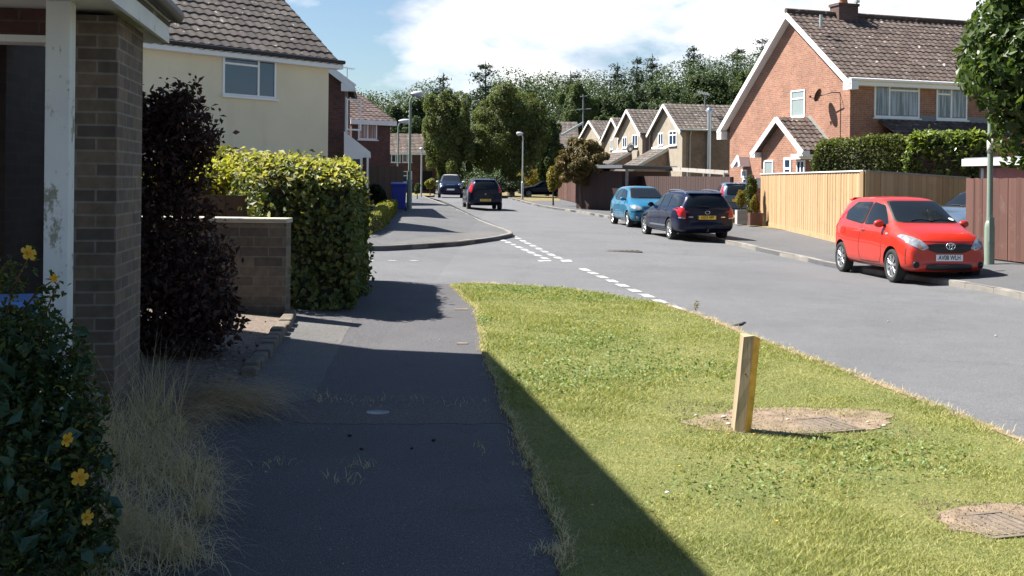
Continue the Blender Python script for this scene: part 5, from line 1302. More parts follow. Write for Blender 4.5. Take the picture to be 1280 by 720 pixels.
q = G(871, 391, .02); bush('weed', 'tall weed growing at the edge of the verge by the dashed line', q + UP * .10, (.045, .03, .085), LM['yellow'], 60, .024, 84, 'weed', k=5, stem=False)
q = G(735, 268, 0); 
for i, (x, y) in enumerate(((744, 262), (752, 263), (765, 265))):
    bush('flower_clump', ('pale stone-edged tuft, first along the foot of the dark brown fence', 'pale tuft, middle of three at the foot of the dark brown fence', 'pale tuft by the bright blue car wheel, at the foot of the dark fence')[i], G(x, y - 4) + UP * .1, (.25, .12, .14), LM['dry'], 350, .06, 85 + i, 'plant', k=5, stem=False)

# flowering shrub at the lower left
rng = np.random.default_rng(91)
b_ = V((-1.98, 4.25, .1)); t = thing('flowering_shrub', 'sprawling green shrub with yellow flowers in front of the white post', 'shrub', b_)
sp = [((12, 430, 4.5), .17), ((40, 450, 4.4), .22), ((-10, 480, 4.3), .26), ((60, 520, 4.3), .22), ((20, 560, 4.2), .26), ((85, 580, 4.2), .17), ((40, 640, 4.1), .22), ((100, 650, 4.1), .13), ((0, 690, 4.0), .26), ((70, 700, 4.0), .2), ((-30, 440, 4.5), .15), ((95, 530, 4.3), .10)]
bl = [(np.array(P(x, y, d)), np.array([r, r, r * .9])) for ((x, y, d), r) in sp]
pts = clump_points(rng, 11000, bl, .15); br = MB(); ex = []
for (x0, y0, x1, y1, d) in ((5, 400, 38, 318, 4.45), (20, 400, 75, 345, 4.45), (40, 450, 72, 355, 4.4), (60, 470, 95, 440, 4.35), (70, 500, 118, 470, 4.3), (60, 540, 120, 520, 4.25), (80, 580, 128, 570, 4.2), (90, 620, 140, 640, 4.15), (60, 660, 130, 690, 4.05), (0, 360, 12, 325, 4.5), (80, 560, 112, 600, 4.15)):
    s, e = P(x0, y0, d), P(x1, y1, d - .05); m_ = s.lerp(e, .5) + UP * .03; br.tube([s, m_, e], [.005, .004, .002], 5)
    k = 60; f = rng.random(k)[:, None]; ex.append(np.array(s) * (1 - f) + np.array(e) * f + rng.normal(size=(k, 3)) * .022)
pts = np.concatenate([pts] + ex); pts = pts[pts[:, 2] > .08]
v, f = leaf_arrays(pts, .036, rng, aspect=.5, up=.5); np_mesh('foliage', v - np.array(b_), f, LM['shrub'], t)
tp = np.concatenate([clump_points(rng, 900, bl, .85)] + ex); tp = tp[rng.random(len(tp)) < .75]; v, f = leaf_arrays(tp, .026, rng, aspect=.45, up=.8); np_mesh('tip_leaves', v - np.array(b_), f, leafmat('young_shrub_leaves', (.10, .13, .02), (.24, .24, .04), (.34, .20, .06), .3, 6), t)
tp = clump_points(rng, 420, bl, .7); tp = tp[tp[:, 2] > .1]; v, f = leaf_arrays(tp, .075, rng, aspect=.6, up=.4); np_mesh('broad_leaves', v - np.array(b_), f, leafmat('bluish_broad_leaves', (.03, .07, .05), (.06, .12, .075), None, .2, 6, rough=.4), t)
for k in range(9):
    s = b_ + V((rng.uniform(-.3, .2), rng.uniform(-.1, .2), 0)); e = V(bl[k][0]); br.tube([s, s.lerp(e, .5) + UP * .1, e], [.008, .006, .003], 5)
br.build('stem', plain('reddish_stems', (.12, .05, .03), .8, .3, 10), t)
def flower(px, py, d, r, nrm, rot=0.0):
    c = P(px, py, d); n = V(nrm).normalized(); a = n.orthogonal().normalized(); b2 = n.cross(a); mb = MB()
    for k in range(5):
        th = rot + 2 * math.pi * k / 5; dr = a * math.cos(th) + b2 * math.sin(th); tg_ = n.cross(dr)
        vs = [c, c + dr * r * .45 + tg_ * r * .34 + n * r * .16, c + dr * r * .9 + tg_ * r * .38 + n * r * .22, c + dr * r * 1.02 + n * r * .16, c + dr * r * .9 - tg_ * r * .34 + n * r * .22, c + dr * r * .45 - tg_ * r * .34 + n * r * .16, c + dr * r * .55 + n * r * .06]
        mb.add(vs, [(0, 1, 6), (1, 2, 6), (2, 3, 6), (3, 4, 6), (4, 5, 6), (5, 0, 6)], True)
    o = mb.build('flower', LM['petal'], t)
    mb = MB()
    for k in range(14):
        th = k * 2.4; dr = a * math.cos(th) + b2 * math.sin(th); mb.tube([c, c + dr * r * .26 + n * r * .34], [.0012, .0016], 4)
    mb.build('stamen', plain('flower_stamens', (.75, .36, .02), .6, .1, 10), o)
flower(100, 597, 3.95, .031, (.15, -1, .35)); flower(108, 647, 3.95, .028, (.9, -.5, .1), .6); flower(83, 549, 4.0, .027, (.9, -.45, -.1), .3); flower(35, 317, 4.2, .032, (.75, -.5, .45), .4)
flower(68, 348, 4.3, .018, (0, -1, .3), .2)

# ------------------------------------------------------------------ grass
def in_poly(x, y, poly):
    p = np.array([[q[0], q[1]] for q in poly]); r = np.zeros(len(x), bool); j = len(p) - 1
    for i in range(len(p)):
        c = ((p[i, 1] > y) != (p[j, 1] > y)) & (x < (p[j, 0] - p[i, 0]) * (y - p[i, 1]) / (p[j, 1] - p[i, 1] + 1e-12) + p[i, 0]); r ^= c; j = i
    return r
def Tn(x, y):
    s = lambda v, a, b: np.clip(v - a, 0, b - a)
    return -.03 * s(x, 0, 7) + .06 * s(x, 7.5, 10) + .006 * s(y, 25, 60) + .08 * s(-x, 1.2, 3.2)
rng = np.random.default_rng(101)
n = 900000; y = np.exp(rng.uniform(math.log(3.4), math.log(19.5), n)); x = rng.uniform(-.9, 5.2, n)
keep = in_poly(x, y, VERGE) & (np.abs(x) < y * .52 + .5)
bare = in_poly(x, y, BARE[0]) | in_poly(x, y, BARE[1])
for bp in BARE:
    q = np.array([[p.x, p.y] for p in bp]); cc_ = q.mean(0); hx_ = (q.max(0) - q.min(0)) / 2; rho = np.sqrt(((x - cc_[0]) / hx_[0]) ** 2 + ((y - cc_[1]) / hx_[1]) ** 2)
    keep &= (rho > 1.25) | (rng.random(n) < np.clip((rho - .55) * 1.5, .03, 1))
ed_ = np.array([[p.x, p.y] for p in EDGE1 + EDGE2]); near = np.zeros(n, bool); ki = np.where(keep)[0]
for s0 in range(0, len(ki), 20000):
    ii = ki[s0:s0 + 20000]; dd_ = ((x[ii, None] - ed_[None, :, 0]) ** 2 + (y[ii, None] - ed_[None, :, 1]) ** 2).min(1); near[ii] = dd_ < .006
keep &= ~(near & (rng.random(n) < .6)); x, y = x[keep], y[keep]; n = len(x)
lum = np.sin(x * 2.1 + 1.3 * np.sin(y * 1.1)) * np.sin(y * 1.7 + np.sin(x * 2.3)) + .6 * np.sin(x * 5.3 + y * 3.7) * np.sin(y * 6.1 - x * 2.9)
h = (.008 + .009 * np.clip(lum + .3, 0, 1.6)) * rng.uniform(.4, 1.6, n) * (1 + .03 * y); h *= np.where(rng.random(n) < .01, 1.9, 1); h[y > 14] *= 1.4
w = .0022 + .00060 * y; az = rng.uniform(0, 2 * math.pi, n); lean = rng.uniform(.3, 2.0, n) * h; la = rng.uniform(0, 2 * math.pi, n)
zz = Tn(x, y) + .018; c = np.column_stack([x, y, zz]); s = np.column_stack([np.cos(az), np.sin(az), np.zeros(n)]) * (w / 2)[:, None]
tip = c + np.column_stack([np.cos(la) * lean, np.sin(la) * lean, h]); V3 = np.stack([c - s, c + s, tip], 1).reshape(-1, 3)
o = np_mesh('grass', V3, np.arange(3 * n).reshape(n, 3), LM['blade']); tag(o, 'short sunlit grass growing over the verge', 'grass', None, 'stuff')
# clover and coarse tufts
rng = np.random.default_rng(102); C_ = []
for (px, py, sx, sy, m_) in ((760, 374, 120, 8, 1500), (640, 364, 90, 6, 1500), (730, 430, 110, 22, 1500), (690, 475, 90, 26, 1000), (820, 465, 110, 22, 700), (1130, 575, 120, 26, 420), (980, 600, 160, 40, 400), (600, 402, 14, 6, 200), (1060, 560, 60, 8, 160)):
    for k in range(m_):
        q = G(px + rng.normal() * sx * .5, py + rng.normal() * sy * .5, .02); C_.append((q.x, q.y, q.z + rng.uniform(.01, .045)))
C_ = np.array(C_); C_ = C_[in_poly(C_[:, 0], C_[:, 1], VERGE)]
o = leaves('clover', C_, .024, leafmat('clover_leaves', (.10, .16, .045), (.18, .24, .08), (.28, .32, .15), .3, 3), rng, up=.9, aspect=.8); tag(o, 'clover and broad weeds growing in patches through the verge', 'clover', None, 'stuff')
# yellow specks of flowers in the grass
C_ = []
for (px, py) in ((911, 549), (943, 549), (1092, 560), (1120, 569), (1075, 566), (972, 660), (740, 640), (850, 590), (1010, 610), (1180, 600), (700, 520), (780, 560)):
    q = G(px, py, .02); C_.append((q.x, q.y, q.z + .03))
for i, p_ in enumerate(C_):
    mb = MB(); mb.lathe(V(p_), UP, [(0, .002), (.003, .011), (.004, 0)], 7); mb.tube([V(p_) - UP * .03, V(p_)], .0015, 4); o = mb.build('wild_flower', LM['petal']); tag(o, 'tiny yellow wild flower in the sunlit verge grass', 'flower', 'yellow flowers in the verge')
# crumbs of soil and grit on the bare patches
V_ = []; F_ = []; rc_ = np.random.default_rng(140); oc8 = np.array([[1,0,0],[-1,0,0],[0,1,0],[0,-1,0],[0,0,1],[0,0,-1]], float); of8 = np.array([[0,2,4],[2,1,4],[1,3,4],[3,0,4],[2,0,5],[1,2,5],[3,1,5],[0,3,5]])
for bp, m_ in ((BARE[0], 1500), (BARE[1], 900)):
    q = np.array([[p.x, p.y] for p in bp]); lo, hi = q.min(0) - .02, q.max(0) + .02
    xy = rc_.uniform(lo, hi, (m_, 2)); 
    for (x_, y_) in xy:
        s_ = rc_.uniform(.002, .006) * (1.8 if rc_.random() < .05 else 1); V_.append(oc8 * s_ * rc_.uniform(.6, 1.3, (6, 3)) + np.array([x_, y_, T(x_, y_) + .028])); F_.append(of8 + 6 * (len(V_) - 1))
o = np_mesh('soil_crumbs', np.concatenate(V_), np.concatenate(F_), leafmat('grit', (.10, .07, .045), (.22, .165, .115), (.40, .34, .27), 0, 6, rough=.9)); tag(o, 'crumbs of soil and grit scattered over the bare patches', 'grit', None, 'stuff')
V_ = []; F_ = []; pp_ = [Gp(x_, y_) for (x_, y_) in ((370, 400), (590, 400), (600, 450), (640, 540), (700, 720), (240, 720), (300, 520))]
q = np.array([[p.x, p.y] for p in pp_]); lo, hi = q.min(0), q.max(0); yy = np.exp(rc_.uniform(math.log(lo[1]), math.log(hi[1]), 5200)); xx = rc_.uniform(lo[0], hi[0], 5200); ok = in_poly(xx, yy, pp_)
for (x_, y_) in zip(xx[ok], yy[ok]):
    s_ = rc_.uniform(.0012, .0032) * (2.2 if rc_.random() < .03 else 1); V_.append(oc8 * s_ * rc_.uniform(.6, 1.3, (6, 3)) + np.array([x_, y_, T(x_, y_) + .004])); F_.append(of8 + 6 * (len(V_) - 1))
o = np_mesh('grit', np.concatenate(V_), np.concatenate(F_), leafmat('pale_grit', (.10, .09, .085), (.28, .25, .23), (.55, .52, .48), 0, 6, rough=.9)); tag(o, 'pale grit and chippings loose on the tarmac path', 'grit', None, 'stuff')
# dry grass, bent blades
def blades(name, label, roots, length, width, mat, rng, dirs=None, droop=.8, seg=4, e0r=(.7, 1.45)):
    n = len(roots); L_ = length * rng.uniform(.55, 1.25, n); az = rng.uniform(0, 2 * math.pi, n); d = np.column_stack([np.cos(az), np.sin(az), np.zeros(n)])
    if dirs is not None: d = d * .55 + np.array(dirs); d /= np.linalg.norm(d, axis=1)[:, None]
    e0 = rng.uniform(e0r[0], e0r[1], n); rows = []; p = np.array(roots, float).copy(); sd = np.column_stack([-d[:, 1], d[:, 0], np.zeros(n)]); dr = droop * rng.uniform(.4, 1.5, n)
    for k in range(seg + 1):
        f = k / seg; wk = width * (1 - .85 * f); rows.append((p - sd * wk / 2, p + sd * wk / 2)); a = e0 - dr * f * 1.6
        p = p + (d * np.cos(a)[:, None] + np.array([0, 0, 1]) * np.sin(a)[:, None]) * (L_ / seg)[:, None]; p[:, 2] = np.maximum(p[:, 2], Tn(p[:, 0], p[:, 1]) + .01)
    Vv = np.stack([q for r_ in rows for q in r_], 1).reshape(-1, 3); m_ = 2 * (seg + 1); base = (np.arange(n) * m_)[:, None]
    fs = np.concatenate([base + np.array([2 * k, 2 * k + 1, 2 * k + 3, 2 * k + 2]) for k in range(seg)], 0)
    o = np_mesh(name, Vv, fs, mat); tag(o, label, 'grass', None, 'stuff'); return o
rng = np.random.default_rng(103); R_ = []
for (px, py, s, m_) in ((205, 545, 30, 560), (170, 590, 36, 700), (230, 600, 26, 520), (150, 660, 34, 700), (215, 690, 28, 460), (110, 700, 40, 560), (130, 560, 30, 380), (170, 520, 18, 260), (250, 640, 12, 160)):
    for k in range(m_):
        q = G(px + rng.normal() * s * .75, py + rng.normal() * s * .5, .01); R_.append(tuple(q))
blades('dry_grass', 'straw-coloured dry grass sprawling over the path edge by the brick pillar', np.array(R_), .27, .0036, LM['dry'], rng, (.15, -.08, 0), 1.5, 6, (.3, 1.5))
R_ = []
for (px, py, s, m_) in ((240, 500, 22, 220), (270, 502, 24, 380), (300, 505, 22, 300), (225, 520, 20, 200)):
    for k in range(m_):
        q = G(px + rng.normal() * s * .75, py + rng.normal() * s * .42, .01); R_.append(tuple(q))
blades('dry_grass', 'browner clump of dry grass combed flat over the kerb below the purple shrub', np.array(R_), .40, .0036, LM['dry2'], rng, (1.5, -.25, 0), 1.0, 6, (.35, 1.0))
R_ = []
for (px, py, s, m_) in ((190, 500, 10, 40), (205, 520, 14, 50), (180, 530, 16, 40), (140, 560, 18, 40)):
    for k in range(m_):
        q = G(px + rng.normal() * s, py + rng.normal() * s * .5, .01); R_.append(tuple(q))
blades('dry_grass', 'tall thin dry stalks standing at the foot of the brick pillar', np.array(R_), .42, .003, LM['dry'], rng, (.2, 0, 0), .35, 5, (1.1, 1.5))
R_ = []
for (px, py, s, m_) in ((345, 580, 14, 26), (450, 584, 16, 24), (425, 600, 16, 20), (600, 560, 6, 14), (405, 497, 16, 34), (455, 503, 30, 40), (560, 505, 30, 34), (650, 560, 8, 26), (690, 690, 14, 60), (655, 585, 6, 30), (612, 470, 5, 20), (505, 500, 20, 16)):
    for k in range(m_):
        q = G(px + rng.normal() * s, py + rng.normal() * 3, .0); R_.append(tuple(q))
for k in range(3200):
    q = EDGE1[rng.integers(len(EDGE1))]; R_.append((q.x - .02 + rng.normal() * .05, q.y + rng.normal() * .05, T(q.x, q.y) + .02))
# ragged grass along the edge of the path
for k in range(2600):
    i = rng.integers(len(jit) - 1); q = jit[i].lerp(jit[i + 1], rng.random()); R_.append((q.x + rng.normal() * .02 + .02, q.y, T(q.x, q.y) + .01))
blades('dry_grass', 'wisps of dry grass growing from cracks and along the edge of the path', np.array(R_), .06, .004, LM['dry'], rng, None, 1.1)
# fallen leaves and dead bits under the purple shrub
C_ = []
for k in range(500):
    q = G(260 + rng.normal() * 45, 440 + rng.normal() * 22, .03); C_.append((q.x, q.y, q.z))
C_ = np.array(C_); C_ = C_[in_poly(C_[:, 0], C_[:, 1], gb)]
o = leaves('fallen_leaves', C_, .035, leafmat('fallen_leaf', (.10, .06, .04), (.22, .15, .10), (.3, .24, .18), 0, 5), rng, up=1.2); tag(o, 'fallen leaves on the gravel under the purple shrub', 'leaves', None, 'stuff')
# ------------------------------------------------------------------ cars
TPL = dict(
tall=[(-1.00,.32,.74,.52,.72,.60,.60),(-.985,.22,.88,.58,.84,.70,.62),(-.93,.18,.95,.62,.90,.88,.63),(-.83,.15,.98,.63,.93,.965,.64),(-.60,.13,1,.63,.945,.99,.66),(-.30,.13,1,.62,.95,1.0,.67),(0,.13,1,.615,.95,.995,.67),(.14,.13,1,.61,.95,.965,.66),(.36,.13,1,.61,.94,.82,.70),(.56,.13,1,.60,.92,.685,.76),(.66,.13,.995,.58,.90,.66,.72),(.82,.14,.97,.54,.87,.615,.68),(.93,.15,.92,.49,.83,.565,.64),(.98,.18,.85,.43,.78,.50,.60),(1.0,.24,.76,.36,.70,.42,.55)],
hatch=[(-1.00,.32,.74,.52,.72,.60,.60),(-.985,.22,.88,.58,.84,.70,.62),(-.93,.18,.95,.62,.90,.88,.63),(-.83,.15,.98,.63,.93,.965,.64),(-.60,.13,1,.63,.945,.99,.66),(-.30,.13,1,.62,.95,1.0,.67),(0,.13,1,.615,.95,.995,.67),(.14,.13,1,.61,.95,.96,.66),(.34,.13,1,.60,.94,.80,.70),(.52,.13,1,.59,.92,.655,.76),(.62,.13,.995,.565,.90,.63,.72),(.80,.14,.96,.51,.86,.58,.66),(.92,.15,.90,.45,.80,.51,.60),(.98,.18,.80,.39,.74,.43,.55),(1.0,.24,.70,.33,.66,.36,.5)],
estate=[(-1.00,.34,.80,.56,.78,.62,.64),(-.985,.24,.91,.61,.87,.72,.65),(-.955,.19,.96,.63,.91,.86,.65),(-.90,.16,.98,.64,.92,.955,.65),(-.70,.14,1,.64,.94,.985,.66),(-.3,.13,1,.63,.95,1,.67),(-.02,.13,1,.625,.95,.985,.67),(.10,.13,1,.62,.95,.93,.67),(.24,.13,1,.615,.94,.80,.70),(.38,.13,1,.61,.93,.67,.77),(.48,.13,.995,.585,.91,.645,.74),(.75,.14,.97,.53,.87,.595,.68),(.90,.16,.91,.46,.8,.53,.62),(.975,.2,.8,.40,.74,.45,.55),(1,.26,.7,.35,.66,.38,.5)],
saloon=[(-1,.34,.74,.55,.72,.60,.62),(-.97,.22,.88,.60,.84,.66,.70),(-.85,.17,.96,.62,.9,.69,.72),(-.68,.15,.99,.63,.93,.715,.72),(-.52,.14,1,.63,.94,.84,.66),(-.35,.13,1,.63,.95,.96,.65),(-.15,.13,1,.63,.95,1,.66),(-.02,.13,1,.625,.95,.985,.67),(.10,.13,1,.62,.95,.93,.67),(.24,.13,1,.615,.94,.80,.70),(.38,.13,1,.61,.93,.67,.77),(.48,.13,.995,.585,.91,.645,.74),(.75,.14,.97,.53,.87,.595,.68),(.90,.16,.91,.46,.8,.53,.62),(.975,.2,.8,.40,.74,.45,.55),(1,.26,.7,.35,.66,.38,.5)])
SIDE = dict(
hatch3=[[(.42,.672),(.175,.89),(-.06,.925),(-.10,.655)],[(-.14,.655),(-.10,.925),(-.50,.915),(-.68,.80),(-.64,.70)]],
hatch5=[[(.36,.66),(.15,.875),(-.02,.92),(-.04,.655)],[(-.075,.655),(-.06,.92),(-.40,.915),(-.42,.66)],[(-.455,.665),(-.44,.905),(-.60,.885),(-.68,.76)]],
estate=[[(.26,.675),(.085,.865),(-.08,.915),(-.10,.67)],[(-.13,.67),(-.115,.915),(-.40,.92),(-.43,.675)],[(-.465,.68),(-.44,.92),(-.78,.895),(-.86,.73),(-.84,.695)]],
saloon=[[(.27,.675),(.085,.86),(-.1,.9),(-.12,.665)],[(-.15,.665),(-.14,.90),(-.34,.88),(-.50,.75),(-.47,.675)]])
def roundpoly(p, k=.16):
    out = []
    for i in range(len(p)):
        a, b, c = V(p[i - 1]), V(p[i]), V(p[(i + 1) % len(p)])
        s, e = b.lerp(a, k), b.lerp(c, k); out += [tuple(s), tuple(.25 * s + .5 * b + .25 * e), tuple(e)]
    return out
AX = dict(f=(V((1, 0, 0)), lambda a, b: V((9, a, b))), r=(V((-1, 0, 0)), lambda a, b: V((-9, a, b))), l=(V((0, 1, 0)), lambda a, b: V((a, 9, b))), s=(V((0, -1, 0)), lambda a, b: V((a, -9, b))), t=(V((0, 0, 1)), lambda a, b: V((a, b, 9))))
def patch(bvh, poly, ax, off=.006, res=.06):
    """piece of panel, glass or lamp following the bodywork: polygon seen along ax, laid on the body"""
    bm = bmesh.new(); vs = [bm.verts.new((p[0], p[1], 0)) for p in poly]; f = bm.faces.new(vs); bmesh.ops.triangulate(bm, faces=[f], ngon_method='EAR_CLIP')
    for k in (0, 1):
        lo = min(p[k] for p in poly); hi = max(p[k] for p in poly); n = int((hi - lo) / res)
        for i in range(1, n + 1):
            co = [0, 0, 0]; co[k] = lo + (hi - lo) * i / (n + 1); no = [0, 0, 0]; no[k] = 1
            bmesh.ops.bisect_plane(bm, geom=bm.verts[:] + bm.edges[:] + bm.faces[:], plane_co=co, plane_no=no, dist=1e-5)
    d, org = AX[ax]; bad = []
    for v in bm.verts:
        h = bvh.ray_cast(org(v.co.x, v.co.y), -d)
        if h[0] is None: bad.append(v)
        else:
            n = h[1] if h[1].dot(d) > 0 else -h[1]; v.co = h[0] + n * off
    bmesh.ops.delete(bm, geom=bad, context='VERTS'); bm.verts.index_update()
    r = ([v.co.copy() for v in bm.verts], [[v.index for v in f.verts] for f in bm.faces]); bm.free(); return r
def text_mesh(name, body, size, mat, parent, mw, font_w=1.0, ext=.001):
    cu = bpy.data.curves.new(name, 'FONT'); cu.body = body; cu.size = size; cu.align_x = 'CENTER'; cu.align_y = 'CENTER'; cu.extrude = ext; cu.offset = size * .018
    o = bpy.data.objects.new(name, cu); COL.objects.link(o); bpy.context.view_layer.update()
    me = bpy.data.meshes.new_from_object(o.evaluated_get(bpy.context.evaluated_depsgraph_get())); bpy.data.objects.remove(o)
    me.transform(mw @ Matrix.Diagonal((font_w, 1, 1, 1))); me.materials.clear(); me.materials.append(mat); return link_mesh(name, me, parent)

def car(label, loc, heading, typ, side, Ld, Wd, Hd, pm, wheels, rw, spec, cat='car', name='parked_car', front_text=None, rear_text=None, roof=None, group='cars in the street', scale=1.0):
    t = thing(name, label, cat, loc, math.atan2(heading[1], heading[0]), group); t.scale = (scale,) * 3
    hx, hy = Ld / 2, Wd / 2
    # body by sections
    secs = []
    for (x, zb, wm, zbelt, wb, zt, wr) in TPL[typ]:
        zb *= Hd; zbelt *= Hd; zt *= Hd; wm *= hy; wb *= hy; wr *= hy; zm = zb + (zbelt - zb) * .52; dz = max(zt - zbelt, .01)
        half = [(0, zb), (wm * .78, zb), (wm * .965, zb + (zm - zb) * .18), (wm * .995, zb + (zm - zb) * .62), (wm, zm + .05 * (zbelt - zm)), (wb * .35 + wm * .65, zbelt - .16 * (zbelt - zm)), (wb, zbelt), (wb + (wr - wb) * .58, zbelt + dz * .55), (wr * 1.02, zt - min(.07, dz * .35)), (wr * .86, zt - min(.018, dz * .12)), (wr * .45, zt), (0, zt + .004)]
        secs.append((x * hx, half))
    vs = []; m = len(secs[0][1]); ring = 2 * m - 2
    for (x, half) in secs:
        bow = lambda y: -.045 * (abs(y) / hy) ** 2 * (1 if x > 0 else -1) * (1 if abs(x) > hx * .85 else 0) * 2.2
        r_ = [V((x + bow(y), y, z)) for (y, z) in half] + [V((x + bow(y), -y, z)) for (y, z) in half[-2:0:-1]]; vs += r_
    fs = []
    for i in range(len(secs) - 1):
        for k in range(ring): a = i * ring + k; b = i * ring + (k + 1) % ring; fs.append((a, b, b + ring, a + ring))
    fs.append(list(range(ring))[::-1]); fs.append([(len(secs) - 1) * ring + k for k in range(ring)])
    me = bpy.data.meshes.new('tmp'); me.from_pydata(vs, [], fs); bm = bmesh.new(); bm.from_mesh(me)
    # split the two end caps into strips so they subdivide well
    for f in [f for f in bm.faces if len(f.verts) > 4]:
        vv = list(f.verts); bm.faces.remove(f); n = len(vv)
        for k in range(n // 2 - 1): q = [vv[k], vv[k + 1], vv[n - 2 - k], vv[n - 1 - k]] if k + 1 < n - 2 - k else [vv[k], vv[k + 1], vv[n - 1 - k]]; bm.faces.new(q)
    bmesh.ops.recalc_face_normals(bm, faces=bm.faces); bm.to_mesh(me); bm.free()
    o = bpy.data.objects.new('tmp', me); COL.objects.link(o); sm = o.modifiers.new('s', 'SUBSURF'); sm.levels = sm.render_levels = 2
    me.materials.append(pm); me.materials.append(M['dark'])
    bpy.context.view_layer.update(); dg = bpy.context.evaluated_depsgraph_get()
    me2 = bpy.data.meshes.new_from_object(o.evaluated_get(dg)); bvh = BVHTree.FromPolygons([v.co for v in me2.vertices], [p.vertices[:] for p in me2.polygons])
    o.modifiers.clear(); o.data = me2
    cm = MB(); ar = rw * 1.16
    for xw in wheels:
        for s in (-1, 1): cm.lathe(V((xw, s * (hy - .29), rw + .01)), V((0, s, 0)), [(0, 0), (0, ar), (.6, ar), (.6, 0)], 32, smooth=False)
    cu = cm.build('tmpcut', M['dark'], local=True); bmod = o.modifiers.new('b', 'BOOLEAN'); bmod.object = cu; bmod.operation = 'DIFFERENCE'; bmod.solver = 'EXACT'; bmod.material_mode = 'TRANSFER'
    bpy.context.view_layer.update(); body = bpy.data.meshes.new_from_object(o.evaluated_get(bpy.context.evaluated_depsgraph_get()))
    bpy.data.objects.remove(o); bpy.data.objects.remove(cu)
    body.polygons.foreach_set('use_smooth', [True] * len(body.polygons)); body.set_sharp_from_angle(angle=rad(38))
    bo = link_mesh('body', body, t)
    def pt(nm, polys, ax, mat, off=.006, parent=t, rnd=.16, res=.06):
        mb = MB()
        for p in polys:
            v, f = patch(bvh, roundpoly(p, rnd) if rnd else p, ax, off, res)
            if f: mb.add(v, f, True)
        if mb.f: return mb.build(nm, mat, parent, local=True)
    sc2 = lambda poly, a, b: [(p[0] * a, p[1] * b) for p in poly]
    mir = lambda poly: [(-p[0], p[1]) for p in poly][::-1]
    # glass
    for i, w in enumerate(SIDE[side]):
        for ax in ('l', 's'):
            g = pt('side_window_seal', [[(x * hx + (x * hx - cx) * .06, z * Hd + (z * Hd - cz) * .06) for (x, z) in w] for cx, cz in [(sum(p[0] for p in w) / len(w) * hx, sum(p[1] for p in w) / len(w) * Hd)]], ax, M['black'], .004, rnd=.12)
            pt('side_window', [sc2(w, hx, Hd)], ax, M['car_glass'], .009, g or t, .12)
    g = pt('windscreen_seal', [sc2([(-.76, .695), (.76, .695), (.60, .95), (-.60, .95)], hy, Hd)], 'f', M['black'], .004, rnd=.1); pt('windscreen', [sc2([(-.72, .708), (.72, .708), (.57, .935), (-.57, .935)], hy, Hd)], 'f', M['car_glass'], .009, g or t, .1)
    rwp = spec.get('rear_window', [(-.70, .67), (.70, .67), (.56, .915), (-.56, .915)]); pt('rear_window', [sc2(rwp, hy, Hd)], 'r', M['car_glass'], .007, rnd=.14)
    if roof: pt('roof', [[(-.80 * hx, -.60 * hy), (.10 * hx, -.60 * hy), (.10 * hx, .60 * hy), (-.80 * hx, .60 * hy)]], 't', roof, .005)
    # lamps and front/rear details
    for (nm, ax, poly, mat, both, off) in spec.get('bits', []):
        pt(nm, [sc2(poly, hy if ax in 'fr' else hx, Hd)], ax, mat, off, rnd=.2, res=.05)
        if both: pt(nm, [sc2(mir(poly), hy, Hd)], ax, mat, off, rnd=.2, res=.05)
    # seams
    th = .006
    for ax in ('l', 's'):
        polys = []
        for line in spec.get('seams', []):
            for (a, b) in zip(line[:-1], line[1:]):
                a, b = V((a[0] * hx, a[1] * Hd)), V((b[0] * hx, b[1] * Hd)); d = (b - a).normalized(); n = V((-d.y, d.x)) * th; polys.append([tuple(a - n), tuple(b - n), tuple(b + n), tuple(a + n)])
        pt('door_seam', polys, ax, M['black'], .003, rnd=0)
        s = 1 if ax == 'l' else -1
        for (x, z) in spec.get('handles', []):
            h = bvh.ray_cast(V((x * hx, 9 * s, z * Hd)), V((0, -s, 0)))[0]
            if h: mb = MB(); mb.tube([h + V((.085, -.004 * s, 0)), h + V((.06, .022 * s, .004)), h + V((-.06, .022 * s, .006)), h + V((-.085, -.004 * s, .004))], [.011, .015, .015, .011], 8); mb.build('door_handle', pm if not spec.get('dark_handles') else M['black'], t, local=True)
        mx = spec.get('mirror', (.36, .665)); h = bvh.ray_cast(V((mx[0] * hx, 9 * s, mx[1] * Hd)), V((0, -s, 0)))[0]
        if h:
            mb = MB(); mb.ball(h + V((-.01, .125 * s, .035)), (.062, .105, .07), 14, 9); mo = mb.build('mirror', spec.get('mirror_mat', pm), t, local=True)
            mb = MB(); mb.tube([h - V((0, .02 * s, .0)), h + V((0, .06 * s, .01))], [.03, .022], 8); mb.build('mirror_arm', M['black'], mo, local=True)
            mb = MB(); mb.lathe(h + V((-.052, .125 * s, .035)), V((-1, 0, 0)), [(.01, 0), (.01, .062), (0, .07)], 14); mb.build('mirror_glass', M['car_glass'], mo, local=True)
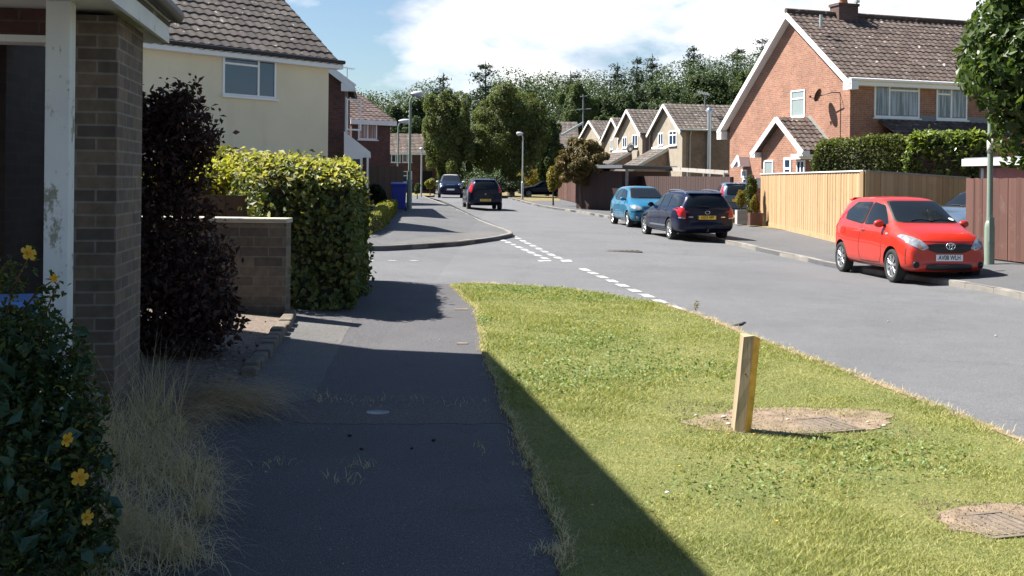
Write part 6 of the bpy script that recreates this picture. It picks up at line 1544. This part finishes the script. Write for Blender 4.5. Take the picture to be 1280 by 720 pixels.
    # wheels
    for xw in wheels:
        for s in (-1, 1):
            c = V((xw, s * (hy - .205), rw)); w_ = .19; a = V((0, s, 0)); rr = rw * .70
            mb = MB(); mb.lathe(c, a, [(0, rr), (0, rw * .93), (.02, rw * .985), (.05, rw), (w_ - .05, rw), (w_ - .02, rw * .985), (w_, rw * .93), (w_ - .004, rr * 1.03), (w_ - .03, rr), (0, rr)], 36); ty = mb.build('wheel', M['rubber'], t, local=True)
            mb = MB(); mb.lathe(c, a, [(w_ - .035, rr * 1.0), (w_ - .012, rr * 1.005), (w_ - .012, rr * .93), (w_ - .05, rr * .88), (.05, rr * .85)], 36)
            ns = spec.get('spokes', 7); mb.lathe(c, a, [(w_ - .05, 0), (w_ - .012, .0), (w_ - .018, rr * .16), (w_ - .03, rr * .24), (w_ - .06, rr * .24)], 20)
            for k in range(ns):
                for dk in (-.10, .10):
                    th_ = 2 * math.pi * (k + .3) / ns; q = lambda r, da, y: c + a * y + V((math.cos(th_ + da), 0, math.sin(th_ + da))) * r
                    mb.tube([q(rr * .2, dk * .5, w_ - .028), q(rr * .6, dk * .8, w_ - .022), q(rr * .95, dk * 1.1, w_ - .022)], [rr * .075, rr * .055, rr * .05], 6)
            mb.build('rim', spec.get('rim', M['alloy']), ty, local=True)
            mb = MB(); mb.lathe(c, a, [(.055, 0), (.055, rr * .86)], 24); mb.build('brake_disc', M['iron'], ty, local=True)
    # plates
    for txt, ax, z, col in ((front_text, 'f', spec.get('plate_f', .32), M['ply_white']), (rear_text, 'r', spec.get('plate_r', .47), M['ply_yellow'])):
        if txt is None: continue
        s = 1 if ax == 'f' else -1; h = bvh.ray_cast(V((9 * s, 0, z * Hd)), V((-s, 0, 0)))[0]
        x = h.x + .012 * s; mb = MB(); mb.box((x - .008, x + .008), (-.26, .26), (z * Hd - .055, z * Hd + .055)); pl = mb.build('number_plate', col, t, local=True, bevel=.002)
        if txt: text_mesh('plate_lettering', txt, .112, M['ink'], pl, Matrix.Translation((x + .009 * s, 0, z * Hd)) @ Matrix.Rotation(s * math.pi / 2, 4, 'Z') @ Matrix.Rotation(math.pi / 2, 4, 'X'), .80)
    for fn in spec.get('extra', []): fn(t, bvh, hx, hy, Hd, pm)
    return t
def badge(ax, z, ry, rz, mat):
    def fn(t, bvh, hx, hy, Hd, pm):
        s = 1 if ax == 'f' else -1; h = bvh.ray_cast(V((9 * s, 0, z * Hd)), V((-s, 0, 0)))
        n = h[1] if h[1].x * s > 0 else -h[1]; c = h[0] + n * .012; u = V((0, 1, 0)); v = n.cross(u).normalized(); mb = MB()
        ring = lambda a, b, o: [c + u * (a * math.cos(k * math.pi / 12) + o[0]) + v * (b * math.sin(k * math.pi / 12) + o[1]) for k in range(25)]
        mb.tube(ring(ry, rz, (0, 0)), .008, 6, cap=False); mb.build('badge', mat, t, local=True)
    return fn
def badge3(ax, z, r, mat):
    def fn(t, bvh, hx, hy, Hd, pm):
        s = 1 if ax == 'f' else -1; h = bvh.ray_cast(V((9 * s, 0, z * Hd)), V((-s, 0, 0)))
        n = V((s, 0, .0)); c = h[0] + n * .02; u = V((0, 1, 0)); v = V((0, 0, 1)); mb = MB()
        for (a, b, oy) in ((r, r * .68, 0), (r * .34, r * .66, 0), (r * .62, r * .27, r * .36)):
            mb.tube([c + u * a * math.cos(k * math.pi / 12) + v * (b * math.sin(k * math.pi / 12) + oy) for k in range(25)], .0075, 6, cap=False)
        mb.build('badge', mat, t, local=True)
    return fn
def disc(nm, ax, y, z, r, mat, rim=None):
    def fn(t, bvh, hx, hy, Hd, pm):
        s = 1 if ax == 'f' else -1
        for sy in (-1, 1):
            h = bvh.ray_cast(V((9 * s, y * hy * sy, z * Hd)), V((-s, 0, 0)))
            if h[0] is None: continue
            n = (h[1] if h[1].x * s > 0 else -h[1]); n = (n + V((s, 0, 0)) * 1.5).normalized(); mb = MB(); mb.lathe(h[0], n, [(-.03, r * 1.1), (.006, r * 1.05), (.014, r * .9), (.02, 0)], 20); mb.build(nm, mat, t, local=True)
            if rim: q = MB(); q.lathe(h[0], n, [(-.02, r * 1.35), (.008, r * 1.3), (.008, r * 1.05)], 20); q.build(nm + '_surround', rim, t, local=True)
    return fn
def wipers(t, bvh, hx, hy, Hd, pm):
    for (y0, y1) in ((.10, -.42), (.62, .02)):
        pts = []
        for k in range(5):
            f = k / 4; y = (y0 + (y1 - y0) * f) * hy; z = (.712 + .02 * math.sin(f * 3)) * Hd; h = bvh.ray_cast(V((9, y, z)), V((-1, 0, 0)))
            if h[0]: pts.append(h[0] + V((.022, 0, .01)))
        if len(pts) > 1: mb = MB(); mb.tube(pts, .008, 5); mb.build('wiper', M['black'], t, local=True)
def rear_wiper(t, bvh, hx, hy, Hd, pm):
    pts = []
    for k in range(5):
        h = bvh.ray_cast(V((-9, (-.02 + .40 * k / 4) * hy, (.685 + .02 * k / 4) * Hd)), V((1, 0, 0)))
        if h[0]: pts.append(h[0] - V((.02, 0, 0)))
    mb = MB(); mb.tube(pts, .008, 5); mb.build('rear_wiper', M['black'], t, local=True)
def rails(t, bvh, hx, hy, Hd, pm):
    for s in (-1, 1):
        pts = []
        for k in range(9):
            f = k / 8; x = (-.80 + .78 * f) * hx; h = bvh.ray_cast(V((x, .59 * hy * s, 9)), V((0, 0, -1)))[0]; pts.append(h + V((0, 0, -.01 + .065 * min(1, 4.5 * math.sin(math.pi * f)))))
        mb = MB(); mb.tube(pts, .018, 8); mb.build('roof_rail', M['paint_grey'], t, local=True)
def spoiler(t, bvh, hx, hy, Hd, pm):
    mb = MB(); z = .955 * Hd; h = bvh.ray_cast(V((-9, 0, .93 * Hd)), V((1, 0, 0)))[0]
    mb.prism([V((h.x + .22, -.60 * hy, Hd * .975)), V((h.x - .05, -.57 * hy, Hd * .952)), V((h.x - .05, -.57 * hy, Hd * .935)), V((h.x + .12, -.60 * hy, Hd * .92))], V((0, 1.17 * hy, 0))); mb.build('rear_spoiler', pm, t, local=True, bevel=.012)
def tax_disc(t, bvh, hx, hy, Hd, pm):
    h = bvh.ray_cast(V((9, .60 * hy, .735 * Hd)), V((-1, 0, 0))); n = h[1] if h[1].x > 0 else -h[1]
    mb = MB(); mb.lathe(h[0] + n * .011, n, [(0, .055), (.002, 0)], 12); mb.build('windscreen_sticker', M['ply_white'], t, local=True)
def tow(t, bvh, hx, hy, Hd, pm):
    mb = MB(); mb.tube([V((-hx * .95, 0, .3)), V((-hx - .02, 0, .3)), V((-hx - .04, 0, .36))], .02, 6); mb.build('exhaust', M['iron'], t, local=True)
SEAM3 = [[(.375, .64), (.39, .50), (.385, .30), (.33, .215), (-.16, .205), (-.19, .36), (-.155, .64)]]
SEAM5 = [[(.375, .64), (.39, .50), (.385, .30), (.35, .215), (-.06, .205), (-.07, .36), (-.055, .64)], [(-.06, .205), (-.36, .205), (-.44, .34), (-.52, .45), (-.50, .62)]]
SEAME = [[(.27, .65), (.28, .50), (.28, .30), (.25, .215), (-.11, .205), (-.12, .36), (-.115, .65)], [(-.11, .205), (-.37, .205), (-.41, .34), (-.50, .46), (-.46, .65)]]

# the red three-door hatchback, three-quarter front view
fr = G(1113, 351.5, -.1); re = G(1052, 340, -.1)
hd = V((.095, -.995)); 
mid = V((6.98, 22.0)); rc = V((mid.x + .80, mid.y - .0, 0))
red_spec = dict(bits=[
    ('headlight', 'f', [(.47, .43), (.60, .40), (.84, .455), (.935, .545), (.86, .57), (.62, .515)], M['clear_lamp'], True, .010),
    ('grille', 'f', [(-.48, .405), (-.30, .372), (.30, .372), (.48, .405), (.52, .465), (.3, .478), (-.3, .478), (-.52, .465)], M['black'], False, .008),
    ('lower_grille', 'f', [(-.54, .175), (.54, .175), (.52, .245), (-.52, .245)], M['black'], False, .008),
    ('bonnet_seam', 'f', [(-.62, .497), (.62, .497), (.62, .504), (-.62, .504)], M['black'], False, .004), ('bonnet_seam', 't', [(.60, .80), (.96, .60), (.965, .612), (.60, .812)], M['black'], False, .003), ('fuel_flap', 's', [(-.66, .52), (-.585, .52), (-.585, .60), (-.66, .60)], M['paint_red'], False, .007), ('sill_shadow_gap', 's', [(-.42, .175), (.42, .175), (.42, .182), (-.42, .182)], M['black'], False, .004),
    ('bumper_seam', 's', [(.875, .235), (.88, .235), (.885, .42), (.878, .42)], M['black'], False, .004),
    ('indicator', 'f', [(.60, .412), (.70, .43), (.68, .448), (.58, .43)], plain('amber_lens', (.6, .2, .02), .2, .1, 5), True, .014),
    ('side_repeater', 's', [(.47, .555), (.52, .555), (.52, .575), (.47, .575)], M['clear_lamp'], False, .008),
    ('taillight', 'r', [(.74, .56), (.92, .56), (.90, .82), (.76, .80)], M['red_lamp'], True, .008)],
    seams=SEAM3, handles=[(-.09, .585)], mirror=(.375, .655), spokes=8, plate_f=.318,
    extra=[badge3('f', .452, .085, M['chrome']), disc('fog_lamp', 'f', .74, .235, .045, M['car_glass'], M['black']), wipers, tax_disc, spoiler])
zc = T(7.5, 22) - .10
car('red three-door hatchback parked with its front wheels by the kerb', (7.72, 21.95, zc), hd, 'tall', 'hatch3', 3.75, 1.69, 1.53, M['paint_red'], (1.15, -1.31), .30, red_spec, front_text='AV08 WLH').scale = (.98, .965, 1.035)
# navy estate seen from behind
est = dict(rear_window=[(-.70, .665), (.70, .665), (.57, .905), (-.57, .905)], bits=[
    ('taillight', 'r', [(.72, .47), (.955, .49), (.94, .70), (.78, .66), (.74, .56)], M['red_lamp'], True, .010),
    ('taillight', 's', [(-.985, .49), (-.955, .67), (-.90, .64), (-.935, .49)], M['red_lamp'], False, .010), ('taillight', 'l', [(-.985, .49), (-.955, .67), (-.90, .64), (-.935, .49)], M['red_lamp'], False, .010),
    ('reversing_lamp', 'r', [(.74, .445), (.94, .455), (.945, .485), (.73, .465)], M['clear_lamp'], True, .010),
    ('bumper_trim', 'r', [(-.80, .265), (.80, .265), (.80, .285), (-.80, .285)], M['black'], False, .008),
    ('tailgate_seam', 'r', [(-.76, .395), (.76, .395), (.76, .402), (-.76, .402)], M['black'], False, .006),
    ('plate_recess', 'r', [(-.34, .42), (.34, .42), (.36, .525), (-.36, .525)], M['black'], False, .004),
    ('side_trim', 'l', [(-.42, .27), (.30, .27), (.30, .305), (-.42, .305)], M['paint_grey'], False, .01), ('side_trim', 's', [(-.42, .27), (.30, .27), (.30, .305), (-.42, .305)], M['paint_grey'], False, .01),
    ('lettering_badge', 'r', [(-.62, .475), (-.48, .475), (-.48, .488), (-.62, .488)], M['chrome'], False, .01), ('lettering_badge', 'r', [(.48, .475), (.64, .475), (.64, .488), (.48, .488)], M['chrome'], False, .01),
    ('high_brake_light', 'r', [(-.14, .918), (.14, .918), (.14, .928), (-.14, .928)], M['red_lamp'], False, .012)],
    seams=SEAME, handles=[(-.05, .59), (-.37, .595)], mirror=(.25, .67), spokes=7, plate_r=.472,
    extra=[badge('r', .575, .07, .048, M['chrome']), rear_wiper, rails, spoiler, tow])
a = G(839, 299.4, -.1); b = G(816, 294.4, -.1)
hd2 = V((-.155, .988)); px_ = V((hd2.y, -hd2.x))
rear_l = V((a.x, a.y)); c_ = rear_l + hd2 * 1.36 + px_ * .80
car('dark navy estate car with roof rails parked with its back to the camera', (c_.x, c_.y, T(c_.x, c_.y) - .1), hd2, 'estate', 'estate', 4.65, 1.76, 1.47, M['paint_navy'], (1.40, -1.30), .315, est, rear_text='AX53 HFP')
# bright blue hatchback facing the camera
blue = dict(bits=[
    ('headlight', 'f', [(.50, .445), (.68, .425), (.90, .46), (.93, .53), (.80, .545), (.54, .51)], M['clear_lamp'], True, .010),
    ('grille', 'f', [(-.46, .475), (.46, .475), (.48, .52), (-.48, .52)], M['black'], False, .008),
    ('grille_bar', 'f', [(-.44, .492), (.44, .492), (.44, .503), (-.44, .503)], M['paint_blue'], False, .014),
    ('lower_grille', 'f', [(-.62, .19), (.62, .19), (.60, .265), (-.60, .265)], M['black'], False, .008),
    ('bumper_strip', 'f', [(-.92, .375), (-.36, .375), (-.36, .405), (-.92, .405)], M['dark'], False, .008), ('bumper_strip', 'f', [(.36, .375), (.92, .375), (.92, .405), (.36, .405)], M['dark'], False, .008),
    ('side_trim', 's', [(-.45, .33), (.38, .33), (.38, .37), (-.45, .37)], M['paint_blue'], False, .014)],
    seams=SEAM5, handles=[(-.02, .585), (-.38, .59)], mirror=(.36, .66), spokes=6, plate_f=.355,
    extra=[badge('f', .497, .05, .03, M['chrome']), disc('fog_lamp', 'f', .70, .25, .05, M['clear_lamp'], M['black']), wipers])
f_ = G(774.7, 283.2, -.1); hd3 = V((.13, -.991)); px3 = V((hd3.y, -hd3.x)); c3 = V((f_.x, f_.y)) - hd3 * 1.22 - px3 * .78
c3 = V((f_.x + .80 + .10, f_.y + 1.2))
car('bright blue hatchback facing the camera, parked in front of the navy estate', (c3.x, c3.y, T(c3.x, c3.y) - .1), hd3, 'tall', 'hatch5', 3.81, 1.67, 1.50, M['paint_blue'], (1.22, -1.235), .29, blue, front_text='WN04 KLP')
# black hatchback driving away
blk = dict(rear_window=[(-.58, .655), (.58, .655), (.50, .895), (-.50, .895)], bits=[
    ('taillight', 'r', [(.74, .54), (.90, .56), (.80, .90), (.68, .86), (.72, .70)], M['red_lamp'], True, .010),
    ('bumper_trim', 'r', [(-.80, .30), (.80, .30), (.80, .315), (-.80, .315)], M['black'], False, .008),
    ('tailgate_seam', 'r', [(-.72, .45), (.72, .45), (.72, .458), (-.72, .458)], M['black'], False, .006)],
    seams=SEAM5, handles=[(-.02, .585), (-.38, .59)], mirror=(.36, .66), spokes=6, plate_r=.315, mirror_mat=M['paint_dark'],
    extra=[disc('rear_badge', 'r', 0.0, .51, .04, M['chrome']), rear_wiper, spoiler])
f_ = G(601, 262.5, -.1); hd4 = V((-.12, .993)); 
car('small dark hatchback seen from behind in the middle of the far road', (P(602, 260, f_.y + 1.2).x, f_.y + 1.3, T(-1.5, f_.y + 1.3) - .1), hd4, 'hatch', 'hatch5', 3.9, 1.70, 1.50, M['paint_dark'], (1.22, -1.22), .29, blk, rear_text='EY12 OVB', name='car')
# dark car with a white roof coming towards us
wr = dict(bits=[
    ('grille', 'f', [(-.40, .30), (.40, .30), (.42, .36), (-.42, .36)], M['black'], False, .008),
    ('chrome_bar', 'f', [(-.36, .545), (.36, .545), (.36, .562), (-.36, .562)], M['chrome'], False, .012)],
    seams=SEAM5, handles=[(-.02, .585)], mirror=(.36, .66), spokes=6, plate_f=.36, mirror_mat=M['paint_white'],
    extra=[disc('headlight', 'f', .72, .55, .095, M['clear_lamp'], M['chrome']), disc('side_lamp', 'f', .78, .44, .05, M['clear_lamp'])])
car('dark blue car with a white roof facing the camera at the far kerb', (P(563, 250, 79).x, 79, T(-4, 79) - .1), V((.06, -1)), 'tall', 'hatch5', 4.1, 1.78, 1.64, M['paint_dark'], (1.25, -1.3), .31, wr, front_text='', roof=M['paint_white'])
# dark saloon across the far drive
car('dark blue saloon parked side-on across a far driveway under the street trees', (P(679, 236, 98).x, 98, T(3, 98)), V((-1, -.12)), 'saloon', 'saloon', 4.5, 1.76, 1.44, M['paint_dark'], (1.38, -1.3), .31, dict(bits=[('headlight', 'f', [(.55, .44), (.9, .46), (.92, .56), (.6, .53)], M['clear_lamp'], True, .01)], seams=SEAME, handles=[(-.05, .59), (-.34, .595)], mirror=(.25, .67)))
# car on the drive by the pier, mostly hidden
car('dark car with a yellow plate on the brick house drive, mostly hidden by the estate', (P(919, 240, 44.5).x + .1, 45.2, T(9, 44) + .06), V((.10, .99)), 'hatch', 'hatch5', 3.9, 1.66, 1.50, M['paint_grey'], (1.22, -1.22), .29, dict(blk, plate_r=.52), rear_text='')
# car on the drive behind the red car
car('grey-blue car behind the red hatchback, only its windscreen showing past the red-brown fence', (P(1222, 260, 29).x, 28.6, T(10.5, 28) - .05), V((-.86, -.5)), 'hatch', 'hatch5', 4.0, 1.70, 1.50, M['paint_grey'], (1.25, -1.25), .30, dict(seams=SEAM5, handles=[(-.02, .585)], mirror=(.36, .66), extra=[wipers]))
# ------------------------------------------------------------------ sky, sun, camera
EL, SUN_H = rad(53), V((-.958, .287, 0)).normalized()
w = bpy.data.worlds.new('World'); sc.world = w; w.use_nodes = True; t = w.node_tree; bg = t.nodes['Background']
sky = N(t, 'ShaderNodeTexSky', sky_type='NISHITA', sun_disc=False, sun_elevation=EL, sun_rotation=math.atan2(SUN_H.x, SUN_H.y), altitude=60.0, air_density=1.0, dust_density=.8, ozone_density=1.2)
tc = t.nodes.new('ShaderNodeTexCoord').outputs['Generated']
sp = N(t, 'ShaderNodeSeparateXYZ'); L(t, tc, sp.inputs[0])
zz = mathn(t, 'ADD', mathn(t, 'MAXIMUM', sp.outputs[2], 0.0), .10)
cv = N(t, 'ShaderNodeCombineXYZ'); L(t, mathn(t, 'MULTIPLY', sp.outputs[0], -1.0), cv.inputs[0]); L(t, mathn(t, 'ADD', sp.outputs[1], SKY_SEED), cv.inputs[1]); L(t, mathn(t, 'MULTIPLY', sp.outputs[2], 2.3), cv.inputs[2])
n1 = noise(t, 4.6, 9, .57, cv.outputs[0]); n2 = noise(t, 7.0, 6, .55, cv.outputs[0])
hz = ramp(t, sp.outputs[2], [(0.0, (.30,) * 3), (.06, (.235,) * 3), (.12, (.17,) * 3), (.20, (.14,) * 3), (.42, (.0,) * 3)]).outputs[0]
cov = mathn(t, 'ADD', n1, mathn(t, 'ADD', mathn(t, 'SUBTRACT', hz, .175), mathn(t, 'MULTIPLY', mathn(t, 'SUBTRACT', sp.outputs[1], .85), .32)))  # cloud thinned beside and behind the view for bluer reflections and shade
cf = ramp(t, cov, [(.47, (0,) * 3), (.53, (.55,) * 3), (.60, (1,) * 3)]).outputs[0]
cc = ramp(t, n2, [(.36, (5.4, 6.1, 7.4)), (.47, (8.4, 8.8, 9.4)), (.56, (10.5, 10.5, 10.5))]).outputs[0]
L(t, mixc(t, cf, mixc(t, 1.0, sky.outputs[0], (.90, .99, 1.05), 'MULTIPLY'), cc), bg.inputs['Color']); bg.inputs['Strength'].default_value = SKY_STR
sun = bpy.data.lights.new('sun', 'SUN'); sun.energy = SUN_STR; sun.angle = rad(.53); sun.color = (1.0, .95, .87)
so = bpy.data.objects.new('sun', sun); COL.objects.link(so); so.location = (0, 0, 40)
so.rotation_euler = (V((-SUN_H.x * math.cos(EL), -SUN_H.y * math.cos(EL), -math.sin(EL)))).to_track_quat('-Z', 'Y').to_euler()
cam = bpy.data.cameras.new('camera'); co = bpy.data.objects.new('camera', cam); COL.objects.link(co); sc.camera = co
cam.sensor_width = 36; cam.lens = F_PX / 1280 * 36; cam.shift_y = -(360 - Y0) / 1280; cam.clip_end = 4000; cam.clip_start = .05
k = math.sqrt(1 + ROLL * ROLL); R_ = V((1, 0, ROLL)) / k; U_ = V((-ROLL, 0, 1)) / k; B_ = V((0, -1, 0))
co.matrix_world = Matrix(((R_.x, U_.x, B_.x, 0), (R_.y, U_.y, B_.y, 0), (R_.z, U_.z, B_.z, H_CAM), (0, 0, 0, 1)))
vs = sc.view_settings; sc.display_settings.display_device = 'sRGB'; vs.view_transform = 'Standard'; vs.look = 'None'; vs.exposure = EXPO; vs.gamma = 1; vs.use_curve_mapping = False
sc.cycles.use_denoising = True; sc.cycles.max_bounces = 6; sc.cycles.diffuse_bounces = 3; sc.cycles.glossy_bounces = 3; sc.cycles.transparent_max_bounces = 4
